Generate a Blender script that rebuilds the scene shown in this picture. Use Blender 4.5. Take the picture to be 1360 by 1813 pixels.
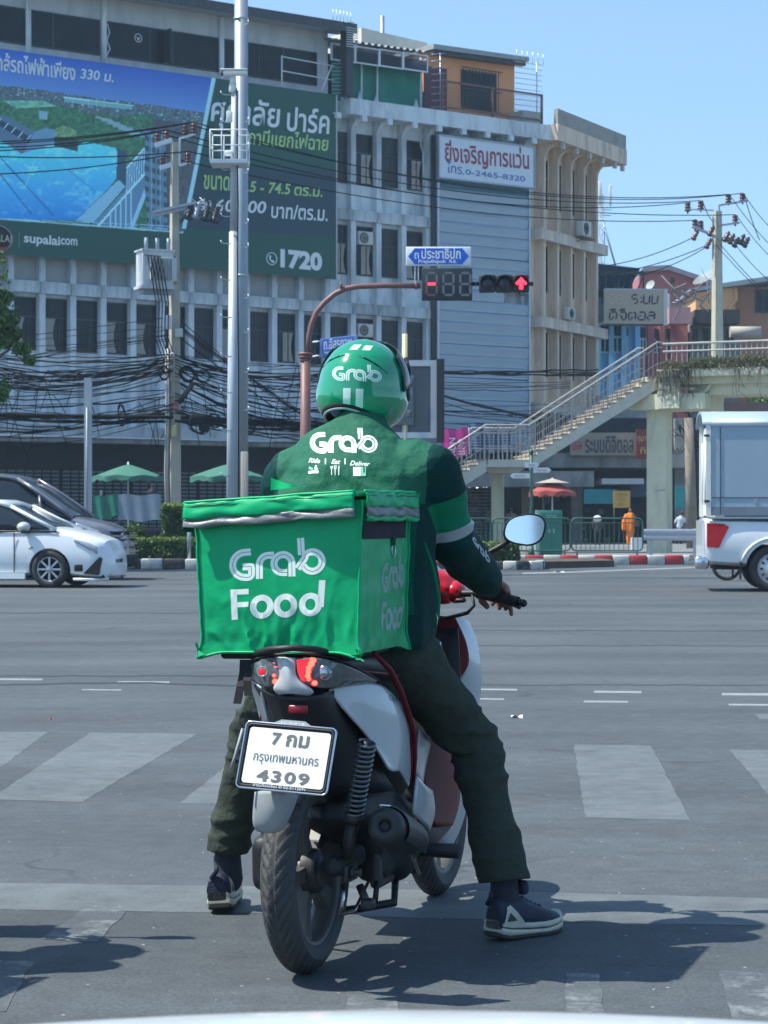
import bpy,bmesh,math,random
from mathutils import Vector,Matrix,Quaternion,noise
from mathutils.bvhtree import BVHTree
from mathutils.geometry import tessellate_polygon
R = math.radians
SC = bpy.context.scene
COL = SC.collection
for o in list(bpy.data.objects): bpy.data.objects.remove(o)

# ---------------------------------------------------------------- camera
FP,CX,HY,CH = 4000.0,680.0,915.0,1.2
cam_d = bpy.data.cameras.new('camera'); cam = bpy.data.objects.new('camera',cam_d); COL.objects.link(cam)
cam.location = (0,0,CH); cam.rotation_euler = (R(90),0,0)
cam_d.sensor_fit = 'HORIZONTAL'; cam_d.sensor_width = 36; cam_d.lens = 36 * FP / 1360
cam_d.shift_y = (HY - 906.5) / 1360
cam_d.clip_start = .05; cam_d.clip_end = 3000
cam_d.dof.use_dof = True; cam_d.dof.focus_distance = 6.3; cam_d.dof.aperture_fstop = 30
SC.camera = cam
SC.render.resolution_x = 768; SC.render.resolution_y = 1024
# ---------------------------------------------------------------- sky and sun
SUNV = Vector((-.64,-.06,1.0)).normalized()
world = bpy.data.worlds.new('World'); SC.world = world; world.use_nodes = True
wn,wl = world.node_tree.nodes,world.node_tree.links
bg = wn['Background']
sky = wn.new('ShaderNodeTexSky'); sky.sky_type = 'NISHITA'; sky.sun_disc = False
sky.sun_elevation = math.asin(SUNV.z); sky.sun_rotation = math.atan2(SUNV.x,SUNV.y)
sky.altitude = 0; sky.air_density = 1.0; sky.dust_density = .3; sky.ozone_density = 1.6
tint = wn.new('ShaderNodeVectorMath'); tint.operation = 'MULTIPLY'; tint.inputs[1].default_value = (.94,1.02,1.0)
tcw = wn.new('ShaderNodeTexCoord'); sv = wn.new('ShaderNodeVectorMath'); sv.operation = 'MULTIPLY_ADD'; sv.inputs[1].default_value = (1,1,.8); sv.inputs[2].default_value = (0,0,.16)
wl.new(tcw.outputs['Generated'],sv.inputs[0]); nv = wn.new('ShaderNodeVectorMath'); nv.operation = 'NORMALIZE'; wl.new(sv.outputs['Vector'],nv.inputs[0]); wl.new(nv.outputs['Vector'],sky.inputs['Vector'])
wl.new(sky.outputs['Color'],tint.inputs[0]); wl.new(tint.outputs['Vector'],bg.inputs['Color']); bg.inputs['Strength'].default_value = .15
sun_d = bpy.data.lights.new('sun','SUN'); sun_d.energy = 4.3; sun_d.angle = R(.53); sun_d.color = (1,.965,.88)
sun = bpy.data.objects.new('sun',sun_d); COL.objects.link(sun); sun.location = SUNV * 60
sun.rotation_euler = (-SUNV).to_track_quat('-Z','Y').to_euler()
SC.view_settings.view_transform = 'Standard'; SC.view_settings.look = 'None'
SC.view_settings.gamma = 1; SC.view_settings.use_curve_mapping = False
SC.view_settings.exposure = 0.70
SC.render.engine = 'CYCLES'

# ---------------------------------------------------------------- materials
MATS = {}
def mat(name,col,rough=.6,metal=0,var=.12,scale=3.,bump=0.,bscale=40.,dirt=None,dirt_amt=.0,dscale=1.5,
        spec=None,coat=0,emit=None,es=1,trans=0,alpha=1,stretch=None,attr=None,streak=0,sheen=0):
    if name in MATS: return MATS[name]
    m = bpy.data.materials.new(name); m.use_nodes = True; MATS[name] = m
    n,l = m.node_tree.nodes,m.node_tree.links
    b = n['Principled BSDF']
    if len(col) == 3: col = (*col,1)
    b.inputs['Base Color'].default_value = col
    b.inputs['Roughness'].default_value = rough; b.inputs['Metallic'].default_value = metal
    if spec is not None: b.inputs['Specular IOR Level'].default_value = spec
    if coat: b.inputs['Coat Weight'].default_value = coat; b.inputs['Coat Roughness'].default_value = .05
    if trans: b.inputs['Transmission Weight'].default_value = trans
    if sheen: b.inputs['Sheen Weight'].default_value = sheen
    if alpha < 1: b.inputs['Alpha'].default_value = alpha
    if emit: b.inputs['Emission Color'].default_value = (*emit,1); b.inputs['Emission Strength'].default_value = es
    tc = n.new('ShaderNodeTexCoord'); src = tc.outputs['Object']
    if stretch:
        mp = n.new('ShaderNodeMapping'); mp.inputs['Scale'].default_value = stretch; l.new(src,mp.inputs['Vector']); src = mp.outputs['Vector']
    cur = None
    if attr:
        a = n.new('ShaderNodeAttribute'); a.attribute_name = attr; cur = a.outputs['Color']
    if var:
        nz = n.new('ShaderNodeTexNoise'); nz.inputs['Scale'].default_value = scale; nz.inputs['Detail'].default_value = 5
        nz.inputs['Roughness'].default_value = .6; l.new(src,nz.inputs['Vector'])
        mr = n.new('ShaderNodeMapRange'); mr.inputs['From Min'].default_value = .25; mr.inputs['From Max'].default_value = .75
        mr.inputs['To Min'].default_value = 1 - var; mr.inputs['To Max'].default_value = 1 + var; l.new(nz.outputs['Fac'],mr.inputs['Value'])
        mx = n.new('ShaderNodeVectorMath'); mx.operation = 'SCALE'
        if cur: l.new(cur,mx.inputs[0])
        else: mx.inputs[0].default_value = col[:3]
        l.new(mr.outputs['Result'],mx.inputs['Scale']); cur = mx.outputs['Vector']
    if dirt and dirt_amt:
        dn = n.new('ShaderNodeTexNoise'); dn.inputs['Scale'].default_value = dscale; dn.inputs['Detail'].default_value = 8; dn.inputs['Roughness'].default_value = .65
        if streak:
            mp2 = n.new('ShaderNodeMapping'); mp2.inputs['Scale'].default_value = (1,1,1 / streak); l.new(tc.outputs['Object'],mp2.inputs['Vector']); l.new(mp2.outputs['Vector'],dn.inputs['Vector'])
        else: l.new(src,dn.inputs['Vector'])
        dr = n.new('ShaderNodeMapRange'); dr.inputs['From Min'].default_value = .48; dr.inputs['From Max'].default_value = .68
        dr.inputs['To Max'].default_value = dirt_amt; l.new(dn.outputs['Fac'],dr.inputs['Value'])
        mi = n.new('ShaderNodeMix'); mi.data_type = 'RGBA'; l.new(dr.outputs['Result'],mi.inputs['Factor'])
        if cur: l.new(cur,mi.inputs[6])
        else: mi.inputs[6].default_value = col
        mi.inputs[7].default_value = (*dirt,1); cur = mi.outputs[2]
    if cur: l.new(cur,b.inputs['Base Color'])
    if bump:
        bn = n.new('ShaderNodeTexNoise'); bn.inputs['Scale'].default_value = bscale; bn.inputs['Detail'].default_value = 4; l.new(src,bn.inputs['Vector'])
        bp = n.new('ShaderNodeBump'); bp.inputs['Strength'].default_value = bump; bp.inputs['Distance'].default_value = .02
        l.new(bn.outputs['Fac'],bp.inputs['Height']); l.new(bp.outputs['Normal'],b.inputs['Normal'])
    return m

# ---------------------------------------------------------------- scene helpers
def tag(o,label=None,cat=None,group=None,kind=None):
    if label: o['label'] = label
    if cat: o['category'] = cat
    if group: o['group'] = group
    if kind: o['kind'] = kind
    return o
def empty(name,loc=(0,0,0),rz=0,label=None,cat=None,group=None):
    o = bpy.data.objects.new(name,None); COL.objects.link(o); o.location = loc; o.rotation_euler = (0,0,rz)
    o.empty_display_size = .2
    return tag(o,label,cat,group)
def copy_tree(o,parent=None):
    c = o.copy(); COL.objects.link(c); c.parent = parent
    for ch in list(o.children): copy_tree(ch,c)
    return c
def P(px,py,Y):
    return Vector(((px - CX) / FP * Y,Y,CH - (py - HY) / FP * Y))
def G(px,py,z=0.):
    Y = (CH - z) * FP / (py - HY); return Vector(((px - CX) / FP * Y,Y,z))

class MB:
    """collects shapes into one mesh"""
    def __init__(s): s.v = []; s.f = []; s.mi = []; s.sm = []; s.cm = 0; s.M = None
    def add(s,vs,fs,smooth=False):
        b = len(s.v)
        if s.M is not None: vs = [s.M @ Vector(v) for v in vs]
        s.v += [tuple(v) for v in vs]
        for f in fs: s.f.append(tuple(b + i for i in f)); s.mi.append(s.cm); s.sm.append(smooth)
        return s
    def box(s,x0,x1,y0,y1,z0,z1,M=None):
        vs = [Vector((x,y,z)) for x in (x0,x1) for y in (y0,y1) for z in (z0,z1)]
        if M is not None: vs = [M @ v for v in vs]
        return s.add(vs,[(0,1,3,2),(4,6,7,5),(0,4,5,1),(2,3,7,6),(0,2,6,4),(1,5,7,3)])
    def cbox(s,c,d,M=None):
        return s.box(c[0] - d[0] / 2,c[0] + d[0] / 2,c[1] - d[1] / 2,c[1] + d[1] / 2,c[2] - d[2] / 2,c[2] + d[2] / 2,M)
    def rbox(s,c,d,r=.01,M=None,n=2):
        """box with rounded vertical section edges (bevel on all edges)"""
        bm = bmesh.new(); bmesh.ops.create_cube(bm,size=1)
        bmesh.ops.scale(bm,vec=d,verts=bm.verts)
        bmesh.ops.bevel(bm,geom=bm.edges[:],offset=min(r,min(d) * .49),segments=n,affect='EDGES',profile=.5)
        bm.verts.ensure_lookup_table()
        vs = [v.co + Vector(c) for v in bm.verts]
        if M is not None: vs = [M @ v for v in vs]
        s.add(vs,[tuple(v.index for v in f.verts) for f in bm.faces],True); bm.free(); return s
    def cyl(s,a,b,r0,r1=None,n=10,cap=True,smooth=True):
        a,b = Vector(a),Vector(b); r1 = r0 if r1 is None else r1
        d = (b - a).normalized(); q = d.to_track_quat('Z','Y')
        e1,e2 = q @ Vector((1,0,0)),q @ Vector((0,1,0)); vs = []
        for c,r in ((a,r0),(b,r1)):
            for i in range(n):
                t = 2 * math.pi * i / n; vs.append(c + e1 * (r * math.cos(t)) + e2 * (r * math.sin(t)))
        s.add(vs,[(i,(i + 1) % n,n + (i + 1) % n,n + i) for i in range(n)],smooth)
        if cap: s.add(vs[:n],[tuple(reversed(range(n)))]); s.add(vs[n:],[tuple(range(n))])
        return s
    def tube(s,pts,r,n=6,closed=False):
        pts = [Vector(p) for p in pts]; m = len(pts)
        rr = r if isinstance(r,(list,tuple)) else [r] * m
        vs = []; prev = None
        for i,p in enumerate(pts):
            if closed: d = pts[(i + 1) % m] - pts[i - 1]
            else: d = pts[min(i + 1,m - 1)] - pts[max(i - 1,0)]
            d.normalize()
            if prev is None:
                up = Vector((0,0,1)) if abs(d.z) < .9 else Vector((1,0,0)); e1 = d.cross(up).normalized()
            else: e1 = (prev - d * prev.dot(d)).normalized()
            prev = e1; e2 = d.cross(e1)
            for k in range(n):
                t = 2 * math.pi * k / n; vs.append(p + e1 * (rr[i] * math.cos(t)) + e2 * (rr[i] * math.sin(t)))
        fs = []
        for i in range(m if closed else m - 1):
            j = (i + 1) % m
            fs += [(i * n + k,i * n + (k + 1) % n,j * n + (k + 1) % n,j * n + k) for k in range(n)]
        if not closed: fs += [tuple(reversed(range(n))),tuple((m - 1) * n + k for k in range(n))]
        return s.add(vs,fs,True)
    def prism(s,poly,o,u,v,w,smooth=False):
        """polygon [(a,b)] in plane o+a*u+b*v, extruded by vector w"""
        o,u,v,w = Vector(o),Vector(u),Vector(v),Vector(w); n = len(poly)
        A = [o + u * a + v * b for a,b in poly]; B = [p + w for p in A]
        tr = tessellate_polygon([[Vector((a,b,0)) for a,b in poly]])
        fs = [tuple(t) for t in tr] + [tuple(n + i for i in reversed(t)) for t in tr]
        s.add(A + B,fs)
        return s.add(A + B,[(i,n + i,n + (i + 1) % n,(i + 1) % n) for i in range(n)],smooth)
    def lathe(s,prof,o=(0,0,0),ax=(0,0,1),n=16,ang=2 * math.pi,smooth=True):
        """profile [(r,h)] about axis"""
        o,ax = Vector(o),Vector(ax).normalized(); q = ax.to_track_quat('Z','Y')
        e1,e2 = q @ Vector((1,0,0)),q @ Vector((0,1,0)); m = len(prof)
        full = abs(ang - 2 * math.pi) < 1e-6; k = n if full else n + 1
        vs = [o + ax * h + e1 * (r * math.cos(ang * i / n)) + e2 * (r * math.sin(ang * i / n)) for i in range(k) for r,h in prof]
        fs = []
        for i in range(n):
            j = (i + 1) % k
            for a in range(m - 1): fs.append((i * m + a,j * m + a,j * m + a + 1,i * m + a + 1))
        return s.add(vs,fs,smooth)
    def loft(s,rings,closed=True,cap=True,smooth=True):
        n = len(rings[0]); vs = [v for r in rings for v in r]; fs = []
        for i in range(len(rings) - 1):
            for k in range(n if closed else n - 1):
                fs.append((i * n + k,i * n + (k + 1) % n,(i + 1) * n + (k + 1) % n,(i + 1) * n + k))
        s.add(vs,fs,smooth)
        if cap and closed:
            s.add(rings[0],[tuple(reversed(range(n)))]); s.add(rings[-1],[tuple(range(n))])
        return s
    def grid(s,fn,nu,nv,smooth=True):
        vs = [fn(i / nu,j / nv) for i in range(nu + 1) for j in range(nv + 1)]
        fs = [(i * (nv + 1) + j,(i + 1) * (nv + 1) + j,(i + 1) * (nv + 1) + j + 1,i * (nv + 1) + j + 1) for i in range(nu) for j in range(nv)]
        return s.add(vs,fs,smooth)
    def ell(s,c,r,M=None,nu=12,nv=8):
        vs = []; fs = []
        for j in range(nv + 1):
            ph = math.pi * j / nv
            for i in range(nu):
                t = 2 * math.pi * i / nu
                v = Vector((r[0] * math.sin(ph) * math.cos(t),r[1] * math.sin(ph) * math.sin(t),r[2] * math.cos(ph)))
                if M is not None: v = M @ v
                vs.append(v + Vector(c))
        for j in range(nv):
            for i in range(nu): fs.append((j * nu + i,(j + 1) * nu + i,(j + 1) * nu + (i + 1) % nu,j * nu + (i + 1) % nu))
        return s.add(vs,fs,True)
    def mesh(s,name='mesh',mats=()):
        me = bpy.data.meshes.new(name); me.from_pydata(s.v,[],s.f)
        me.polygons.foreach_set('use_smooth',s.sm); me.polygons.foreach_set('material_index',s.mi)
        for m in mats: me.materials.append(m)
        return me
    def build(s,name,m,parent=None,fix=True,loc=None):
        mats = m if isinstance(m,(list,tuple)) else [m]
        me = s.mesh(name,mats)
        bm = bmesh.new(); bm.from_mesh(me)
        bmesh.ops.remove_doubles(bm,verts=bm.verts,dist=1e-6)
        if fix: bmesh.ops.recalc_face_normals(bm,faces=bm.faces)
        bm.to_mesh(me); bm.free()
        o = bpy.data.objects.new(name,me); COL.objects.link(o)
        if parent: o.parent = parent
        if loc is not None: o.location = loc
        return o

def add_obj(name,me,parent=None,loc=None,rot=None):
    o = bpy.data.objects.new(name,me); COL.objects.link(o); o.parent = parent
    if loc is not None: o.location = loc
    if rot is not None: o.rotation_euler = rot
    return o
def sharp(o,ang=40):
    me = o.data
    try: me.set_sharp_from_angle(angle=R(ang))
    except Exception: pass
    return o
def apply_mods(o):
    dg = bpy.context.evaluated_depsgraph_get(); dg.update()
    me = bpy.data.meshes.new_from_object(o.evaluated_get(dg)); o.modifiers.clear(); o.data = me; return o
def remesh(o,voxel=.01,smooth=4,fac=.5):
    m = o.modifiers.new('r','REMESH'); m.mode = 'VOXEL'; m.voxel_size = voxel; m.use_smooth_shade = True
    if smooth: s = o.modifiers.new('s','SMOOTH'); s.iterations = smooth; s.factor = fac
    mats = list(o.data.materials); apply_mods(o)
    if not o.data.materials:
        for k in mats: o.data.materials.append(k)
    return o
def text_mesh(body,bold=0.,res=3,shear=0.,spacing=1.):
    c = bpy.data.curves.new('text','FONT'); c.body = body; c.resolution_u = res; c.offset = bold; c.shear = shear; c.space_character = spacing
    o = bpy.data.objects.new('text',c); COL.objects.link(o)
    dg = bpy.context.evaluated_depsgraph_get(); me = bpy.data.meshes.new_from_object(o.evaluated_get(dg))
    vs = [v.co.copy() for v in me.vertices]; fs = [tuple(p.vertices) for p in me.polygons]
    bpy.data.objects.remove(o); bpy.data.curves.remove(c); bpy.data.meshes.remove(me)
    x0 = min(v.x for v in vs); x1 = max(v.x for v in vs); y0 = min(v.y for v in vs); y1 = max(v.y for v in vs)
    return [((v.x - x0) / (x1 - x0),(v.y - y0) / (y1 - y0)) for v in vs],fs,(x1 - x0) / (y1 - y0)
def text_obj(name,body,o,u,v,w,h,m,parent=None,thick=.004,bold=0.,shear=0.,res=3,spacing=1.,keep=False):
    """lettering filling a box of w x h at corner o in the plane (u,v); raised by thick along u x v"""
    pts,fs,asp = text_mesh(body,bold,res,shear,spacing)
    if keep: h = w / asp
    o,u,v = Vector(o),Vector(u).normalized(),Vector(v).normalized(); nrm = u.cross(v)
    mb = MB(); mb.add([o + u * (a * w) + v * (b * h) + nrm * thick for a,b in pts],fs)
    return mb.build(name,m,parent,fix=False)

# ---- winding three-line logo strokes: polylines in units of 100, ribbon pairs
def arc(cx,cy,r,a0,a1,n=14,ry=None):
    ry = ry or r
    return [(cx + r * math.cos(R(a0 + (a1 - a0) * i / n)),cy + ry * math.sin(R(a0 + (a1 - a0) * i / n))) for i in range(n + 1)]
LOGO = [
    [(212,195 + 6)] + arc(172,113,86,88,270,20) + arc(190,52,26,-90,0,5) + [(216,100),(155,100)],
    [(270,13),(270,100)] + arc(333,110,63,170,92,8) + [(372,173)],
    [(495,22),(495,113)] + arc(433,113,62,0,270,22) + [(462,51)],
    [(556,285),(562,168)],
    [(533,74),(588,150)] + arc(637,120,67,140,-160,20),
]
def ribbon(path,off,w):
    n = len(path); L = []; Rr = []
    for i,p in enumerate(path):
        a = path[max(i - 1,0)]; b = path[min(i + 1,n - 1)]
        dx,dy = b[0] - a[0],b[1] - a[1]; d = math.hypot(dx,dy) or 1; nx,ny = -dy / d,dx / d
        L.append((p[0] + nx * (off + w / 2),p[1] + ny * (off + w / 2))); Rr.append((p[0] + nx * (off - w / 2),p[1] + ny * (off - w / 2)))
    return L,Rr
def subdiv(path,st=12):
    out = [path[0]]
    for a,b in zip(path,path[1:]):
        k = max(1,int(math.hypot(b[0] - a[0],b[1] - a[1]) / st))
        out += [(a[0] + (b[0] - a[0]) * i / k,a[1] + (b[1] - a[1]) * i / k) for i in range(1,k + 1)]
    return out
def logo_shape(sw=22,gap=5):
    """list of (points, faces) in 0..1 x 0..h units (width 650)"""
    V = []; F = []
    for path in LOGO:
        path = subdiv(path)
        for off in (-(sw + gap) / 2,(sw + gap) / 2):
            L,Rr = ribbon(path,off,sw); b = len(V)
            for l,r in zip(L,Rr): V += [l,r]
            F += [(b + 2 * i,b + 2 * i + 1,b + 2 * i + 3,b + 2 * i + 2) for i in range(len(L) - 1)]
    return [((x - 60) / 650,y / 650) for x,y in V],F
def project_print(name,pts,fs,place,direction,bvh,m,parent,lift=.0015,subd=0,back=.3):
    """print flat lettering onto a curved surface: place(a,b)->start point; shot along direction onto bvh"""
    d = Vector(direction).normalized()
    bm = bmesh.new()
    vv = [bm.verts.new((a,b,0)) for a,b in pts]
    for f in fs:
        try: bm.faces.new([vv[i] for i in f])
        except ValueError: pass
    bmesh.ops.triangulate(bm,faces=bm.faces[:])
    for _ in range(4):
        if not subd: break
        es = [e for e in bm.edges if e.calc_length() > subd]
        if not es: break
        bmesh.ops.subdivide_edges(bm,edges=es,cuts=1)
        bmesh.ops.triangulate(bm,faces=[f for f in bm.faces if len(f.verts) > 3])
    bad = []; NRM = {}
    for v in bm.verts:
        s = Vector(place(v.co.x,v.co.y)) - d * back
        h = bvh.ray_cast(s,d,2)
        if h[0] is None: bad.append(v); NRM[v] = (0,0,1)
        else:
            nn = h[1] if h[1].dot(d) < 0 else -h[1]
            v.co = h[0] + nn * lift; NRM[v] = nn
    for v in bad: NRM.pop(v,None)
    if bad: bmesh.ops.delete(bm,geom=bad,context='VERTS')
    NL = [tuple(NRM.get(v,(0,0,1))) for v in bm.verts]
    bm.normal_update()
    for f in bm.faces:
        f.smooth = True
        if f.normal.dot(sum((Vector(NRM[v]) for v in f.verts),Vector())) < 0: f.normal_flip()
    me = bpy.data.meshes.new(name); bm.to_mesh(me); bm.free(); me.materials.append(m)
    if len(me.vertices): me.normals_split_custom_set_from_vertices(NL)
    return add_obj(name,me,parent)
def bvh_of(o):
    me = o.data; return BVHTree.FromPolygons([v.co.copy() for v in me.vertices],[tuple(p.vertices) for p in me.polygons])
rnd = random.Random(7)
# ================================================================ ground
def asphalt(name,base=(.062,.073,.079),rough=.78):
    m = bpy.data.materials.new(name); m.use_nodes = True; n,l = m.node_tree.nodes,m.node_tree.links; b = n['Principled BSDF']
    tc = n.new('ShaderNodeTexCoord')
    def nz(sc,det=6,stretch=None,rgh=.6):
        t = n.new('ShaderNodeTexNoise'); t.inputs['Scale'].default_value = sc; t.inputs['Detail'].default_value = det; t.inputs['Roughness'].default_value = rgh
        if stretch:
            mp = n.new('ShaderNodeMapping'); mp.inputs['Scale'].default_value = stretch; l.new(tc.outputs['Object'],mp.inputs['Vector']); l.new(mp.outputs['Vector'],t.inputs['Vector'])
        else: l.new(tc.outputs['Object'],t.inputs['Vector'])
        return t.outputs['Fac']
    def rng(s,a,b_,c,d):
        r = n.new('ShaderNodeMapRange'); r.inputs['From Min'].default_value = a; r.inputs['From Max'].default_value = b_
        r.inputs['To Min'].default_value = c; r.inputs['To Max'].default_value = d; l.new(s,r.inputs['Value']); return r.outputs['Result']
    def mul(a,c):
        k = n.new('ShaderNodeMath'); k.operation = 'MULTIPLY'; l.new(a,k.inputs[0]); l.new(c,k.inputs[1]); return k.outputs[0]
    big = rng(nz(.35,4),.3,.7,.78,1.2)
    band = rng(nz(.6,5,(.12,1.4,1)),.3,.7,.74,1.24)
    mid = rng(nz(9,6),.3,.7,.84,1.18)
    fine = rng(nz(75,5,None,.85),.32,.68,.55,1.6)
    f = mul(mul(big,band),mul(mid,fine))
    sc = n.new('ShaderNodeVectorMath'); sc.operation = 'SCALE'; sc.inputs[0].default_value = base; l.new(f,sc.inputs['Scale'])
    # pale chips of stone in the surface
    vo = n.new('ShaderNodeTexVoronoi'); vo.inputs['Scale'].default_value = 17; l.new(tc.outputs['Object'],vo.inputs['Vector'])
    chip = rng(vo.outputs['Distance'],.06,.1,1,0)
    wn_ = n.new('ShaderNodeTexWhiteNoise'); l.new(vo.outputs['Position'],wn_.inputs['Vector'])
    sel = rng(wn_.outputs['Value'],.68,.72,0,1)
    cm = mul(chip,sel)
    mx = n.new('ShaderNodeMix'); mx.data_type = 'RGBA'; l.new(cm,mx.inputs['Factor']); l.new(sc.outputs['Vector'],mx.inputs[6]); mx.inputs[7].default_value = (.34,.36,.36,1)
    # hairline cracks and darker oily stains
    ds = n.new('ShaderNodeTexNoise'); ds.inputs['Scale'].default_value = 1.3; ds.inputs['Detail'].default_value = 4; l.new(tc.outputs['Object'],ds.inputs['Vector'])
    ad = n.new('ShaderNodeVectorMath'); ad.operation = 'MULTIPLY_ADD'; ad.inputs[1].default_value = (1.1,1.1,0); l.new(ds.outputs['Color'],ad.inputs[0]); l.new(tc.outputs['Object'],ad.inputs[2])
    vc = n.new('ShaderNodeTexVoronoi'); vc.feature = 'DISTANCE_TO_EDGE'; vc.inputs['Scale'].default_value = .42; l.new(ad.outputs['Vector'],vc.inputs['Vector'])
    crk = mul(rng(vc.outputs['Distance'],.0,.008,.55,0),rng(nz(.5,3),.5,.6,0,1))
    mc2 = n.new('ShaderNodeMix'); mc2.data_type = 'RGBA'; l.new(crk,mc2.inputs['Factor']); l.new(mx.outputs[2],mc2.inputs[6]); mc2.inputs[7].default_value = (.015,.017,.02,1)
    stn = rng(nz(1.7,7,(.6,1.2,1),.7),.6,.78,0,.5)
    ms2 = n.new('ShaderNodeMix'); ms2.data_type = 'RGBA'; l.new(stn,ms2.inputs['Factor']); l.new(mc2.outputs[2],ms2.inputs[6]); ms2.inputs[7].default_value = (.03,.036,.042,1); mx = ms2
    l.new(mx.outputs[2],b.inputs['Base Color'])
    l.new(rng(nz(3,5),.3,.7,rough - .08,rough + .08),b.inputs['Roughness'])
    bp = n.new('ShaderNodeBump'); bp.inputs['Strength'].default_value = .5; bp.inputs['Distance'].default_value = .006
    l.new(nz(120,4,None,.75),bp.inputs['Height']); l.new(bp.outputs['Normal'],b.inputs['Normal'])
    return m
M_asph = asphalt('asphalt')
def worn_paint(name,col,amt=.5,thr=(.42,.6),sc=14,lo=.45):
    m = asphalt(name,rough=.7); n,l = m.node_tree.nodes,m.node_tree.links; b = n['Principled BSDF']
    prev = b.inputs['Base Color'].links[0].from_socket
    tc = n.new('ShaderNodeTexCoord'); t = n.new('ShaderNodeTexNoise'); t.inputs['Scale'].default_value = sc; t.inputs['Detail'].default_value = 9; t.inputs['Roughness'].default_value = .72
    l.new(tc.outputs['Object'],t.inputs['Vector'])
    r = n.new('ShaderNodeMapRange'); r.inputs['From Min'].default_value = thr[0]; r.inputs['From Max'].default_value = thr[1]
    r.inputs['To Min'].default_value = amt * lo; r.inputs['To Max'].default_value = amt; l.new(t.outputs['Fac'],r.inputs['Value'])
    mx = n.new('ShaderNodeMix'); mx.data_type = 'RGBA'; l.new(r.outputs['Result'],mx.inputs['Factor']); l.new(prev,mx.inputs[6]); mx.inputs[7].default_value = (*col,1)
    l.new(mx.outputs[2],b.inputs['Base Color']); return m
M_zebra = worn_paint('faded_road_paint',(.30,.34,.34),.27,(.38,.62),5,.5)
M_line = worn_paint('white_road_paint',(.5,.54,.54),.5,(.3,.6))
M_scuff = worn_paint('scuffed_road_paint',(.45,.48,.48),.38,(.50,.64),7,.1)
M_tar = mat('tar',(.025,.03,.035),.6)

gx = [-700,-300,-120,-60,-30] + [-24 + 2 * i for i in range(25)] + [30,60,120,300,700]; gy = [-60,-20,-6] + [-2 + 2 * i for i in range(32)] + [66,80,110,200,500,1440]
g = MB(); g.grid(lambda a,b: (gx[round(a * (len(gx) - 1))],gy[round(b * (len(gy) - 1))],0),len(gx) - 1,len(gy) - 1,False)
road = g.build('road',M_asph); tag(road,kind='structure')
def mark(name,pts,m,z=.0008,parent=road):
    mb = MB(); c = [G(x,y,z) for x,y in pts]; q = []
    for a,b in zip(c,c[1:] + c[:1]):
        d = b - a; k = max(1,int(d.length / .07)) if m is not M_line else 1; nrm_ = Vector((-d.y,d.x,0)).normalized()
        for i in range(k): q.append(a + d * (i / k) + nrm_ * (.007 * noise.noise((a + d * (i / k)) * 8) + rnd.uniform(-.003,.003) if k > 1 else 0))
    tr = tessellate_polygon([q]); mb.add(q,[tuple(t) for t in tr])
    o = mb.build(name,m,parent,fix=False)
    return o
Z = [[(-20,1415),(160,1297),(350,1299),(145,1420)],[(-260,1408),(-60,1295),(85,1296),(-70,1412)],
     [(318,1422),(470,1302),(668,1306),(545,1426)],[(700,1435),(770,1312),(889,1315),(892,1440)],
     [(1037,1447),(1016,1318),(1153,1320),(1222,1452)],[(1408,1460),(1291,1327),(1430,1330),(1600,1464)]]
for q in Z: mark('zebra_stripe',q,M_zebra)
mark('stop_line',[(-80,1562),(480,1570),(960,1580),(1440,1592),(1440,1640),(980,1632),(470,1617),(-80,1609)],M_zebra)
mark('painted_stripe',[(150,1609),(226,1611),(172,1668),(72,1662)],M_scuff,.0014)
mark('painted_stripe',[(-40,1700),(60,1702),(10,1790),(-120,1800)],M_scuff,.0014)
mark('painted_stripe',[(615,1762),(705,1764),(715,1850),(600,1850)],M_scuff,.0014)
mark('painted_stripe',[(1003,1722),(1062,1724),(1078,1850),(1000,1850)],M_scuff,.0014)
mark('painted_stripe',[(1272,1718),(1362,1724),(1440,1850),(1310,1850)],M_scuff,.0014)
for a,b,y,t in ((-10,75,1201,3),(208,300,1206,3),(145,215,1220,2),(1052,1136,1223,3.5),(1034,1112,1240.5,3),(1278,1380,1227,4),(850,916,1219,3),(850,893,1236,2.5),(1290,1370,1246,3)):
    mark('lane_dash',[(a,y),(b,y + .6),(b,y + t + .6),(a,y + t)],M_line)
mark('lane_dash',[(1336,1264),(1375,1264),(1385,1274),(1346,1274)],M_zebra)
for y,x0,x1,t in ((1196,-40,430,1.6),(1213,-40,440,2.6),(1212,850,1400,1.2),(1143,820,1400,.8),(1116,800,1400,1),(1085,-40,350,.8)):
    mb = MB(); n = 14
    vs = []
    for i in range(n + 1):
        x = x0 + (x1 - x0) * i / n; yy = y + rnd.uniform(-.8,.8) - 5 * math.sin(math.pi * i / n) * (y == 1213)
        vs += [G(x,yy,.0011),G(x,yy + t,.0011)]
    mb.add(vs,[(2 * i,2 * i + 1,2 * i + 3,2 * i + 2) for i in range(n)])
    mb.build('tar_seam',M_tar,road,fix=False)
# edge line in front of the far kerb, right
mark('edge_line',[(925,1014),(1010,1012),(1250,1003),(1250,1004.6),(1010,1013.8),(925,1016)],M_line)
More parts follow.
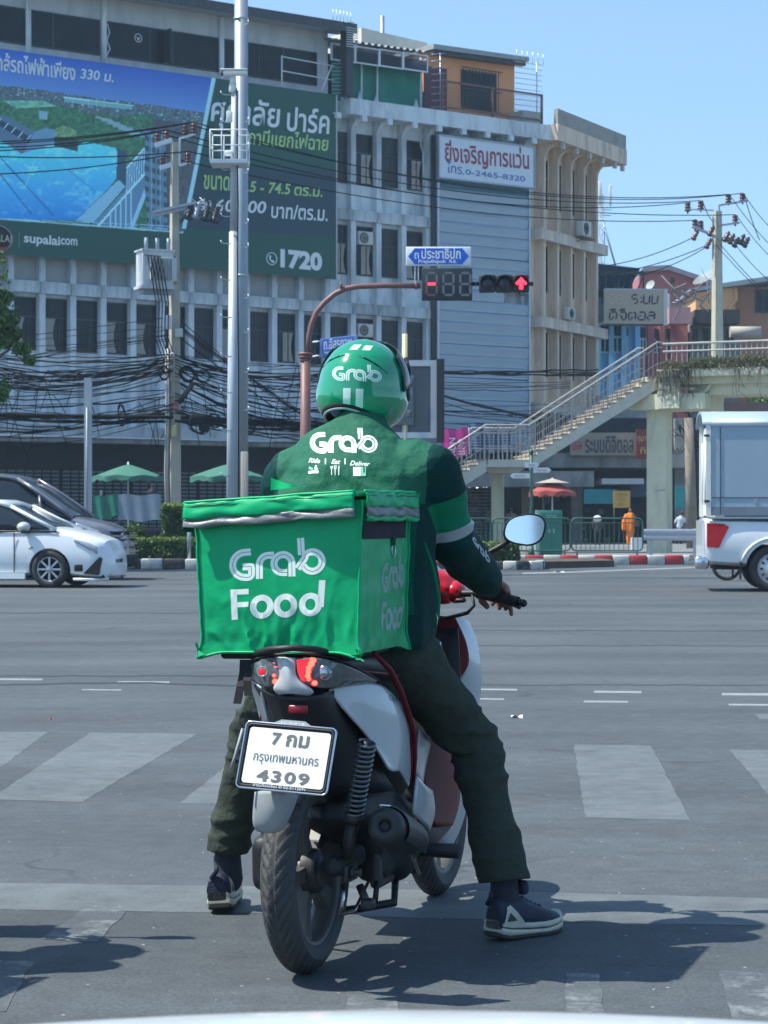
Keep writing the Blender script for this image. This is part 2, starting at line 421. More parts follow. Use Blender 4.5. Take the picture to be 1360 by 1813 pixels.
# pavement beyond the road: two raised islands and the far pavement
M_pave = mat('paving',(.2,.21,.21),.85,var=.2,scale=2,dirt=(.09,.09,.09),dirt_amt=.6)
def slab(name,pts,h,m,z0=-.05):
    mb = MB(); mb.prism([(p.x,p.y) for p in pts],(0,0,z0),(1,0,0),(0,1,0),(0,0,h - z0)); o = mb.build(name,m); return tag(o,kind='structure')
V = lambda x,y: Vector((x,y,0))
slab('garden_bed',[V(-16,51.9),V(3.2,51.9),V(5.5,54),V(5.5,60),V(-16,60)],.16,mat('soil',(.09,.07,.05),.95,var=.3))
slab('pavement',[V(5.0,56.9),V(40,56.9),V(60,130),V(6,92),V(4.2,75)],.14,M_pave)
slab('pavement',[V(-40,62),V(4.0,74.9),V(6,95),V(-14,82),V(-40,80)],.14,M_pave)

# ---- kerbs: each painted block a piece
KP = {'black': mat('kerb_black',(.035,.037,.04),.75,var=.3,scale=6,dirt=(.18,.18,.17),dirt_amt=.5,dscale=9),
      'white': mat('kerb_white',(.5,.5,.47),.75,var=.12,scale=6,dirt=(.2,.2,.18),dirt_amt=.6,dscale=7),
      'red': mat('kerb_red',(.42,.035,.04),.7,var=.15,scale=6,dirt=(.15,.1,.1),dirt_amt=.4,dscale=8)}
def kerb(label,pts,L,cols,h=.24,w=.22,group=None):
    root = empty('kerb',(pts[0].x,pts[0].y,0),0,label,'kerb')
    mesh = {}
    for c in set(cols):
        mb = MB(); mb.rbox((L / 2,w / 2,h / 2),(L - .012,w,h),.03); mesh[c] = mb.mesh('kerb_block',[KP[c]])
    k = 0
    for a,b in zip(pts,pts[1:]):
        d = b - a; n = max(1,round(d.length / L)); ang = math.atan2(d.y,d.x); st = d.length / n
        for i in range(n):
            p = a + d * (i / n); o = add_obj('kerb_block',mesh[cols[k % len(cols)]],root,(p.x - pts[0].x,p.y - pts[0].y,rnd.uniform(-.004,.004)),(0,0,ang + rnd.uniform(-.004,.004)))
            o.scale = (st / L,1,1); k += 1
    return root
kerb('black and white painted kerb along the garden bed with the clipped hedge, left',[V(-9.1,51.6),V(1.0,51.6)],.5,['black','white'])
kerb('low black and white kerb curving in front of the red and white one, below the mirror',[V(1.4,51.3),V(3.0,51.0),V(3.62,51.2),V(3.75,52.4)],.36,['white','black'],.2)
kerb('red and white painted kerb in front of the green railings and the footbridge column',[V(2.7,56.6),V(6.6,56.6),V(13.5,57.2)],.45,['red','white'])
for i,(px,py,c,w) in enumerate(((915,1271,(.7,.7,.7),.05),(990,1013,(.7,.7,.7),.16),(92,1275,(.5,.05,.04),.012))):
    p = G(px,py); mb = MB(); mb.grid(lambda a,b: (w * (a - .5) * 1.4,w * (b - .5),.006 + .012 * math.sin(a * 5 + b * 3)),5,4)
    o = mb.build('litter',mat('litter_%d' % i,c,.8),loc=p)
    tag(o,['scrap of white litter on the road right of the rider','flat white litter by the low striped kerb','tiny red scrap lying on the road at the left'][i],'litter')
# ================================================================ main building
class Frame:
    def __init__(s,ox,oy,dx,dy):
        s.o = Vector((ox,oy)); s.d = Vector((dx,dy)).normalized(); s.n = Vector((s.d.y,-s.d.x)); s.rz = math.atan2(s.d.y,s.d.x)
    def at(s,px,py,yo=0):
        """pixel -> local (u, z) on the vertical plane y=yo of this frame"""
        o = s.o - s.n * yo; k = (px - CX) / FP
        # o.x + u dx = k (o.y + u dy)
        u = (k * o.y - o.x) / (s.d.x - k * s.d.y); Y = o.y + u * s.d.y
        return u,CH - (py - HY) / FP * Y
FM = Frame(-13.6,80,.8,.6); FW = Frame(6.16,94.8,.465,.885)
M_conc = mat('pale_blue_concrete',(.62,.67,.69),.85,var=.1,scale=.7,dirt=(.17,.185,.19),dirt_amt=.8,dscale=1.1,streak=5,bump=.15,bscale=12)
M_concd = mat('stained_concrete',(.42,.46,.47),.9,var=.25,scale=1.2,dirt=(.14,.15,.15),dirt_amt=.8,dscale=1.3,streak=3)
M_beige = mat('beige_concrete',(.72,.56,.42),.85,var=.1,scale=.8,dirt=(.24,.19,.15),dirt_amt=.7,dscale=1.2,streak=5)
M_beiged = mat('weathered_parapet',(.33,.32,.28),.9,var=.2,scale=.8,dirt=(.16,.16,.15),dirt_amt=.75,dscale=.8)
M_glass = mat('dark_window_glass',(.010,.015,.020),.15,var=.4,scale=.9,spec=.22)
M_glass2 = mat('dusty_window_glass',(.035,.04,.045),.35,var=.5,scale=1.3,spec=.2)
M_frame = mat('dark_window_frame',(.05,.055,.06),.5,metal=.4)
M_curt = mat('curtain',(.33,.31,.27),.9,var=.3,scale=6,stretch=(4,4,.5))
M_dark = mat('dark_recess',(.022,.024,.028),.85,var=.3)
M_white = mat('white_painted_metal',(.62,.66,.68),.45,var=.06)
M_steel = mat('galvanised_steel',(.42,.46,.5),.42,metal=.75,var=.12,scale=5)
M_black = mat('black_plastic',(.02,.021,.024),.45)
M_rust = mat('rusty_brown_metal',(.16,.075,.06),.6,var=.25,scale=4)
M_ac = mat('air_conditioner_casing',(.55,.54,.5),.5,dirt=(.25,.2,.15),dirt_amt=.4,dscale=3)

bld = empty('office_building',(-13.6,80,0),FM.rz,'long pale blue concrete building with vertical fins behind the large billboard','building')
def bx(name,m,parent,*b,fix=True):
    mb = MB(); mb.box(*b); return mb.build(name,m,parent)
bx('wall',M_conc,bld,-9,24.7,0,12,3.9,17.0)
bx('wall',M_concd,bld,-9,24.7,1.2,12,0,3.9)
# fins
def fin_mesh(z0,ztop,dpt=.3,w=.24,curve=.62,mtl=M_conc):
    pr = [(0,z0),(-dpt,z0),(-dpt,ztop - .62)]
    pr += [(-dpt - curve * (1 - math.cos(R(a))),ztop - .62 + .62 * math.sin(R(a)) * .92) for a in range(15,91,15)]
    pr += [(-dpt - curve - .08,ztop - .05),(-dpt - curve - .08,ztop),(0,ztop)]
    mb = MB(); mb.prism(pr,(-w / 2,0,0),(0,1,0),(0,0,1),(w,0,0)); return mb.mesh('fin',[mtl])
fm = fin_mesh(4.4,16.9)
fp_ = MB().box(-.12,.12,-.3,0,4.4,16.9).mesh('fin',[M_conc])
for k in range(-7,16):
    add_obj('fin',fp_ if k < 11 else fm,bld,(.28 + 1.25 * k,0,0))
for k in range(16,20): add_obj('fin',fm,bld,(.28 + 1.25 * k,0,0))
mb = MB(); mb.box(-.11,.11,-1.06,-.9,16.66,16.88); bk = mb.mesh('bracket_end',[mat('bracket_paint',(.6,.64,.66),.8)])
for k in range(11,20): add_obj('bracket_end',bk,bld,(.28 + 1.25 * k,0,0))
# windows
def window_mesh(w,h,kind):
    mb = MB()
    f = .05
    mb.cm = 0
    mb.box(0,w,-.05,.02,0,f); mb.box(0,w,-.05,.02,h - f,h); mb.box(0,f,-.05,.02,f,h - f); mb.box(w - f,w,-.05,.02,f,h - f)
    t = h * .63
    mb.box(f,w - f,-.06,.01,t - .03,t + .03); mb.box(w * .66,w * .66 + .04,-.05,.01,f,t - .03)
    fr = mb.mesh('window',[M_frame])
    return fr
pane_m = {}
def pane_mesh(w,h,m):
    mb = MB(); mb.box(.05,w - .05,-.02,-.012,.05,h - .05); return mb.mesh('pane',[m])
mb = MB(); mb.grid(lambda a,b: (.5 * a * (1 - .45 * b * (1 - b) * 2),-.035 + .006 * math.sin(a * 40),1.15 * b),16,6); curt = mb.mesh('curtain',[M_curt])
W1 = {}
for h in (1.9,1.95,2.0):
    W1[h] = (window_mesh(1.0,h,0),pane_mesh(1.0,h,M_glass),pane_mesh(1.0,h,M_glass2))
def ac_unit(parent,x,y,z,s=1.,rz=0,name='air_conditioner'):
    mb = MB(); mb.cm = 0; mb.rbox((0,.15,.3),(.8,.3,.58),.03); mb.cm = 1
    mb.lathe([(.235,0),(.235,.012),(.205,.012)],(-.12,-.004,.3),(0,-1,0),20)
    for r in (.06,.12,.17): mb.lathe([(r,0),(r + .012,.012),(r + .024,0)],(-.12,-.006,.3),(0,-1,0),16)
    for a in range(0,180,30): mb.cyl((-.12 - .2 * math.cos(R(a)),-.01,.3 - .2 * math.sin(R(a))),(-.12 + .2 * math.cos(R(a)),-.01,.3 + .2 * math.sin(R(a))),.006,n=4)
    o = mb.build(name,[M_ac,M_black],parent,loc=(x,y,z)); o.scale = (s,s,s); o.rotation_euler = (0,0,rz); return o
for row,(z0,h) in enumerate(((7.15,1.9),(10.75,1.95),(14.35,2.0))):
    for k in range(-7,15):
        if row == 2 and k < 10: continue
        if row == 1 and k < -1: continue
        u = .4 + 1.25 * k
        if k == 14: u += .02
        fr,p1,p2 = W1[h]
        wdw = add_obj('window',fr,bld,(u,0,z0))
        mo = rnd.random()
        add_obj('pane',p2 if mo < .35 else p1,wdw,(0,0,0))
        if mo > .55 or (row == 2 and mo > .2):
            c = add_obj('curtain',curt,wdw,(.06 if rnd.random() < .6 else .44,0,.06)); 
        if (row,k) in ((1,12),(0,12)):
            ac_unit(bld,u + .5,-.30,z0 + h - .75,.9)
# panels between the windows and the ledge below row 3 look like board infill
for k in range(-7,15):
    u = .4 + 1.25 * k
    if k < 11: bx('infill_board',mat('infill_board',(.38,.4,.4),.85,var=.2,scale=1.5,dirt=(.2,.2,.19),dirt_amt=.5),bld,u,u + 1.0,-.03,0,9.66,10.72)
# ledges: one block per bay
led = [MB().box(0,1.225,-.36,0,0,.42).mesh('ledge_block',[m]) for m in (M_conc,M_concd)]
for z0,ks in ((9.18,range(-7,16)),(12.86,range(9,15)),(12.86,(15,))):
    for k in ks:
        o = add_obj('ledge_block',led[1 if rnd.random() < .2 else 0],bld,(.17 + 1.25 * k + (.0),-.02,z0 + rnd.uniform(-.015,.015)))
        if k == 15: o.scale = (.18,1,1)
mb = MB(); mb.box(14.62,25.2,-1.0,.6,16.9,17.52); cor = mb.build('cornice',M_conc,bld)
# canopy and shops below
mb = MB(); mb.box(-9,22,-1.8,0,4.03,4.42); mb.build('canopy',M_concd,bld)
mb = MB(); mb.cyl((-9,-1.86,4.02),(10.4,-1.86,4.02),.035,n=8); mb.build('pipe',M_white,bld)
mb = MB(); mb.box(-9,22,.9,1.15,2.95,4.0); mb.build('shop_fascia',M_dark,bld)
M_shut = mat('grey_roller_shutter',(.17,.18,.19),.55,metal=.3,var=.15,dirt=(.08,.08,.08),dirt_amt=.5)
mb = MB(); mb.cm = 1; mb.box(0,2.9,.98,1.1,0,2.95); mb.cm = 0
for r in range(20):
    for c in range(8): mb.box(.05 + c * .355,.33 + c * .355,.95,.98,.1 + r * .143,.175 + r * .143)
shm = mb.mesh('roller_shutter',[M_shut,M_dark])
for i in range(11): add_obj('roller_shutter',shm,bld,(-8.8 + 2.95 * i,0,0))
# cladding of horizontal sheets
M_clad = mat('blue_grey_sheet',(.33,.41,.47),.5,metal=.25,var=.1,scale=2,dirt=(.45,.5,.52),dirt_amt=.3,dscale=3,stretch=(.4,1,2))
M_cladt = mat('teal_sheet',(.05,.16,.2),.5)
u0,_ = FM.at(776,500,-.5); u1,_ = FM.at(934,500,-.5)
mb = MB(); w = u1 - u0
mb.prism([(0,0),(-.05,.02),(-.04,.08),(-.085,.34),(-.02,.45),(0,.45)],(0,0,0),(0,1,0),(0,0,1),(w,0,0)); pm = mb.mesh('cladding_sheet',[M_clad])
mb = MB(); mb.prism([(0,0),(-.05,.02),(-.04,.08),(-.085,.34),(-.02,.45),(0,.45)],(0,0,0),(0,1,0),(0,0,1),(w,0,0)); pmt = mb.mesh('cladding_sheet',[M_cladt])
zt = FM.at(780,312,-.5)[1]; nrow = 24
for i in range(nrow):
    z = zt - .45 * (i + 1)
    o = add_obj('cladding_sheet',pmt if i < 1 else pm,bld,(u0 + rnd.uniform(-.03,.03),-.5,z),(0,rnd.uniform(-.004,.004),0))
    if i == 10: o.scale = (.72,1,1)
bx('cladding_frame',M_steel,bld,u0 - .12,u0,-.6,-.1,4.4,zt + .1); bx('cladding_frame',M_steel,bld,u1,u1 + .09,-.6,-.1,4.4,zt + .1)
for px,m in ((767,M_frame),(771,M_steel)):
    u = FM.at(px,500,-.42)[0]; mb = MB(); mb.cyl((u,-.42,4.4),(u,-.42,16.6),.05 if px == 771 else .1,n=8); mb.build('downpipe',m,bld)
mb = MB(); uu = FM.at(745,300,-.12)[0]; mb.tube([(uu,-.1,16.6),(uu,-.12,16.2),(uu + .12,-.12,15.9),(uu + .12,-.12,13.4)],.03); mb.build('downpipe',M_conc,bld)

# ---- top storey with the strip windows and overhanging roof
uR = FM.at(566,100)[0]
top = empty('penthouse',(-13.6,80,0),FM.rz,'long white top storey with dark strip windows above the billboard','building')
bx('wall',mat('dirty_white_wall',(.5,.52,.53),.85,var=.1,scale=1,dirt=(.25,.26,.26),dirt_amt=.45,streak=5),top,-9,uR + .4,0,9,17.521,20.15)
def strip(pxa,pxb,splits):
    ua,ub = FM.at(pxa,60)[0],FM.at(pxb,60)[0]
    mb = MB(); z0,z1 = 18.02,19.32; f = .05
    for a,b,c,d in ((ua,ub,z0,z0 + f),(ua,ub,z1 - f,z1),(ua,ua + f,z0 + f,z1 - f),(ub - f,ub,z0 + f,z1 - f)): mb.box(a,b,-.06,.01,c,d)
    for s in splits:
        u = FM.at(s,60)[0]; mb.box(u - .03,u + .03,-.06,.01,z0 + f,z1 - f)
    w = mb.build('window',M_frame,top)
    xs = [ua] + [FM.at(s,60)[0] for s in splits] + [ub]
    for a,b in zip(xs,xs[1:]): bx('pane',M_glass,w,a + .03,b - .03,-.03,-.01,z0 + .05,z1 - .05)
strip(-260,-60,(-190,-120)); strip(-55,45,(-5,)); strip(52,176,(92,)); strip(189,386,(264,305)); strip(396,560,(457,500))
for px in (48,182,390):
    u = FM.at(px,50)[0]; bx('pilaster',M_conc,top,u - .1,u + .1,-.12,0,17.55,20.1)
mb = MB(); mb.tube([FMp for FMp in [(FM.at(187,70)[0] + dx,-.12,z) for dx,z in ((0,19.2),(.1,18.9),(-.02,18.6),(.12,18.3),(-.05,18.0),(-.15,17.9))]],.022); mb.build('cable',M_white,top)
# open casement
u = FM.at(288,70)[0]; mb = MB(); mb.box(u,u + .06,-.55,-.04,18.08,19.28); mb.build('open_casement',M_frame,top)
# round white emblem on the glass
u,z = FM.at(245,67,-.05); mb = MB(); mb.lathe([(.13,0),(.13,.01),(.165,.01),(.165,0)],(u,-.04,z),(0,-1,0),24)
mb.prism([(-.09,.05),(0,.0),(.09,.05),(.02,-.09),(-.02,-.09)],(u,-.045,z),(1,0,0),(0,0,1),(0,-.01,0)); mb.build('emblem',mat('pale_sticker',(.55,.6,.6),.6),top)
# dark corrugated roof edge
n = 380; mb = MB(); vs = []
x0,x1 = -9,uR + .85
for i in range(n + 1):
    x = x0 + (x1 - x0) * i / n; d = .035 * (i % 2)
    vs += [(x,-1.35,20.32 + d),(x,3,20.75 + d)]
mb.add(vs,[(2 * i,2 * i + 1,2 * i + 3,2 * i + 2) for i in range(n)]); mb.build('roof_sheet',mat('dark_roof_sheet',(.07,.075,.085),.55,metal=.3),top,fix=False)
vs = []; mb = MB()
for i in range(n + 1):
    x = x0 + (x1 - x0) * i / n; d = .03 * (i % 2)
    vs += [(x,-1.33 - d,19.98),(x,-1.33 - d,20.31)]
mb.add(vs,[(2 * i,2 * i + 1,2 * i + 3,2 * i + 2) for i in range(n)]); mb.build('fascia',mat('dark_roof_sheet',(.07,.075,.085)),top,fix=False)
bx('soffit',mat('soffit_grey',(.35,.37,.38),.8),top,x0,x1,-1.3,0,20.15,20.2)
mb = MB(); mb.box(uR + .42,uR + .75,-1.2,-.8,17.55,20.1); mb.build('corner_post',M_frame,top)
mb = MB()
for i in range(9): mb.box(uR + .3,uR + .85,-1.4,-1.36,19.4 + .09 * i,19.43 + .09 * i)
mb.build('louvre',mat('pale_louvre',(.5,.52,.52),.6),top)
# pipe rails at the roof's end
mb = MB(); p = [FM.at(499,y,-.8) for y in (98,152)]
mb.cyl((p[0][0],-.8,p[0][1]),(p[0][0],-.8,p[1][1]),.03,n=6)
for y in (100,125): a = FM.at(499,y,-.8); b = FM.at(592,y + 17,-.8); mb.cyl((a[0],-.8,a[1]),(b[0],-.8,b[1]),.025,n=6)
a = FM.at(570,160,-.8); b = FM.at(588,115,-.8); mb.cyl((a[0],-.8,a[1]),(b[0],-.8,b[1]),.03,n=6)
o = mb.build('roof_rail',M_white,top)

# ================================================================ billboard
bb = empty('billboard',(-13.6,80,0),FM.rz,'huge green and blue printed property billboard across the concrete facade, left','billboard')
YB = -.8
uB1 = FM.at(595,300,YB)[0]; uB0 = -5.5; zB1 = 17.6; zB0 = 10.42
NX,NZ = 640,270
import numpy as np
def lerp3(a,b,t): return np.asarray(a)[None,None] * (1 - t[...,None]) + np.asarray(b)[None,None] * t[...,None]
def bill_paint():
    """printed picture, painted in the billboard's own pixel coordinates (photo pixels as a drawing grid)"""
    U,Zz = np.meshgrid(np.linspace(uB0,uB1,NX + 1),np.linspace(zB0,zB1,NZ + 1),indexing='ij')
    # drawing grid: where this point of the board falls in the drawing
    o = FM.o - FM.n * YB; X = o.x + U * FM.d.x; Y = o.y + U * FM.d.y
    px = CX + FP * X / Y; py = HY - (Zz - CH) * FP / Y
    rs = np.random.RandomState(3)
    def vnoise(fx,fy,seed):
        r = np.random.RandomState(seed).rand(130,130); gx = (px + 200) / fx; gy = py / fy
        ix = np.floor(gx).astype(int) % 128; iy = np.floor(gy).astype(int) % 128; tx = gx - np.floor(gx); ty = gy - np.floor(gy)
        tx = tx * tx * (3 - 2 * tx); ty = ty * ty * (3 - 2 * ty)
        return (r[ix,iy] * (1 - tx) + r[ix + 1,iy] * tx) * (1 - ty) + (r[ix,iy + 1] * (1 - tx) + r[ix + 1,iy + 1] * tx) * ty
    def poly(pts):
        ins = np.zeros(px.shape,bool); n = len(pts)
        for i in range(n):
            x1,y1 = pts[i]; x2,y2 = pts[(i + 1) % n]
            if y1 == y2: continue
            c = ((y1 > py) != (y2 > py)) & (px < (x2 - x1) * (py - y1) / (y2 - y1) + x1); ins ^= c
        return ins
    def put(mask,col): img[mask] = (np.asarray(col) if np.ndim(col) == 1 else col[mask])
    def line(a,b,w,col):
        ax,ay = a; bx_,by = b; L = ((bx_ - ax) ** 2 + (by - ay) ** 2); t = np.clip(((px - ax) * (bx_ - ax) + (py - ay) * (by - ay)) / L,0,1)
        d = np.hypot(px - ax - t * (bx_ - ax),py - ay - t * (by - ay)); img[d < w / 2] = col
    img = np.zeros(px.shape + (3,))
    # dusk sky
    sl = py - .135 * px
    img[:] = lerp3((.02,.055,.27),(.10,.16,.36),np.clip((sl - 85) / 65,0,1))
    # city haze and trees
    n1,n2,n3 = vnoise(14,6,1),vnoise(5,4,2),vnoise(2.4,2.2,4)
    city = sl > 152 - 4 * n1
    put(city,lerp3((.04,.06,.08),(.13,.12,.14),np.clip(n2 * .7 + n3 * .5 - .15,0,1)))
    lights = city & (n3 > .86) & (sl < 200); put(lights,(.35,.36,.33))
    green = (sl > 168 + 18 * n1 - .02 * px) & (px < 300)
    gg = np.clip(n2 * .6 + n3 * .6 - .1,0,1); put(green,lerp3((.015,.045,.03),(.07,.17,.08),gg))
    red = (sl > 175) & (px >= 270); put(red,lerp3((.035,.03,.04),(.10,.08,.09),gg))
    put(poly([(5,178),(75,178),(100,188),(30,192)]),lerp3((.08,.2,.13),(.25,.38,.28),n2))
    put(poly([(113,171),(235,186),(235,194),(190,190),(113,180)]),(.16,.26,.28))
    line((113,172),(236,187),1.6,(.4,.5,.5))
    for x in range(115,190,14): line((x,175),(x,190),1.2,(.25,.35,.36))
    # terraced block on the right of the trees
    for i in range(7):
        put(poly([(170 + i * 10,205 + i * 5),(200 + i * 12,212 + i * 5),(200 + i * 12,216 + i * 5),(170 + i * 10,209 + i * 5)]),(.2,.25,.28))
    put(poly([(68,195),(85,197),(84,212),(70,210)]),(.2,.27,.33))
    # deck with loungers
    put(poly([(-150,205),(12,205),(60,232),(100,228),(105,262),(40,270),(-150,235)]),(.085,.11,.17))
    for i in range(5):
        x,y = 0 + i * 13,212 + i * 7.5; put(poly([(x,y),(x + 12,y + 6),(x + 6,y + 15),(x - 7,y + 8)]),(.02,.03,.05)); line((x - 6,y + 8),(x + 2,y - 2),1.5,(.35,.45,.5))
    put(poly([(60,234),(80,226),(104,232),(96,262),(40,275)]),(.13,.19,.28))
    # pool
    pool = poly([(-200,230),(0,248),(38,272),(95,255),(128,265),(150,250),(205,262),(210,275),(208,312),(195,330),(135,390),(-200,384)])
    pw = np.clip((py - 250) / 140,0,1); base = lerp3((.10,.46,.64),(.015,.15,.42),pw)
    ca = np.clip((vnoise(16,9,8) * .6 + vnoise(6,4,9) * .4 - .52) * 3,0,1) * (1 - pw * .7)
    put(pool,base * (1 - .45 * ca[...,None]) + np.array((.45,.8,.85)) * (.45 * ca[...,None]))
    line((0,278),(95,382),2.4,(.01,.10,.28)); line((0,308),(55,378),2.6,(.01,.1,.28)); line((120,300),(170,340),2,(.02,.2,.38)); line((62,280),(45,330),1.4,(.2,.5,.65))
    put(poly([(96,240),(138,244),(137,268),(96,258)]),(.02,.035,.04))
    gmask = poly([(98,228),(110,222),(134,230),(138,244),(96,242)]); put(gmask,lerp3((.06,.10,.04),(.25,.3,.15),n3))
    put(poly([(208,262),(224,270),(222,335),(205,345)]),(.03,.05,.08))
    # balcony frame at the right of the pool
    put(poly([(135,390),(210,318),(222,330),(165,395)]),(.22,.32,.42))
    put(poly([(165,397),(222,335),(224,296),(256,262),(256,318),(262,325),(232,405)]),(.10,.15,.24))
    for i in range(8): x = 226 + i * 4.3; line((x,292 - i * 4),(x - 2,345 - i * 5),1.5,(.32,.42,.52))
    line((172,402),(256,308),4,(.4,.5,.6)); line((225,297),(256,262),3,(.4,.5,.58)); line((232,406),(262,328),7,(.28,.38,.5))
    for i in range(5): line((196 + i * 9,372 - i * 9),(196 + i * 9,402),2.2,(.3,.4,.5))
    # tower on the far right
    tower = poly([(250,225),(292,232),(298,410),(262,408),(256,330),(257,250)]); put(tower,(.10,.14,.19))
    rows = (np.floor((py - .3 * px) / 9).astype(int) % 2 == 0) & tower & ((px % 11) > 3); put(rows,(.035,.045,.065))
    for x in (268,283): line((x,236),(x + 1,408),1.2,(.25,.3,.36))
    line((-200,378),(300,400),1.2,(.25,.35,.5)); line((-200,384),(300,405),1,(.25,.35,.5))
    # green parts
    dia = px > 381 - (py - 143) * (52 / 262.) ; bot = py > 388 + .075 * px + np.clip((px - 290) * 0,0,0)
    GR = (.010,.085,.062); put(dia,GR); put(bot,GR)
    put(dia & (py > 293 + (px - 350) * .03) & (py < 406 + (px - 350) * .055) & (px > 300),(.018,.055,.075))
    t = (px - (381 - (py - 143) * (52 / 262.)))
    put((t > -7) & (t < .5) & ~bot & (py < 405),(.33,.42,.47))
    put((py > 386 + .075 * px) & (py < 389 + .075 * px) & (px < 325),(.3,.4,.42))
    img *= (1 + .05 * (vnoise(40,30,11) - .5))[...,None]
    gp = dia | bot
    img[~gp] *= np.array((1.5,2.1,2.0)); img[gp] *= .95
    return U,Zz,np.clip(img,0,1)
U,Zz,img = bill_paint()
me = bpy.data.meshes.new('printed_panel')
co = np.stack([U,np.full(U.shape,YB),Zz],-1).reshape(-1,3)
idx = np.arange((NX + 1) * (NZ + 1)).reshape(NX + 1,NZ + 1)
q = np.stack([idx[:-1,:-1],idx[1:,:-1],idx[1:,1:],idx[:-1,1:]],-1).reshape(-1,4)
me.vertices.add(len(co)); me.vertices.foreach_set('co',co.ravel()); me.loops.add(q.size); me.loops.foreach_set('vertex_index',q.ravel())
me.polygons.add(len(q)); me.polygons.foreach_set('loop_start',np.arange(0,q.size,4)); me.polygons.foreach_set('loop_total',np.full(len(q),4)); me.update()
ca = me.color_attributes.new('print','FLOAT_COLOR','POINT'); c4 = np.ones((len(co),4)); c4[:,:3] = img.reshape(-1,3); ca.data.foreach_set('color',c4.ravel())
me.materials.append(mat('billboard_print',(1,1,1),.5,var=.04,scale=.5,attr='print'))
add_obj('printed_panel',me,bb)
bx('backing_frame',M_frame,bb,uB0 + .02,uB1 - .02,YB + .01,YB + .12,zB0 + .02,zB1 - .02)
bx('edge_trim',mat('pale_trim',(.5,.5,.5),.5),bb,uB1 - .0,uB1 + .05,YB - .02,YB + .12,zB0,zB1)
M_tw = mat('print_white',(.72,.76,.76),.6,var=.02); M_tg = mat('print_lime',(.42,.62,.22),.6,var=.02)
def bill_text(body,x0,y0b,x1,y1b,hpx,m,frame=FM,yo=YB,parent=bb,bold=.018,shear=0.,name='lettering',thick=.012,dy=0):
    """baseline from (x0,y0b) to (x1,y1b), box height hpx at the left"""
    a = frame.at(x0,y0b,yo); b = frame.at(x1,y1b,yo); c = frame.at(x0,y0b - hpx,yo)
    du,dz = b[0] - a[0],b[1] - a[1]; L = math.hypot(du,dz)
    return text_obj(name,body,(a[0],yo,a[1]),(du,0,dz),(-dz,0,du),L,c[1] - a[1],m,parent,thick,bold,shear)
bill_text('กล้รถไฟฟ้าเพียง',-7,124,133,143,33,M_tw); bill_text('330 ม.',142,139,201,146,18,M_tw,shear=.15)
bill_text('ศุภาลัย',373,229,497,241,62,M_tw,shear=.12); bill_text('ปาร์ค',508,232,584,238,44,M_tw,shear=.12)
bill_text('สถานีแยกไฟฉาย',425,254,582,268,30,M_tg,shear=.15)
bill_text('ขนาด',361,335,407,338,26,M_tg,shear=.15); bill_text('29.5 - 74.5',412,338,515,345,20,M_tg,shear=.2); bill_text('ตร.ม.',521,346,571,349,16,M_tg,shear=.15)
bill_text('เริ่ม',348,372,374,374,22,M_tw,shear=.15); bill_text('60,600',382,378,472,382,26,M_tw,shear=.2); bill_text('บาท/ตร.ม.',480,386,580,392,26,M_tw,shear=.12)
bill_text('1720',496,474,570,481,34,M_tw,bold=.05)
bill_text('supalai',42,434,106,440,22,M_tw,bold=.025); bill_text('.com',104,433,137,435,12,M_tw,bold=.02)
u,z = FM.at(481,458,YB); mb = MB(); mb.lathe([(.215,0),(.215,.015),(.245,.015),(.245,0)],(u,YB,z),(0,-1,0),28)
hs = [(-.11,.12),(-.04,.13),(-.02,.05),(-.06,.03),(-.04,-.03),(.02,-.08),(.05,-.05),(.12,-.09),(.10,-.14),(.03,-.15),(-.06,-.08),(-.11,0)]
mb.prism(hs,(u,YB,z),(1,0,0),(0,0,1),(0,-.015,0)); mb.build('phone_symbol',M_tw,bb)
# dark oval emblem
u,z = FM.at(-7,421,YB); mb = MB(); mb.lathe([(0,.012),(.5,.012),(.5,0)],(0,0,0),(0,-1,0),32); em = mb.build('oval_emblem',mat('emblem_dark',(.012,.012,.014),.5),bb,loc=(u,YB,z)); em.scale = (1.2,1,.86)
mb = MB(); mb.lathe([(.5,0),(.5,.02),(.545,.02),(.545,0)],(0,0,0),(0,-1,0),32); e2 = mb.build('emblem_rim',mat('emblem_rim',(.3,.26,.26),.4),bb,loc=(u,YB,z)); e2.scale = (1.2,1,.86)
bill_text('SUPALAI',-32,424,19,430,13,mat('emblem_letter',(.6,.52,.42),.5),bold=.0,thick=.03)
mb = MB(); mb.prism([(-.3,.08),(.3,.08),(.2,-.1),(-.2,-.1)],(u + .2,YB - .015,z - .38),(1,0,0),(0,0,1),(0,-.01,0)); mb.build('emblem_ribbon',mat('emblem_red',(.25,.05,.05),.5),bb)
u,z = FM.at(34,425,YB); bx('divider',mat('print_line',(.2,.3,.28),.6),bb,u - .01,u + .01,YB - .01,YB,z - .27,z + .27)

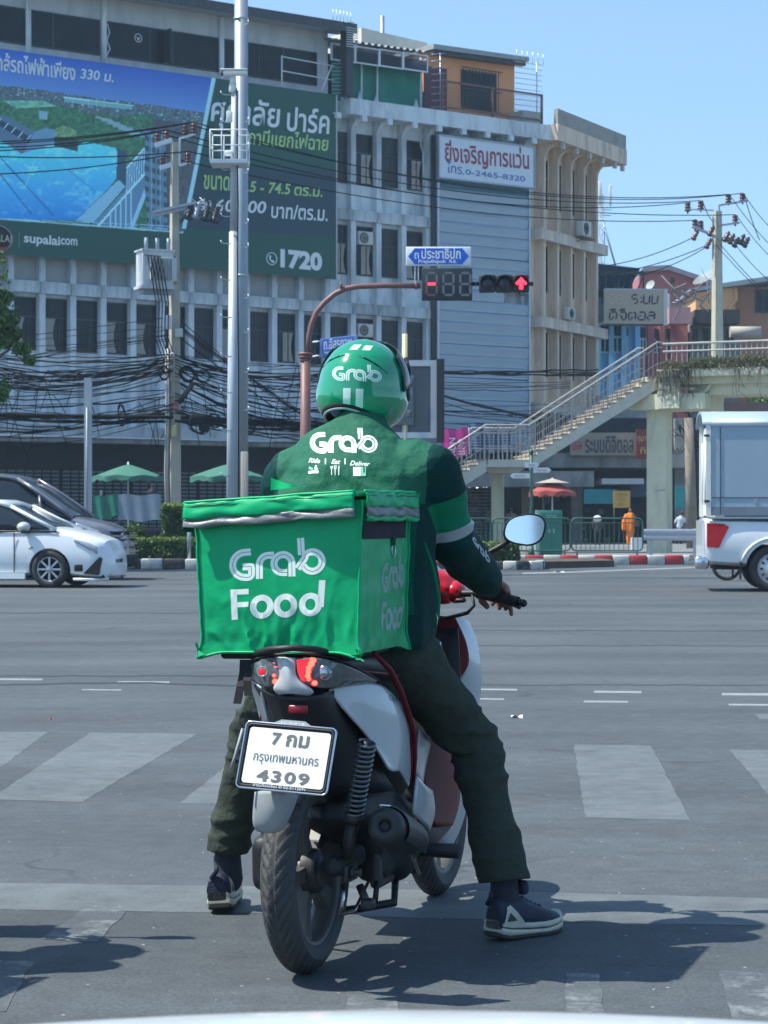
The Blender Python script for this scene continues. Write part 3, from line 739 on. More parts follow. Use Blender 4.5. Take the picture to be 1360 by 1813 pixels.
# ================================================================ optician sign
sg = empty('shop_sign',(-13.6,80,0),FM.rz,'white sign with dark red and blue Thai lettering above the grey sheet cladding','sign')
ya = -.95; a = FM.at(778,240,ya); b = FM.at(945,262,ya); c = FM.at(778,313,ya)
zt_,zb_ = (a[1] + b[1]) / 2,c[1]
bx('panel',mat('sign_white',(.6,.66,.7),.45,var=.05),sg,a[0],b[0],ya,ya + .15,zb_,zt_); M_sf = mat('sign_frame',(.3,.33,.36),.4,metal=.5)
mb = MB()
for x0,x1,z0,z1 in ((a[0],b[0],zt_,zt_ + .06),(a[0],b[0],zb_ - .06,zb_),(a[0] - .06,a[0],zb_ - .06,zt_ + .06),(b[0],b[0] + .06,zb_ - .06,zt_ + .06)): mb.box(x0,x1,ya - .04,ya + .15,z0,z1)
mb.build('frame',M_sf,sg)
bill_text('ยิ่งเจริญการแว่น',788,293,937,307,46,mat('sign_red',(.30,.03,.07),.5),parent=sg,yo=ya,bold=.02)
bill_text('โทร.',791,305,822,310,20,mat('sign_blue',(.08,.16,.42),.5),parent=sg,yo=ya,bold=.015)
bill_text('0-2465-8320',824,309,930,322,10,mat('sign_blue',(.08,.16,.42),.5),parent=sg,yo=ya,bold=.015)

# ================================================================ beige wing
wg = empty('concrete_building',(6.16,94.8,0),FW.rz,'beige concrete corner building with curved fins under a deep cornice','building')
LW = 6.75
bx('wall',M_beige,wg,0,LW,.0,14,0,16.95)
fw = fin_mesh(.2,16.9,.42,.2,.75,M_beige); be = MB().box(-.1,.1,-1.32,-1.18,16.6,16.86).mesh('bracket_end',[mat('bracket_beige',(.5,.46,.4),.8)])
for k in range(5):
    v = .5 + 1.45 * k; add_obj('fin',fw,wg,(v,0,0)); add_obj('bracket_end',be,wg,(v,0,0))
add_obj('bracket_end',be,wg,(LW + .45,0,0))
for row,(z0,h) in enumerate(((7.15,1.9),(10.75,1.95),(14.35,2.0),(3.4,1.9))):
    for k in range(4):
        fr,p1,p2 = W1[h]; o = add_obj('window',fr,wg,(.65 + 1.45 * k,0,z0)); add_obj('pane',p1,o)
        # beige ledge blocks between the fins, caught light put into their paler colour
ledw = MB().box(0,1.42,-.62,0,0,.45).mesh('ledge_block',[mat('lit_beige_ledge',(.72,.60,.48),.85,var=.12,dirt=(.25,.21,.18),dirt_amt=.5,dscale=1,streak=4)])
for z0 in (5.55,9.13,12.83):
    for k in range(5): add_obj('ledge_block',ledw,wg,(-.15 + 1.45 * k,0,z0 + rnd.uniform(-.02,.02)))
# deep cornice and weathered parapet, mitred with the front cornice
def flat_poly(name,pts,z0,z1,m,parent): mb = MB(); mb.prism(pts,(0,0,z0),(1,0,0),(0,1,0),(0,0,z1 - z0)); return mb.build(name,m,parent)
flat_poly('cornice',[(-.25,-1.35),(LW + .75,-1.35),(LW + .75,14),(0,14),(0,.3)],16.88,17.56,M_beige,wg)
flat_poly('parapet',[(-.2,-1.32),(LW + .72,-1.32),(LW + .72,-1.1),(-.1,-1.1)],17.56,18.2,M_beiged,wg)
flat_poly('parapet',[(LW + .52,-1.1),(LW + .72,-1.1),(LW + .72,14),(LW + .52,14)],17.55,18.2,M_beiged,wg)
ac = ac_unit(wg,3.9,-.95,13.32,1.15)
mb = MB(); mb.box(3.3,4.6,-1.0,-.3,13.24,13.3); mb.cyl((3.5,-1,13.25),(3.5,-.2,12.9),.02); mb.build('bracket',M_rust,wg)
ac_unit(wg,2.6,-.8,9.62,.9)

# ================================================================ roof-top structures
rt = empty('roof_hut',(-13.6,80,0),FM.rz,'orange roof-top house with a barred dark window and sloping grey roof','house')
yo = .6
a = FM.at(757,195,yo); b = FM.at(911,200,yo); ztop1 = FM.at(757,92,yo)[1]; ztop2 = FM.at(911,112,yo)[1]
mb = MB(); mb.prism([(a[0],17.5),(b[0],17.5),(b[0],ztop2),(a[0],ztop1)],(0,yo,0),(1,0,0),(0,0,1),(0,5,0)); mb.build('wall',mat('orange_render',(.85,.36,.16),.85,var=.08,scale=1.5,dirt=(.35,.14,.08),dirt_amt=.3),rt)
mb = MB(); mb.prism([(a[0] - .15,ztop1 + .02),(b[0] + .3,ztop2 + .02),(b[0] + .3,ztop2 + .2),(a[0] - .15,ztop1 + .22)],(0,yo - .6,0),(1,0,0),(0,0,1),(0,6,0)); mb.build('roof',mat('grey_roof',(.3,.31,.3),.7,var=.15),rt)
mb = MB(); mb.prism([(a[0] - .1,ztop1 - .16),(b[0] + .2,ztop2 - .16),(b[0] + .2,ztop2 + .0),(a[0] - .1,ztop1 + .0)],(0,yo - .5,0),(1,0,0),(0,0,1),(0,.3,0)); mb.build('fascia',M_frame,rt)
c = FM.at(816,190,yo); d = FM.at(878,132,yo)
w = bx('window',M_frame,rt,c[0],d[0],yo - .05,yo + .02,c[1],d[1]); bx('pane',M_glass,w,c[0] + .08,d[0] - .08,yo - .07,yo - .05,c[1] + .08,d[1] - .08)
mb = MB()
for i in range(12): x = c[0] + (d[0] - c[0]) * i / 11; mb.box(x - .012,x + .012,yo - .19,yo - .17,c[1] - .05,d[1] + .08)
for zz in (c[1] - .05,(c[1] + d[1]) / 2,d[1] + .08): mb.box(c[0] - .1,d[0] + .2,yo - .2,yo - .17,zz - .015,zz + .015)
mb.build('window_grille',M_black,w)
c = FM.at(750,192,yo - .3); d = FM.at(790,122,yo - .3); dr = bx('door',mat('dark_red_door',(.10,.03,.045),.6,var=.2),rt,c[0],d[0],yo - .35,yo - .3,17.5,d[1])
# green netting room and louvres
gn = empty('netted_terrace',(-13.6,80,0),FM.rz,'roof terrace closed with dark green netting under white louvres','terrace')
a = FM.at(588,180,.3); b = FM.at(748,190,.3)
M_net = mat('green_netting',(.012,.20,.14),.8,var=.2,scale=2)
mb = MB(); zc = FM.at(640,100,.3)[1]
mb.grid(lambda s,t: (a[0] + (b[0] - a[0]) * s,.3 + .06 * math.sin(s * 30 + t * 2),17.5 + (zc - 17.5) * t),60,6); mb.build('netting',M_net,gn,fix=False)
bx('back_wall',M_dark,gn,a[0],b[0],.6,3,17.5,zc)
mb = MB()
for px in (606,640,668,745):
    u = FM.at(px,150,.2)[0]; MB().cyl((u,.2,17.5),(u,.2,zc + .3),.05,n=6).build('post',M_white,gn)
mb = MB()
for px in (638,668,738): u = FM.at(px,150,.1)[0]; mb.add([(u - .2,.12,17.5),(u + .2,.12,17.5),(u,.12,18.1),(u - .2,.2,17.5),(u + .2,.2,17.5),(u,.2,18.1)],[(0,1,2),(3,5,4),(0,3,4,1),(1,4,5,2),(2,5,3,0)])
mb.build('tarpaulin_flap',mat('pale_canvas',(.5,.56,.55),.8),gn)
# louvre row: 4 panels
yl = -.35; xs = [586,628,671,713,757]
for x0,x1 in zip(xs,xs[1:]):
    p,q = FM.at(x0,75 + (x0 - 586) * .13,yl),FM.at(x1,75 + (x1 - 586) * .13,yl); z1 = p[1]; z0 = FM.at(x0,106 + (x0 - 586) * .13,yl)[1]
    mb = MB(); f = .05
    for r in ((p[0],q[0],z0,z0 + f),(p[0],q[0],z1 - f,z1),(p[0],p[0] + f,z0 + f,z1 - f),(q[0] - f,q[0],z0 + f,z1 - f)): mb.box(r[0],r[1],yl - .05,yl + .05,r[2],r[3])
    fr = mb.build('louvre_panel',M_white,gn); mb = MB()
    for i in range(11):
        zz = z0 + f + (z1 - z0 - 2 * f) * (i + .5) / 11; mb.add([(p[0] + f,yl - .03,zz - .022),(q[0] - f,yl - .03,zz - .022),(q[0] - f,yl + .03,zz + .02),(p[0] + f,yl + .03,zz + .02)],[(0,1,2,3)])
    mb.build('louvre_slats',M_steel,fr,fix=False)
    tag(fr.children[0],kind='stuff')
bx('dark_back',M_dark,gn,FM.at(590,90,yl + .2)[0],FM.at(755,90,yl + .2)[0],yl + .2,yl + .25,FM.at(590,100,yl)[1],FM.at(590,80,yl)[1])
# corrugated roof over them
n = 60; mb = MB(); p,q = FM.at(582,69,-.5),FM.at(752,92,-.5); vs = []
for i in range(n + 1):
    s = i / n; x = p[0] + (q[0] - p[0]) * s; z = p[1] + (q[1] - p[1]) * s + (.06 if i % 4 < 2 else -.03)
    vs += [(x,-.55,z),(x,3,z + .5)]
mb.add(vs,[(2 * i,2 * i + 1,2 * i + 3,2 * i + 2) for i in range(n)]); mb.build('roof_sheet',mat('grey_sheet',(.2,.21,.22),.6),gn,fix=False)
# cream roof panel behind, and a post
a = FM.at(640,70,3); b = FM.at(757,80,3); zz = FM.at(757,78,3)[1]
mb = MB(); mb.prism([(a[0],zz - .5),(b[0],zz - .5),(b[0],zz + .05),(a[0],zz + .25)],(0,3,0),(1,0,0),(0,0,1),(0,3,0)); tag(mb.build('roof_gable',mat('cream_gable',(.62,.58,.48),.8)),'low cream gable rising behind the louvred terrace roof','roof')
bpy.data.objects['roof_gable'].location = (-13.6,80,0); bpy.data.objects['roof_gable'].rotation_euler = (0,0,FM.rz)
u,z = FM.at(677,28,3.2); mb = MB(); mb.cyl((u,3.2,19),(u,3.2,z),.09,n=10); o = mb.build('vent_pipe',M_steel,loc=(-13.6,80,0)); o.rotation_euler = (0,0,FM.rz); tag(o,'tall grey vent pipe standing up behind the louvred roof','pipe')
# railing on the cornice
rl = empty('roof_railing',(-13.6,80,0),FM.rz,'rust red railing with wire mesh along the roof edge before the orange house','railing')
ur = [FM.at(x,180,-.75)[0] for x in (783,872,959)]; zr = [FM.at(783,y,-.75)[1] for y in (141,186)]
for u in ur: bx('post',M_rust,rl,u - .04,u + .04,-.8,-.72,17.5,zr[0])
for z in (zr[0] - .04,17.72): bx('rail',M_rust,rl,ur[0] + .04,ur[2] - .04,-.79,-.73,z - .035,z + .035)
mb = MB(); H = zr[0] - 17.5; L = ur[2] - ur[0]
i = -H
while i < L:
    for sgn in (1,-1):
        x0,x1 = max(i,0),min(i + H,L)
        z0,z1 = x0 - i,x1 - i
        if sgn < 0: z0,z1 = H - z0,H - z1
        mb.cyl((ur[0] + x0,-.76,17.5 + z0),(ur[0] + x1,-.76,17.5 + z1),.006,n=3,cap=False)
    i += .13
tag(mb.build('wire_mesh',M_frame,rl),kind='stuff')
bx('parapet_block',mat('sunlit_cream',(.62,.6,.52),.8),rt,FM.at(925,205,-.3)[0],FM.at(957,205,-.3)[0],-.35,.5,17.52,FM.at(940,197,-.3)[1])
# grid antennas
def antenna(label,px0,px1,py0,py1,yo,nh=9,top=5,skew=.0):
    a = FM.at(px0,py1,yo); b = FM.at(px1,py0,yo); o = empty('grid_aerial',(-13.6,80,0),FM.rz,label,'aerial','wire roof aerials')
    mb = MB(); z0,z1 = a[1],b[1]; um = (a[0] * .35 + b[0] * .65)
    mb.cyl((um,yo,17.5),(um,yo,z1 + .1),.022,n=5); mb.build('mast',M_steel,o); mb = MB()
    for i in range(nh): z = z0 + (z1 - z0) * i / (nh - 1); mb.cyl((a[0],yo,z),(b[0],yo + skew,z + .12),.014,n=4)
    mb.build('rods',M_steel,o); mb = MB()
    if top > 1:
        for i in range(top): x = a[0] + (b[0] - a[0]) * (.05 + .8 * i / (top - 1)); mb.cyl((x,yo,z1 + .02),(x,yo,z1 + .5),.014,n=4)
        tag(mb.build('spikes',M_steel,o),kind='stuff')
antenna('tall wire aerial with six upright spikes at the end of the dark roof',588,627,45,70,-.9,4,6)
antenna('wire aerial of many horizontal rods before the green netting',588,624,118,165,-.9,9,1)
antenna('thin wire aerial in front of the dark red roof door',764,788,100,190,-.6,9,1)
antenna('wire aerial of stacked rods against the sky right of the orange house',912,971,118,194,-.2,10,6,.4)
# ================================================================ poles, signals, wires
def at(px,py,Y): return P(px,py,Y)
M_pole = mat('pole_grey_paint',(.42,.47,.5),.5,metal=.2,var=.08,scale=2,dirt=(.25,.26,.26),dirt_amt=.35,dscale=2,streak=4)
M_galv = mat('galvanised_pole',(.30,.35,.39),.5,metal=.4,var=.1,scale=2)
M_cpole = mat('concrete_pole',(.44,.41,.33),.85,var=.14,scale=2,dirt=(.2,.19,.17),dirt_amt=.6,dscale=2.2,streak=4,bump=.2)
M_insul = mat('brown_porcelain',(.10,.035,.03),.25,var=.1)
M_cable = mat('black_cable',(.006,.008,.012),.8,var=0,spec=.15)
M_teal = mat('teal_paint',(.015,.15,.115),.45,var=.1)
# street light column
Y = 55; x = at(427,0,Y).x
sl = empty('street_lamp',(x,Y,0),0,'tall thick grey steel street light column running out of the top of the picture','street lamp')
mb = MB(); mb.cyl((0,0,0),(0,0,15.2),.17,.165,n=12); mb.build('column',M_galv,sl)
for py in (46,218,262,308,397,440,530,590,660,727):
    z = at(0,py,Y).z; mb = MB(); mb.tube([(.1,-.16,z),(.16,-.24,z),(.19,-.26,z + .02),(.19,-.26,z + .1)],.012,5); mb.build('step_bracket',M_steel,sl)
for py in (490,35): z = at(0,py,Y).z; MB().cyl((0,0,z),(0,0,z + .05),.185,n=12).build('clamp_band',M_steel,sl)
mb = MB(); mb.tube([(0,0,15.1),(.2,0,15.8),(1.2,0,16.3),(2.4,0,16.5)],.06,8); mb.build('arm',M_galv,sl)
mb = MB(); mb.rbox((2.9,0,16.5),(.8,.3,.14),.05); mb.build('lamp_head',M_galv,sl)
# camera pole
Y = 46; x = at(412,0,Y).x; lean = (at(417,0,Y).x - at(411,0,Y).x)
cp = empty('camera_pole',(at(411,860,Y).x,Y,0),0,'pale grey tapered pole with a security camera on top and a white wire cage','camera pole')
ztop = at(0,160,Y).z; mb = MB(); mb.cyl((0,0,0),(lean * .0 + .035,0,7.0),.135,.098,n=14); mb.cyl((.035,0,7.0),(.06,0,ztop),.082,.075,n=14); mb.build('column',M_pole,cp)
for py in (170,218,303,385,433,497,563,632,696,763,843):
    z = at(0,py,Y).z; mb = MB(); s = -1 if py % 2 else 1
    mb.tube([(.0,-.13,z),(-.14,-.16,z),(-.2,-.16,z + .02),(-.22,-.16,z + .07)],.012,5); mb.build('step_bracket',M_steel,cp)
M_cam = mat('camera_white',(.72,.72,.66),.4,var=.05)
a = at(392,131,Y) - cp.location; b = at(438,131,Y) - cp.location; zc = a.z
cam_h = MB().rbox(((a.x + b.x) / 2 + .02,-.05,zc + .01),(b.x - a.x - .04,.16,.1),.03).build('camera_housing',M_cam,cp)
MB().rbox(((a.x + b.x) / 2 - .01,-.05,zc + .075),(b.x - a.x + .02,.2,.025),.01).build('sun_shield',M_cam,cam_h)
MB().cyl((a.x - .01,-.05,zc),(a.x + .04,-.05,zc),.045,n=12).build('lens',M_black,cam_h)
zc2 = zc - .1
mb = MB(); mb.cyl((.02,0,zc2 + .07),(.02,0,zc2 - .12),.05,.075); mb.cyl((.02,0,zc2 - .12),(.04,0,zc2 - .35),.075,.04); mb.rbox((.0,-.02,zc2 - .2),(.12,.12,.16),.02); mb.build('mount',M_cam,cp)
def boxp(name,m,par,px0,px1,py0,py1,Y,d,y0=-.1,r=.01):
    a = at(px0,py1,Y); b = at(px1,py0,Y); o = par.location
    return MB().rbox(((a.x + b.x) / 2 - o.x,y0 - d / 2,(a.z + b.z) / 2),(b.x - a.x,d,b.z - a.z),r).build(name,m,par)
boxp('junction_box',M_cam,cp,402,413,199,218,Y,.1)
mb = MB(); c0 = at(375,290,Y) - cp.location; c1 = at(440,236,Y) - cp.location; r = .013
for yy in (-.45,.25):
    for x in (c0.x,c1.x): mb.cyl((x,yy,c0.z),(x,yy,c1.z),r,n=4)
    for z in (c0.z,(c0.z + c1.z) / 2,c1.z): mb.cyl((c0.x,yy,z),(c1.x,yy,z),r,n=4)
    mb.cyl((c0.x * .25 + c1.x * .0 - .08,yy,c0.z),(c0.x * .25 - .08,yy,c1.z),r,n=4)
for x in (c0.x,c1.x):
    for z in (c0.z,(c0.z + c1.z) / 2,c1.z): mb.cyl((x,-.45,z),(x,.25,z),r,n=4)
mb.box(c0.x,c1.x,-.46,.26,c0.z - .05,c0.z + .03); mb.build('wire_cage',M_white,cp)
MB().rbox((c0.x + .35,-.1,c0.z + .2),(.16,.12,.1),.02).build('equipment',M_cam,cp)
mb = MB(); mb.tube([(.1,-.11,zc - .3),(.13,-.12,7.6),(.12,-.12,6.6),(.14,-.13,4),(.14,-.13,1)],.014,5); mb.build('cable',M_cable,cp)
# little post beside it
p = at(433,0,47); o = MB().rbox((0,0,1.25),(.15,.12,2.6),.01).build('short_post',M_cpole,loc=(p.x,47,0)); tag(o,'short pale concrete post standing close beside the camera pole','post')
# small concrete post left
Y = 56.; p = at(156,0,Y); o = MB(); o.box(-.09,.09,-.07,.07,0,at(0,669,Y).z); o.cyl((-.02,-.075,3.9),(-.02,-.075,1.4),.02,n=5)
tag(o.build('concrete_post',M_pole,loc=(p.x,Y,0)),'plain square concrete post without wires left of the transformer pole','post')
# utility pole with transformer
Y = 62.; x = at(309,0,Y).x
up = empty('utility_pole',(x,Y,0),0,'concrete power pole carrying a white transformer, boxes and tangled black cables','utility pole')
zt = at(0,252,Y).z; mb = MB(); mb.loft([[Vector((sx * w / 2,sy * d / 2,z)) for sx,sy in ((-1,-1),(1,-1),(1,1),(-1,1))] for w,d,z in ((.30,.26,0),(.26,.21,6),(.17,.15,zt))],smooth=False)
colm = mb.build('column',M_cpole,up); colm.rotation_euler = (0,0,R(28))
def insulator(par,x,y,z,s=1.):
    mb = MB(); mb.lathe([(.02,-.06),(.03,0),(.09,.02),(.09,.05),(.05,.07),(.085,.1),(.085,.13),(.05,.15),(.08,.18),(.075,.22),(.03,.25),(.0,.25)],(0,0,0),(0,0,1),10)
    o = mb.build('insulator',M_insul,par,loc=(x,y,z)); o.scale = (s,s,s); return o
def bar(par,name,a,b,r=.05,m=M_white):
    a,b = Vector(a),Vector(b); d = (b - a); q = d.to_track_quat('X','Z').to_matrix().to_4x4(); q.translation = a
    return MB().box(0,d.length,-r,r,-r,r,q).build(name,m,par)
def rel(px,py,Yd,par): v = at(px,py,Yd); return v - par.location
v0 = rel(276,260,Y,up); v1 = rel(306,250,Y,up); bar(up,'crossarm',v0 + Vector((0,-.25,0)),v1 + Vector((0,-.2,0)),.06)
v2 = rel(285,300,Y,up); v3 = rel(306,293,Y,up); bar(up,'crossarm',v2 + Vector((0,-.25,0)),v3 + Vector((0,-.2,0)),.06)
mbp = [rel(318,245,Y,up),rel(346,237,Y,up)]; bar(up,'crossarm',mbp[0],mbp[1],.03); bar(up,'crossarm',rel(318,293,Y,up),rel(337,287,Y,up),.03); bar(up,'bracket',rel(318,293,Y,up),rel(318,245,Y,up),.025)
INS = {}
for nm,(px,py) in dict(a=(279,248),b=(295,244),c=(328,233),d=(343,230),e=(288,290),f=(333,282)).items():
    q = rel(px,py,Y,up); insulator(up,q.x,q.y,q.z - .1,1.15); INS[nm] = at(px,py - 14,Y)
# slanted channel arm with switchgear
bar(up,'switch_arm',rel(270,383,Y,up) + Vector((0,-.3,0)),rel(352,366,Y,up) + Vector((0,-.3,0)),.06,M_galv)
bar(up,'switch_arm',rel(274,379,Y,up) + Vector((0,-.42,0)),rel(350,362,Y,up) + Vector((0,-.42,0)),.035,M_galv)
for px,py in ((352,372),(368,377),(384,380),(338,374)):
    q = rel(px,py,Y,up); mb = MB(); mb.lathe([(.0,-.3),(.09,-.28),(.1,-.2),(.06,-.18),(.1,-.1),(.06,-.08),(.12,0),(.06,.04),(.1,.1),(.03,.18),(0,.2)],(0,0,0),(.3,0,1),10)
    mb.tube([(0,0,-.3),(.15,0,-.2),(.22,-.05,.15),(.05,0,.3)],.02,5); mb.build('switch',M_galv if px == 352 else M_black,up,loc=(q.x,q.y - .35,q.z))
bar(up,'brace',rel(320,395,Y,up),rel(333,374,Y,up),.03,M_black)
# transformer
tq = rel(283,478,Y,up)
T = Vector((tq.x,-.55,tq.z))
M_trf = mat('transformer_white',(.55,.58,.58),.45,var=.08,scale=3,dirt=(.25,.25,.25),dirt_amt=.35,dscale=3,streak=3)
Mz = Matrix.Translation(T) @ Matrix.Rotation(R(24),4,'Z')
tb = MB(); tb.M = Mz; tb.box(-.52,.34,-.3,.3,-.52,.42); tb.box(-.58,.38,-.34,.34,-.60,-.52); tb.box(-.56,.38,-.34,.34,.42,.47)
tank = tb.build('transformer',M_trf,up)
mb = MB(); mb.M = Mz
for i in range(13): xx = -.34 + .05 * i; mb.box(xx,xx + .016,-.42,-.3,-.36,.26)
for i in range(9): yy = -.24 + .055 * i; mb.box(.34,.46,yy,yy + .016,-.36,.26)
tag(mb.build('cooling_fins',M_trf,tank),kind='stuff')
MB_ = MB(); MB_.M = Mz; MB_.box(.46,.48,-.27,.27,.27,.33); MB_.box(.46,.48,-.27,.27,-.42,-.37); MB_.build('radiator_bar',M_trf,tank)
for i in range(3):
    mb = MB(); mb.M = Mz; mb.cyl((-.3 + .32 * i,.1,.47),(-.3 + .32 * i,.1,.82),.055,n=8); mb.build('bushing',M_galv,tank)
for i in range(5):
    mb = MB(); mb.M = Mz; xx = -.48 + .09 * i; mb.tube([(xx,-.34,.3 - .01 * i),(xx + .02,-.5,.27),(xx + .12,-.52,-.2),(xx + .28,-.45,-1.0),(xx + .34,-.2,-1.9),(xx + .7,.3,-2.4)],.016,5); mb.build('lead',M_cable,tank)
tb = MB(); tb.M = Mz; tb.box(-.45,.45,-.1,.25,-.72,-.6); tb.build('platform',M_galv,up)
boxp('meter_box',M_white,up,291,305,560,584,Y,.2,-.2); boxp('meter_box',mat('box_pale_green',(.5,.56,.5),.5),up,312,325,583,598,Y,.15,-.2)
boxp('meter_box',mat('yellow_box',(.5,.47,.22),.5,dirt=(.3,.28,.2),dirt_amt=.4),up,306,315,754,774,Y,.15,-.2)
mb = boxp('sticker',mat('sticker_red',(.35,.05,.09),.5),up,307,316,713,726,Y,.01,-.17,.002)
q = rel(308,724,Y,up); text_obj('lettering','ห้าม',(q.x + .01,-.186,q.z),(1,0,0),(0,0,1),.1,.07,M_white,mb,.003); 
bar(up,'brace',rel(316,715,Y,up),rel(344,680,Y,up) + Vector((0,-.4,0)),.05,M_black)
for dx,r,m in ((-.22,.03,M_cpole),(-.16,.035,M_galv),(-.11,.022,M_rust)):
    mb = MB(); mb.tube([(dx,-.18,5.8),(dx + .02,-.2,4.2),(dx - .02,-.19,2.5),(dx + .04,-.2,.2)],r,6); mb.build('conduit',m,up)
boxp('cap_white',M_white,up,303,310,625,633,Y,.1,-.25,.04)
def coil(px,py,rx,rz,n,Yc,seed,parent=None):
    rr = random.Random(seed); mb = MB()
    for i in range(n):
        ax,az = rx * rr.uniform(.8,1.15),rz * rr.uniform(.8,1.1); oy = rr.uniform(-.12,.12); ph = rr.uniform(0,.4); c = at(px,py,Yc)
        mb.tube([(c.x + ax * math.cos(t / 14 * 6.283 + ph) + rr.uniform(-.02,.02),c.y + oy,c.z + az * math.sin(t / 14 * 6.283)) for t in range(14)],.014,4,closed=True)
    return mb
for px,py,rx,rz,n,s in ((332,662,.2,.22,7,1),(361,666,.16,.17,2,2),(290,660,.14,.2,3,3),(352,750,.25,.3,5,4),(215,735,.1,.28,3,5),(442,755,.14,.2,4,6),(380,745,.2,.2,4,7)):
    o = coil(px,py,rx,rz,n,Y - .5,s).build('coiled_cable',M_cable); tag(o,{1: 'thick coil of black cable hanging right of the transformer pole, topmost',2: 'thin round loop of cable just right of the thick coil',3: 'loose cable loop hanging left of the transformer pole',4: 'large messy cable coil low between transformer pole and camera pole',5: 'narrow cable loop hanging midway between the two left posts',6: 'cable loop just right of the thick street light column',7: 'cable coil close left of the camera pole'}[s],'cable coil')
c = at(352,742,Y - .6); mb = MB(); mb.rbox((0,0,0),(.5,.25,.3),.08); mb.rbox((.15,0,-.2),(.3,.2,.3),.08); tag(mb.build('splice_case',M_cable,loc=c),'black splice case bundled in cables right of the transformer pole','splice case')
# small drooping cables tangle
def wire_pts(a,b,sag,n=14,jit=0,rr=None):
    out = []
    for i in range(n + 1):
        t = i / n; p = a.lerp(b,t); p = p + Vector((0,0,-4 * sag * t * (1 - t)))
        if jit and 0 < i < n: p += Vector((0,rr.uniform(-jit,jit),rr.uniform(-jit,jit)))
        out.append(p)
    return out
def tangle(label,n,A,B,sag,seed,r=(.01,.02),jit=.03,Yj=.5):
    rr = random.Random(seed); mb = MB()
    for i in range(n):
        ya,yb = rr.uniform(*A[1]),rr.uniform(*B[1])
        if rr.random() < .75: yb = B[1][0] + (B[1][1] - B[1][0]) * (ya - A[1][0]) / (A[1][1] - A[1][0]) + rr.uniform(-8,8)
        a = at(A[0],ya,A[2] + rr.uniform(-Yj,Yj)); b = at(B[0],yb,B[2] + rr.uniform(-Yj,Yj))
        mb.tube(wire_pts(a,b,rr.uniform(*sag),12,jit,rr),rr.uniform(*r),4)
    o = mb.build('cable_bundle',M_cable,fix=False); tag(o,label,'cables','bundles of black cables','stuff'); return o
tangle('dense band of sagging black cables left of the transformer pole',32,(-40,(625,700),64),(306,(630,662),62),(.05,.5),1)
tangle('sparse lower band of cables left of the transformer pole',15,(-40,(700,800),64),(306,(690,745),62),(.0,.35),2)
tangle('thick black cable bundle at canopy height on the left',6,(-40,(730,742),63),(306,(735,745),62),(.0,.08),3,(.03,.045))
tangle('band of black cables between the transformer pole and the signal pole',30,(310,(628,680),62),(600,(645,760),64),(.1,.5),4)
tangle('lower band of cables passing behind the street light column',14,(310,(690,745),62),(600,(735,775),64),(.0,.4),5)
tangle('black cable bundle at canopy height right of the transformer pole',5,(310,(738,746),62),(600,(750,758),64),(.0,.1),6,(.03,.045))
tangle('cables crossing in front of the grey sheet cladding',16,(600,(650,740),64),(1010,(655,765),78),(.0,.4),7,(.008,.014))
tangle('two thick black cables running down behind the footbridge stairs',2,(700,(668,690),66),(1030,(745,765),80),(.05,.15),8,(.03,.04))
tangle('cables crossing the beige wing just above the stairs',5,(780,(656,662),74),(1060,(655,660),84),(.0,.05),9,(.02,.03))
tangle('steep drop cables from the transformer pole toward the right',5,(318,(560,600),62),(560,(735,770),63),(-.1,.2),10,(.012,.02),.01)
tangle('long drop wires crossing left of the transformer pole',7,(40,(590,640),63),(300,(560,600),62),(-.1,.3),11,(.008,.012),.01)
rr = random.Random(5); mb = MB()
for i in range(34):
    px = rr.uniform(0,540); py = rr.uniform(640,720); a = at(px,py,64); b = at(px + rr.uniform(-30,40),py + rr.uniform(30,120),64); mb.tube(wire_pts(a,b,rr.uniform(-.2,.3),8,.03,rr),.011,4)
tag(mb.build('hanging_wires',M_cable,fix=False),'short loose wire ends hanging among the cable bands','wires',None,'stuff')
# insulated high lines
def line(a,b,sag,r=.017,lab=None): return tag(MB().tube(wire_pts(a,b,sag,24),r,5).build('power_line',M_cable,fix=False),lab,'power line','power lines on the transformer pole')
ORD = {'d': 'the outermost insulator on the transformer pole upper right arm','c': 'the inner insulator on the transformer pole upper right arm','b': 'the transformer pole upper left arm, inner insulator','a': 'the leftmost insulator of the transformer pole','f': 'the transformer pole lower right bracket','e': 'the transformer pole lower left arm'}
for (x0,y0),k in (((-60,252),'d'),((-60,256),'c'),((-60,262),'b'),((-60,268),'a'),((-60,274),'f'),((-60,309),'e')): line(at(x0,y0,60),INS[k],.12,lab='black line running left from ' + ORD[k])
Yr = 86.
RI = {k: at(px,py,Yr) for k,(px,py) in dict(a=(1223,358),b=(1241,355),c=(1290,344),d=(1315,342),e=(1232,390),f=(1302,380)).items()}
for k,s in zip('abcdef',(.9,.75,.8,.95,.6,.55)): line(INS[k],RI[k],s,lab='line sagging right from ' + ORD[k])
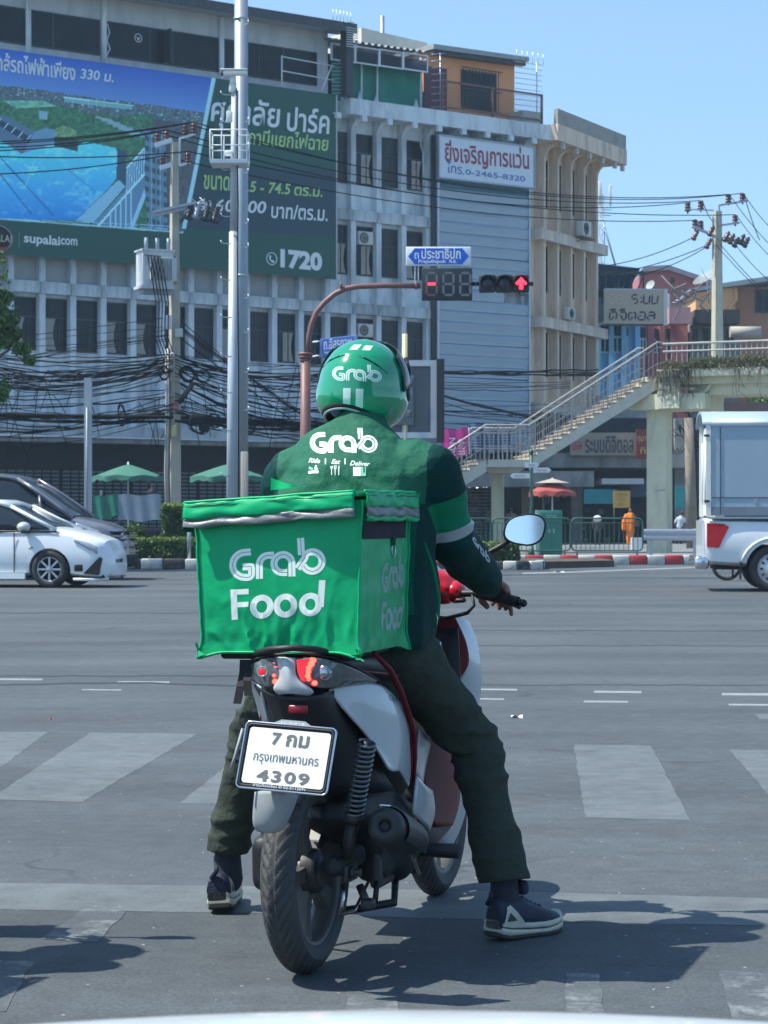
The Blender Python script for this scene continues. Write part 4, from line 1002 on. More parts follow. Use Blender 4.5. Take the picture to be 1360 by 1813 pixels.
# ---- right pole
x = at(1270,0,Yr).x
rp = empty('utility_pole',(x,Yr,0),0,'concrete power pole against the sky behind the footbridge, with brown insulators','utility pole')
zt = at(0,374,Yr).z; mb = MB(); mb.loft([[Vector((sx * w / 2,sy * d / 2,z)) for sx,sy in ((-1,-1),(1,-1),(1,1),(-1,1))] for w,d,z in ((.42,.4,0),(.36,.3,7),(.27,.24,zt))],smooth=False)
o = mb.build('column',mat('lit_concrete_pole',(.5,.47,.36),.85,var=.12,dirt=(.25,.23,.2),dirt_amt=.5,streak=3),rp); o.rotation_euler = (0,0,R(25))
for px,py in ((1218,370),(1241,367),(1290,355),(1315,353),(1231,400),(1241,402),(1302,392)):
    q = rel(px,py,Yr,rp); insulator(rp,q.x,q.y,q.z - .1,1.4)
for a,b,t in (((1213,372),(1262,374),.03),((1272,365),(1322,357),.05),((1228,403),(1264,420),.07),((1276,400),(1308,396),.05),((1272,365),(1272,400),.04),((1262,420),(1322,432),.06)):
    bar(rp,'crossarm',rel(*a,Yr,rp) + Vector((0,-.25,0)),rel(*b,Yr,rp) + Vector((0,-.25,0)),t * .7,M_galv)
for px,py in ((1285,420),(1294,424),(1302,430),(1312,425),(1320,430),(1258,410),(1253,432),(1230,417)):
    q = rel(px,py,Yr,rp); mb = MB(); mb.lathe([(0,-.25),(.1,-.22),(.11,-.12),(.06,-.1),(.11,0),(.06,.03),(.1,.1),(.04,.2),(0,.22)],(0,0,0),(.5,0,1),9); mb.build('switch',M_black if px > 1300 else M_insul,rp,loc=(q.x,q.y - .3,q.z))
FARN = []
def far_line(p,q,sag,Ya,Yb):
    FARN.append(1); i = len(FARN) - 1
    lab = ['from the topmost right insulator going down to the right edge','from the second top insulator going down to the right edge','from the lower right insulator going down to the right edge','leaving the switch cluster toward the right edge','dropping steepest to the right from the pole shaft','dropping just left of the steepest one from the pole shaft','falling short from the left arm onto the pole','looping short at the topmost right insulator','going down left, the uppermost of three, to the blue shed roof','going down left, the middle of three, to the blue shed roof','going down left, the lowest of three, behind the beige building'][i]
    return tag(MB().tube(wire_pts(at(*p,Ya),at(*q,Yb),sag,14),.018,4).build('power_line',M_cable,fix=False),'black line ' + lab,'power line','power lines on the pole behind the footbridge')
for p,q in (((1317,343),(1372,410)),((1292,345),(1372,442)),((1304,381),(1372,462)),((1300,430),(1372,505)),((1275,432),(1400,560)),((1265,430),(1380,545)),((1244,355),(1262,392)),((1318,345),(1345,425))): far_line(p,q,.1,Yr,80)
for p,q in (((1226,421),(1075,470)),((1248,436),(1075,485)),((1250,438),(1120,490))): far_line(p,q,.15,Yr,92)

# ================================================================ traffic signal
Y = 44.; xs = at(541,0,Y).x
ts = empty('traffic_light',(xs,Y,0),0,'rust red mast with curved arm holding a countdown display and red arrow signal','traffic light')
M_mast = mat('mast_red_brown',(.19,.085,.075),.5,var=.12,scale=4,dirt=(.12,.07,.06),dirt_amt=.4)
mb = MB(); z1 = at(0,625,Y).z; mb.cyl((0,0,0),(0,0,z1),.12,.095,n=14)
for dz,r in ((0,.14),(.06,.13),(.12,.11)): mb.lathe([(0,-.03),(r,-.025),(r + .012,0),(r,.025),(0,.03)],(0,0,z1 - dz - .02),(0,0,1),14)
mb.build('mast',M_mast,ts)
arm = [(545,625),(547,595),(551,575),(560,553),(575,535),(593,520),(612,511),(635,507),(680,505.5),(745,506)]
mb = MB(); mb.tube([rel(a,b,Y,ts) for a,b in arm],.055,10); mb.build('arm',M_mast,ts)
for px in (604,737): q = rel(px,506,Y,ts); MB().cyl(q - Vector((.02,0,0)),q + Vector((.02,0,0)),.075,n=10).build('clamp',M_rust,ts)
# countdown display
a = rel(747,532,Y,ts); b = rel(836,475,Y,ts)
cd = empty('countdown_display',at(747,532,Y),0,'black three digit countdown display with one red bar lit, beside the signal head','countdown display')
W,H = b.x - a.x,b.z - a.z
MB().rbox((W / 2,0,H / 2),(W,.16,H),.015).build('housing',mat('signal_black',(.015,.025,.03),.5,var=.05),cd)
M_seg = mat('unlit_segment',(.16,.16,.17),.5,var=0); M_red = mat('red_light',(.6,.01,.02),.4,var=0,emit=(1,.02,.045),es=3.2); M_dim = mat('dim_segment',(.19,.08,.09),.5,var=0)
def seg_digit(par,x,z,w,h,t,lit=(),y=-.09,off=True):
    S = {'a': ((x,z + h),(x + w,z + h)),'g': ((x,z + h / 2),(x + w,z + h / 2)),'d': ((x,z),(x + w,z)),'f': ((x,z + h / 2),(x,z + h)),'b': ((x + w,z + h / 2),(x + w,z + h)),'e': ((x,z),(x,z + h / 2)),'c': ((x + w,z),(x + w,z + h / 2))}
    for k,((x0,z0),(x1,z1)) in S.items():
        if not off and k not in lit: continue
        hor = abs(x1 - x0) > abs(z1 - z0); L = (x1 - x0) if hor else (z1 - z0); g_ = t * .3
        poly = [(g_,0),(g_ + t / 2,t / 2),(L - g_ - t / 2,t / 2),(L - g_,0),(L - g_ - t / 2,-t / 2),(g_ + t / 2,-t / 2)]
        if not hor: poly = [(-q,p) for p,q in poly]
        mb = MB(); mb.prism(poly,(x0,y,z0),(1,0,0),(0,0,1),(0,.01,0)); mb.build('segment',M_red if k in lit else (M_dim if len(lit) and k in 'edc' else M_seg),par)
for i in range(3): seg_digit(cd,.09 + i * .335 * W / 1.0,.1,.2 * W,H - .2,.045,('g',) if i == 0 else ())
# signal head
sh = empty('signal_head',at(848,518,Y),0,'horizontal black signal head with a lit red arrow pointing up','signal head')
a = at(848,518,Y); b = at(937,487,Y); W,H = b.x - a.x,b.z - a.z
for i in range(3):
    x0 = W * i / 3; body = MB().rbox((x0 + W / 6,0,H / 2),(W / 3 - .006,.2,H),.03).build('housing',mat('signal_black',(.015,.025,.03)),sh)
    cx = x0 + W / 6; mb = MB(); mb.lathe([(.148,-.1),(.155,-.1),(.155,-.28),(.145,-.28)],(cx,0,H / 2),(0,1,0),20)
    mb = MB(); vs = []
    for k in range(15):
        t = R(-20 + 220 * k / 14); L = .2 * (.45 + .55 * max(0,math.sin(t))); x_,z_ = cx + .15 * math.cos(t),H / 2 + .15 * math.sin(t); vs += [(x_,-.1,z_),(x_,-.1 - L,z_)]
    mb.add(vs,[(2 * k,2 * k + 1,2 * k + 3,2 * k + 2) for k in range(14)],True); mb.build('visor',mat('visor_black',(.02,.025,.028),.6),body,fix=False)
    mb = MB(); mb.lathe([(0,-.125),(.08,-.12),(.135,-.105),(.14,-.1)],(cx,0,H / 2),(0,1,0),20); ln = mb.build('lens',mat('dark_lens',(.02,.022,.028),.2),body)
    if i == 2:
        ar = [(0,.12),(.115,0),(.075,-.035),(.035,.005),(.035,-.12),(-.035,-.12),(-.035,.005),(-.075,-.035),(-.115,0)]
        mb = MB(); mb.prism(ar,(cx,-.135,H / 2),(1,0,0),(0,0,1),(0,.008,0)); mb.build('arrow',M_red,body)
for x0,x1,m in ((-.14,0,M_black),(W,W + .08,M_black)): MB().cyl((x0,0,H / 2),(x1,0,H / 2),.04,n=8).build('bracket',m,sh)
mb = MB(); mb.tube([(W * .8,0,0),(W * .82,-.02,-.06),(W * .88,0,-.05),(W * .9,0,0)],.008,4); mb.build('cable',M_black,sh)
# street name sign
sn = empty('street_sign',at(719,471,Y),0,'blue and white double-arrow street name sign above the countdown display','sign')
a = at(719,468,Y); b = at(834,434,Y); W,H = b.x - a.x,b.z - a.z
MB().rbox((W / 2,0,H / 2),(W,.04,H),.015).build('panel',mat('sign_white2',(.72,.74,.74),.35,var=.03),sn)
e = .02; M_sb = mat('sign_bright_blue',(.008,.12,.58),.35,var=.04)
mb = MB(); mb.prism([(e + .02,H / 2),(.17,H - e - .01),(W - .17,H - e - .01),(W - e - .02,H / 2),(W - .17,e + .01),(.17,e + .01)],(0,-.022,0),(1,0,0),(0,0,1),(0,-.004,0)); mb.build('arrow_field',M_sb,sn)
M_sw = mat('letter_white',(.78,.8,.8),.4,var=0)
text_obj('lettering','ถ',(.16,-.028,.14),(1,0,0),(0,0,1),.09,.12,M_sw,sn,.003,.015); text_obj('lettering','ประชาธิปก',(.30,-.028,.135),(1,0,0),(0,0,1),W - .5,.21,M_sw,sn,.003,.02)
text_obj('lettering','Prajadhipok  Rd.',(.24,-.028,.035),(1,0,0),(0,0,1),W - .52,.09,M_sw,sn,.003,.02)
for px in (735,741): q = at(px,505,Y); MB().cyl((q.x - sn.location.x,.03,-.45),(q.x - sn.location.x,.03,.02),.013,n=6).build('bracket',M_white,sn)
# blue side sign on the mast
ss = empty('street_sign',at(566,632,Y),R(-52),'dark blue street name plate mounted edge-on on the red mast, behind the helmet','sign')
a = at(566,632,Y); H = at(0,602,Y).z - a.z - .0
MB().rbox((.62,0,H / 2 - .0),(1.2,.03,H + .05),.01).build('panel',mat('sign_edge_blue',(.05,.1,.25),.4),ss)
mb = MB(); mb.prism([(.05,H / 2),(.14,H),(1.1,H),(1.19,H / 2),(1.1,0),(.14,0)],(0,-.018,0),(1,0,0),(0,0,1),(0,-.004,0)); mb.build('arrow_field',mat('sign_deep_blue',(.01,.05,.25),.4),ss)
text_obj('lettering','ถ.อิสรภาพ',(.17,-.024,.13),(1,0,0),(0,0,1),.9,.2,mat('dim_letter',(.3,.36,.45),.5),ss,.003,.01); text_obj('lettering','Itsaraphap Rd.',(.2,-.024,.03),(1,0,0),(0,0,1),.8,.07,mat('dim_letter',(.3,.36,.45)),ss,.003,.01)
for z in (.03,H - .02): MB().cyl((-.28,.05,z),(.06,.02,z),.02,n=6).build('bracket',M_white,ss)
# yellow conduit post
p = at(717,0,50); tag(MB().cyl((0,0,0),(0,0,at(0,591,50).z),.075,.06,n=8).build('bollard_post',mat('yellow_post',(.5,.47,.28),.6),loc=(p.x,50,0)),'slim pale yellow post rising behind the helmet','post')
# back of the advertising light box
Y = 50.; p = at(650,0,Y)
kb = empty('advert_box',(p.x,Y,0),0,'back of a grey framed advertising light box behind the rider','advert box')
x1 = at(773,0,Y).x - p.x; z0,z1 = at(0,776,Y).z,at(0,638,Y).z; f = .13
M_kf = mat('light_box_frame',(.5,.54,.56),.5,var=.05); M_kd = mat('light_box_back',(.10,.115,.125),.6,var=.08)
for nm,b in (('frame',(0,x1,z1 - f,z1)),('frame',(0,x1,z0,z0 + f)),('frame',(0,f,z0 + f,z1 - f)),('frame',(x1 - f,x1,z0 + f,z1 - f))): MB().box(b[0],b[1],-.06,.18,b[2],b[3]).build(nm,M_kf,kb)
MB().box(f,x1 - f,.0,.15,z0 + f,z1 - f).build('back_panel',M_kd,kb)
MB().rbox(((x1 - .25) / 2,-.02,(z0 + z1) / 2 - .03),(x1 - .75,.1,z1 - z0 - .62),.03).build('hatch',mat('hatch_grey',(.15,.17,.185),.55),kb)
for dx,dz in ((.38,.38),(.22,.38),(.52,.38),(.24,-.3)): MB().rbox((x1 - .58 - dx + .22,-.085,(z0 + z1) / 2 + dz - .03),(.1,.04,.16),.012).build('latch',M_kd,kb)
MB().box(x1 + .001,x1 + .17,-.2,.2,z0 - .1,z1 + .02).build('side_panel',M_black,kb)
MB().box(0,x1,-.05,.17,z0 - .3,z0 - .002).build('skirt',mat('skirt_grey',(.2,.22,.23),.6),kb)
for xx in (.3,x1 - .35): MB().box(xx,xx + .12,0,.12,0,z0 - .3).build('leg',M_kf,kb)
# ================================================================ foliage helpers
def leaf_mat(name,c1,c2):
    m = bpy.data.materials.new(name); m.use_nodes = True; n,l = m.node_tree.nodes,m.node_tree.links; b = n['Principled BSDF']
    g_ = n.new('ShaderNodeNewGeometry'); mx = n.new('ShaderNodeMix'); mx.data_type = 'RGBA'; mx.inputs[6].default_value = (*c1,1); mx.inputs[7].default_value = (*c2,1)
    l.new(g_.outputs['Random Per Island'],mx.inputs['Factor']); l.new(mx.outputs[2],b.inputs['Base Color']); b.inputs['Roughness'].default_value = .55
    t = n.new('ShaderNodeBsdfTranslucent'); l.new(mx.outputs[2],t.inputs['Color']); ms = n.new('ShaderNodeMixShader'); ms.inputs[0].default_value = .3
    l.new(b.outputs[0],ms.inputs[1]); l.new(t.outputs[0],ms.inputs[2]); l.new(ms.outputs[0],n['Material Output'].inputs[0]); return m
def leaves(mb,pts_fn,n,size,rr):
    for _ in range(n):
        p = pts_fn(rr); a = Vector((rr.gauss(0,1),rr.gauss(0,1),rr.gauss(0,1))).normalized(); b = a.orthogonal().normalized(); b.rotate(Quaternion(a,rr.uniform(0,6.28)))
        c = a.cross(b); s = size * rr.uniform(.6,1.3)
        mb.add([p - b * s,p + c * s * .45 - b * s * .1,p + b * s,p - c * s * .45 - b * s * .1],[(0,1,2,3)])
def in_box(x0,x1,y0,y1,z0,z1,skin=.12):
    def f(r):
        while True:
            p = Vector((r.uniform(x0,x1),r.uniform(y0,y1),r.uniform(z0,z1)))
            d = min(p.y - y0,z1 - p.z,p.x - x0,x1 - p.x)
            if d < skin * r.random() * 2: break
        p += Vector((noise.noise(p * 3),noise.noise(p * 3 + Vector((9,0,0))),noise.noise(p * 4 + Vector((0,9,0))))) * .06
        return p
    return f
def in_ell(c,r):
    c = Vector(c)
    def f(q):
        v = Vector((q.gauss(0,1),q.gauss(0,1),q.gauss(0,1))).normalized() * (q.random() ** .4)
        return c + Vector((v.x * r[0],v.y * r[1],v.z * r[2])) * (1 + .35 * noise.noise(v * 2.2 + c))
    return f
M_leaf = leaf_mat('hedge_leaf',(.03,.075,.025),(.09,.17,.05)); M_leafy = leaf_mat('young_leaf',(.12,.19,.03),(.22,.3,.06)); M_leafd = leaf_mat('tree_leaf',(.05,.12,.03),(.17,.30,.08)); M_dry = leaf_mat('dry_leaf',(.10,.08,.05),(.17,.18,.09))
M_twig = mat('twig',(.07,.05,.035),.9)
def hedge(label,px0,px1,Y0,Y1,zt,n,top=True,name='hedge',seed=1,rnd_top=False):
    x0,x1 = at(px0,0,Y0).x,at(px1,0,Y0).x; root = empty(name,((x0 + x1) / 2,Y0,.16),0,label,'hedge'); w = (x1 - x0) / 2
    rr = random.Random(seed); mb = MB()
    if rnd_top:
        leaves(mb,in_ell((0,(Y1 - Y0) / 2,zt * .5),(w,(Y1 - Y0) / 2,zt * .55)),n,.05,rr)
    else: leaves(mb,in_box(-w,w,0,Y1 - Y0,.02,zt),n,.045,rr)
    tag(mb.build('foliage',M_leaf,root,fix=False),kind='stuff')
    if top:
        mb = MB(); leaves(mb,in_box(-w,w,0,Y1 - Y0,zt - .06,zt + .03,.5),n // 5,.045,rr); tag(mb.build('new_growth',M_leafy,root,fix=False),kind='stuff')
    mb = MB(); mb.box(-w + .12,w - .12,.12,Y1 - Y0 - .05,0,zt - .14); mb.build('branches',mat('hedge_dark_core',(.02,.03,.012),.95),root)  # solid dark core, its colour darkens the gaps between the leaves
    return root
hedge('long low clipped hedge with yellow-green top behind the black and white kerb',216,420,52.3,53.3,.52,9000,seed=1)
hedge('tall square clipped shrub behind the low hedge, left of the delivery box',285,352,53.7,54.8,1.30,8000,seed=2)
hedge('small rounded shrub at the left end of the low hedge',208,258,53.5,54.5,.84,3500,False,'shrub',3,True)
hedge('low dark hedge behind the short black and white kerb, under the mirror',800,920,52.6,53.6,.42,4500,seed=4)
p = at(335,0,51.75); tag(MB().cyl((0,0,0),(0,0,1.25),.045,n=8).build('sign_post',M_steel,loc=(p.x,51.75,.1)),'slim grey post standing at the kerb just left of the delivery box','post')
# tree at the left edge
tx = at(-75,0,50).x; tr = empty('tree',(tx,50,0),0,'green leafy tree whose branches reach in from the left edge','tree')
mb = MB(); mb.tube([(0,0,0),(.05,0,2),(-.1,.1,4),(0,0,6)],[.2,.17,.14,.08],8); mb.tube([(-.05,0,3.6),(.6,-.2,4.5),(1.2,-.2,4.9),(1.5,-.2,4.6)],[.09,.06,.03,.012],6); mb.tube([(0,0,4.8),(.5,0,5.6),(1.0,-.1,6.1)],[.07,.04,.02],6)
mb.build('trunk',mat('bark',(.10,.08,.06),.95,var=.3),tr)
mb = MB(); rr = random.Random(11)
for px,py,rx,rz,n in ((10,575,.22,.12,300),(5,525,.25,.14,420),(22,590,.2,.15,420),(38,618,.2,.13,380),(52,638,.14,.1,200),(0,565,.4,.22,600),(3,698,.16,.16,300),(-8,690,.3,.3,500),(12,604,.24,.16,420),(-40,560,.7,.8,3000),(-90,480,1.2,1.2,5000),(-60,640,.5,.6,1500),(-120,560,.9,1.0,2500)):
    c = at(px,py,50) - tr.location; leaves(mb,in_ell(c,(rx,rx * 1.1,rz)),n,.075,rr)
mb.build('crown',M_leafd,tr,fix=False)

# ================================================================ footbridge
M_br = mat('cream_bridge_paint',(.64,.62,.44),.8,var=.08,scale=1.5,dirt=(.25,.24,.2),dirt_amt=.5,dscale=1.6,streak=3)
M_brs = mat('stair_concrete',(.55,.53,.44),.85,var=.12,dirt=(.2,.19,.17),dirt_amt=.4,dscale=3)
M_tread = mat('worn_tread',(.28,.24,.19),.9,var=.2,scale=4)
M_rail = mat('galvanised_rail',(.40,.40,.38),.5,metal=.35,var=.1,dirt=(.25,.18,.12),dirt_amt=.35,dscale=4)
YS = 66.; fb = empty('footbridge',(at(1172,0,YS).x,YS,0),0,'cream concrete footbridge with a long stair and planted deck, right','footbridge')
ox = fb.location.x
# piers
def ngon(cx,cy,r,n=8,rot=R(22.5)): return [(cx + r * math.cos(rot + 2 * math.pi * i / n),cy + r * math.sin(rot + 2 * math.pi * i / n)) for i in range(n)]
mb = MB(); mb.prism(ngon(0,.55,.42,4,R(20)),(0,0,0.1),(1,0,0),(0,1,0),(0,0,4.25)); mb.build('pier',M_br,fb)
mb = MB(); mb.prism(ngon(at(884,0,YS).x - ox,.9,.26,4,R(40)),(0,0,.1),(1,0,0),(0,1,0),(0,0,2.5)); mb.build('pier',M_br,fb)
MB().cyl((-.41,.5,1.9),(.1,.13,2.0),.02,n=5).build('tie_band',M_steel,fb)
# deck frame
dk = R(-25); Mk = Matrix.Rotation(dk,4,'Z')
def dbox(name,m,b,par=fb): mb = MB(); mb.M = Mk; mb.box(*b); return mb.build(name,m,par)
dbox('pier_cap',M_br,(-.55,1.35,-.15,1.6,4.33,4.78))
mb = MB(); mb.M = Mk; mb.prism([(-1.25,4.40),(-.55,4.33),(-.55,5.2),(-.9,5.0)],(0,-.1,0),(1,0,0),(0,0,1),(0,1.6,0)); mb.build('pier_cap',M_br,fb)
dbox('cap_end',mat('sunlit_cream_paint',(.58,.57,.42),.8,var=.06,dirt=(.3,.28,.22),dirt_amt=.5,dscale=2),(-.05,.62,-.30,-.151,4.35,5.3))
dbox('deck_edge',M_br,(-.05,22,-.35,.0,5.26,5.48)); dbox('deck_slab',M_br,(-.6,22,.0,2.6,5.05,5.3)); dbox('beam',M_br,(.9,22,.25,2.0,4.74,5.05))
mb = MB(); mb.M = Mk; mb.tube([(1.05,.15,4.8),(1.25,.12,4.83),(1.38,.12,4.95),(1.4,.15,5.1)],.05,8); mb.build('drain_pipe',M_br,fb)
dbox('planter',M_tread,(.1,22,-.3,-.22,5.48,5.6)); 
mb = MB(); mb.M = Mk; rr = random.Random(21)
def plf(r):
    x = r.uniform(.1,13) if r.random() < .6 else r.uniform(.1,4); h = .36 + .16 * noise.noise(Vector((x * 1.3,0,3))) + (.0 if x > 1 else -.1); return Vector((x,-.28 + r.gauss(0,.16),5.42 + h * r.random() ** .7))
leaves(mb,plf,9000,.04,rr); tag(mb.build('planter_shrubs',M_dry,fb,fix=False),kind='stuff')
mb = MB(); mb.M = Mk
def plg(r): x = r.uniform(.9,13); return Vector((x,-.2 + r.gauss(0,.14),5.5 + .35 * r.random() ** .8))
leaves(mb,plg,3500,.045,rr); tag(mb.build('green_shrubs',M_leaf,fb,fix=False),kind='stuff')
mb = MB(); mb.M = Mk
for i in range(130): x = rr.uniform(-.1,1.0) if i < 80 else rr.uniform(1,10); z = rr.uniform(4.7,5.4); mb.tube([(x,-.36,5.45),(x + rr.uniform(-.12,.12),-.42,z),(x + rr.uniform(-.25,.25),-.38,z - rr.uniform(.0,.25))],.007,3)
tag(mb.build('dry_creepers',M_twig,fb,fix=False),kind='stuff')
# deck rails
for z,r in ((6.25,.035),(6.03,.028)):
    mb = MB(); mb.M = Mk; mb.cyl((0,.05,z),(22,.05,z),r,n=6); mb.build('handrail',M_rail,fb)
bal = MB().cyl((0,0,0),(0,0,.78),.013,n=4).mesh('baluster',[M_rail])
for i in range(60): q = Mk @ Vector((.12 + .16 * i,.05,5.46)); add_obj('baluster',bal,fb,q)
# stairs (local to the footbridge), turned a little so that the flight comes nearer going down
stc = empty('staircase',(0,0,0)); stc.parent = fb; stc.rotation_euler = (0,0,R(8))
cs8 = math.cos(R(8))
n1 = 16; xb,zb,xt,zt = (at(936,0,YS).x - ox) / cs8,2.86,-.12,5.30; run = (xt - xb) / n1; rise = (zt - zb) / n1
xl = (at(859,0,YS).x - ox) / cs8; n0 = 17; WST = 2.3
M_ris = mat('light_tan_riser',(.46,.43,.36),.88,var=.12,scale=5,dirt=(.25,.2,.15),dirt_amt=.5,dscale=5)  # risers are light tan
st = MB(); st.cm = 0; st.box(0,run + .05,0,WST,0,rise - .045); st.cm = 1; st.box(-.03,run + .05,-.01,WST + .01,rise - .0445,rise - .001); st = st.mesh('step',[M_ris,M_tread])
def flight(x0,z0,n):
    for i in range(n): add_obj('step',st,stc,(x0 + run * i,0,z0 + rise * i))
    for yy in (-.02,WST - .08):
        MB().prism([(x0 - .02,z0 - .30),(x0,z0 - .01),(x0 + run * n,z0 + rise * n - .01),(x0 + run * n,z0 + rise * n - .36)],(0,yy,0),(1,0,0),(0,0,1),(0,.1,0)).build('stringer',M_brs,stc)
    MB().prism([(x0,z0 - .012),(x0 + run * n,z0 + rise * n - .012),(x0 + run * n,z0 + rise * n - .26),(x0,z0 - .22)],(0,.08,0),(1,0,0),(0,0,1),(0,WST - .16,0)).build('stair_slab',M_brs,stc)
flight(xb,zb,n1)
MB().box(xl,xb + .02,0,WST,zb - .22,zb - .002).build('landing',M_brs,stc)
MB().prism([(xl - .0,zb - .222),(xb,zb - .222),(xb - .25,zb - .38),(xl + .15,zb - .38)],(0,.5,0),(1,0,0),(0,0,1),(0,1.2,0)).build('landing_beam',M_brs,stc)
flight(xl - run * n0,zb - rise * n0,n0)
sb = MB().cyl((0,0,0),(0,0,.86),.011,n=4).mesh('baluster',[M_rail]); sp = MB().cyl((0,0,0),(0,0,1.0),.025,n=6).mesh('rail_post',[M_rail])
for yy in (.05,WST - .05):
    pr = [(xl - run * n0,zb - rise * n0),(xl,zb),(xb,zb),(xt,zt),(.05,zt + .0)]
    for dz,r in ((1.0,.03),(.86,.02),(.38,.018)):
        MB().tube([(x,yy,z + dz) for x,z in pr],r,6).build('handrail',M_rail,stc)
    x = pr[0][0] + .1; k = 0
    while x < -.05:
        z = zb - (xl - x) / run * rise if x < xl else (zb if x < xb else zb + (x - xb) / run * rise)
        add_obj('rail_post' if k % 8 == 0 else 'baluster',sp if k % 8 == 0 else sb,stc,(x,yy,z)); x += .135; k += 1

# ---- laundry and banners on the stairs
def cloth(name,label,px0,px1,py0,py1,Y,m,waves=5,amp=.05,skew=0):
    a,b = at(px0,py1,Y),at(px1,py0,Y); mb = MB()
    mb.grid(lambda s,t: (s * (b.x - a.x),amp * math.sin(s * waves * 6.28 + t * 1.5) * (1 - .5 * t),(b.z - a.z) * t + skew * s + .03 * math.sin(s * 9)),40,12); o = mb.build(name,m,loc=(a.x,Y,a.z),fix=False)
    return tag(o,label,'cloth')
cl = cloth('banner','bright pink banner with white lettering hanging on the lower stair rail',781,829,762,812,65.9,mat('pink_cloth',(.55,.04,.26),.8,var=.1),2,.03,.08)
text_obj('lettering','RUN',(.42,-.04,.1),(0,0,1),(-1,0,0),.5,.18,M_sw,cl,.01); text_obj('lettering','แลก',(.7,-.04,.12),(0,0,1),(-1,0,0),.45,.2,M_sw,cl,.01)
cloth('shirt','white and blue shirt hanging on the stair rail beside the pink banner',819,832,758,806,66.0,mat('white_cloth',(.55,.58,.65),.8,var=.2,scale=9),3,.05)
def stripe_mat():
    m = mat('striped_cloth',(.02,.05,.13),.85,var=.15); n,l = m.node_tree.nodes,m.node_tree.links; b = n['Principled BSDF']
    tc = n.new('ShaderNodeTexCoord'); w = n.new('ShaderNodeTexWave'); w.bands_direction = 'Z'; w.inputs['Scale'].default_value = 3.6; w.inputs['Distortion'].default_value = 1.2; l.new(tc.outputs['Object'],w.inputs['Vector'])
    cr = n.new('ShaderNodeMix'); cr.data_type = 'RGBA'; l.new(w.outputs['Fac'],cr.inputs['Factor']); cr.inputs[6].default_value = (.01,.02,.07,1); cr.inputs[7].default_value = (.13,.22,.36,1); l.new(cr.outputs[2],b.inputs['Base Color']); return m
cloth('blanket','blue striped blanket hung out behind the stair landing rail',829,906,750,801,68.4,stripe_mat(),3,.06)

# ================================================================ street level under the bridge
def bxa(name,m,px0,px1,py0,py1,Y,d,parent=None,lab=None,cat=None,r=0):
    """box at world position, front face at depth Y"""
    a,b = at(px0,py1,Y),at(px1,py0,Y); mb = MB()
    if parent is None:
        loc = ((a.x + b.x) / 2,Y,a.z); mb.box(-(b.x - a.x) / 2,(b.x - a.x) / 2,0,d,0,b.z - a.z); o = mb.build(name,m,loc=loc); return tag(o,lab,cat)
    q = parent.matrix_world.translation if False else parent.location
    mb.box(a.x - q.x,b.x - q.x,Y - q.y,Y - q.y + d,a.z - q.z,b.z - q.z); return mb.build(name,m,parent)
YB2 = 92.
sp_ = empty('shop_row',(at(1000,0,YB2).x,YB2,0),0,'dark old shop row with grey concrete canopies behind the footbridge stairs','building')
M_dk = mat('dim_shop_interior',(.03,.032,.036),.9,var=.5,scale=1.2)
M_grc = mat('grimy_concrete',(.24,.24,.22),.9,var=.3,scale=1,dirt=(.08,.08,.08),dirt_amt=.8,dscale=1.2,streak=3)
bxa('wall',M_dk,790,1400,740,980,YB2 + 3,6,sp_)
bxa('canopy',M_grc,930,1230,802,828,YB2 - 1.5,4,sp_); bxa('canopy',M_grc,780,1052,834,862,YB2 - 2.5,5,sp_)
bxa('canopy',mat('corrugated_pale',(.4,.42,.42),.6,var=.3,stretch=(8,1,1)),1066,1140,847,857,YB2 - 3,3,sp_)
bxa('pillar',M_grc,1012,1032,862,980,YB2 - .5,.5,sp_); bxa('pillar',M_grc,1195,1215,740,980,YB2 - .5,.5,sp_)
bxa('awning',mat('teal_awning',(.02,.22,.24),.7,var=.15),1034,1092,866,892,YB2 - 2.6,.1,sp_); bxa('awning',mat('teal_awning',(.02,.22,.24)),1196,1216,860,900,YB2 - 2.6,.1,sp_)
bxa('awning',mat('navy_awning',(.03,.05,.09),.7),1115,1160,850,880,YB2 - 2.4,.6,sp_)
rr = random.Random(8)
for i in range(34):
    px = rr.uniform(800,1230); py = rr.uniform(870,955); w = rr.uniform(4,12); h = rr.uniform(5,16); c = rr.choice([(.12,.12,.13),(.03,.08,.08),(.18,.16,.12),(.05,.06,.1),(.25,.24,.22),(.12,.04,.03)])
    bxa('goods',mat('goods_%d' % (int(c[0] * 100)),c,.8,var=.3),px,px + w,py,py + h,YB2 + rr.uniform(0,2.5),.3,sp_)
for px,py in ((831,861),(838,860),(845,862),(856,861),(862,861)):
    q = at(px,py,YB2 - 1); MB().ell(q - sp_.location,(.045,.045,.05)).build('light_bulb',mat('bulb',(.9,.9,.9),.4,emit=(1,.95,.9),es=4),sp_)
# signs
s1 = bxa('shop_sign',mat('beige_sign',(.25,.22,.17),.6,var=.1,dirt=(.25,.22,.18),dirt_amt=.3),1010,1126,766,806,YB2 - 2,.3,None,'long beige shop sign with dark Thai lettering seen below the stairs','sign')
q0,q1 = at(1036,802,YB2 - 2) - s1.location,at(1122,772,YB2 - 2) - s1.location
text_obj('lettering','ระบบดิจิตอล',(q0.x,-.02,q0.z),(1,0,0),(0,0,1),q1.x - q0.x,q1.z - q0.z,mat('faded_black_letter',(.07,.06,.06),.6),s1,.01,.02)
q0 = at(1012,798,YB2 - 2) - s1.location; text_obj('lettering','อล',(q0.x,-.02,q0.z),(1,0,0),(0,0,1),.42,.4,mat('faded_red_letter',(.4,.08,.08),.6),s1,.01,.02)
s2 = bxa('shop_sign',mat('red_sign',(.15,.02,.018),.6,var=.1),1127,1150,760,812,YB2 - 2.2,.3,None,'dark red sign with yellow lettering next to the footbridge pier','sign')
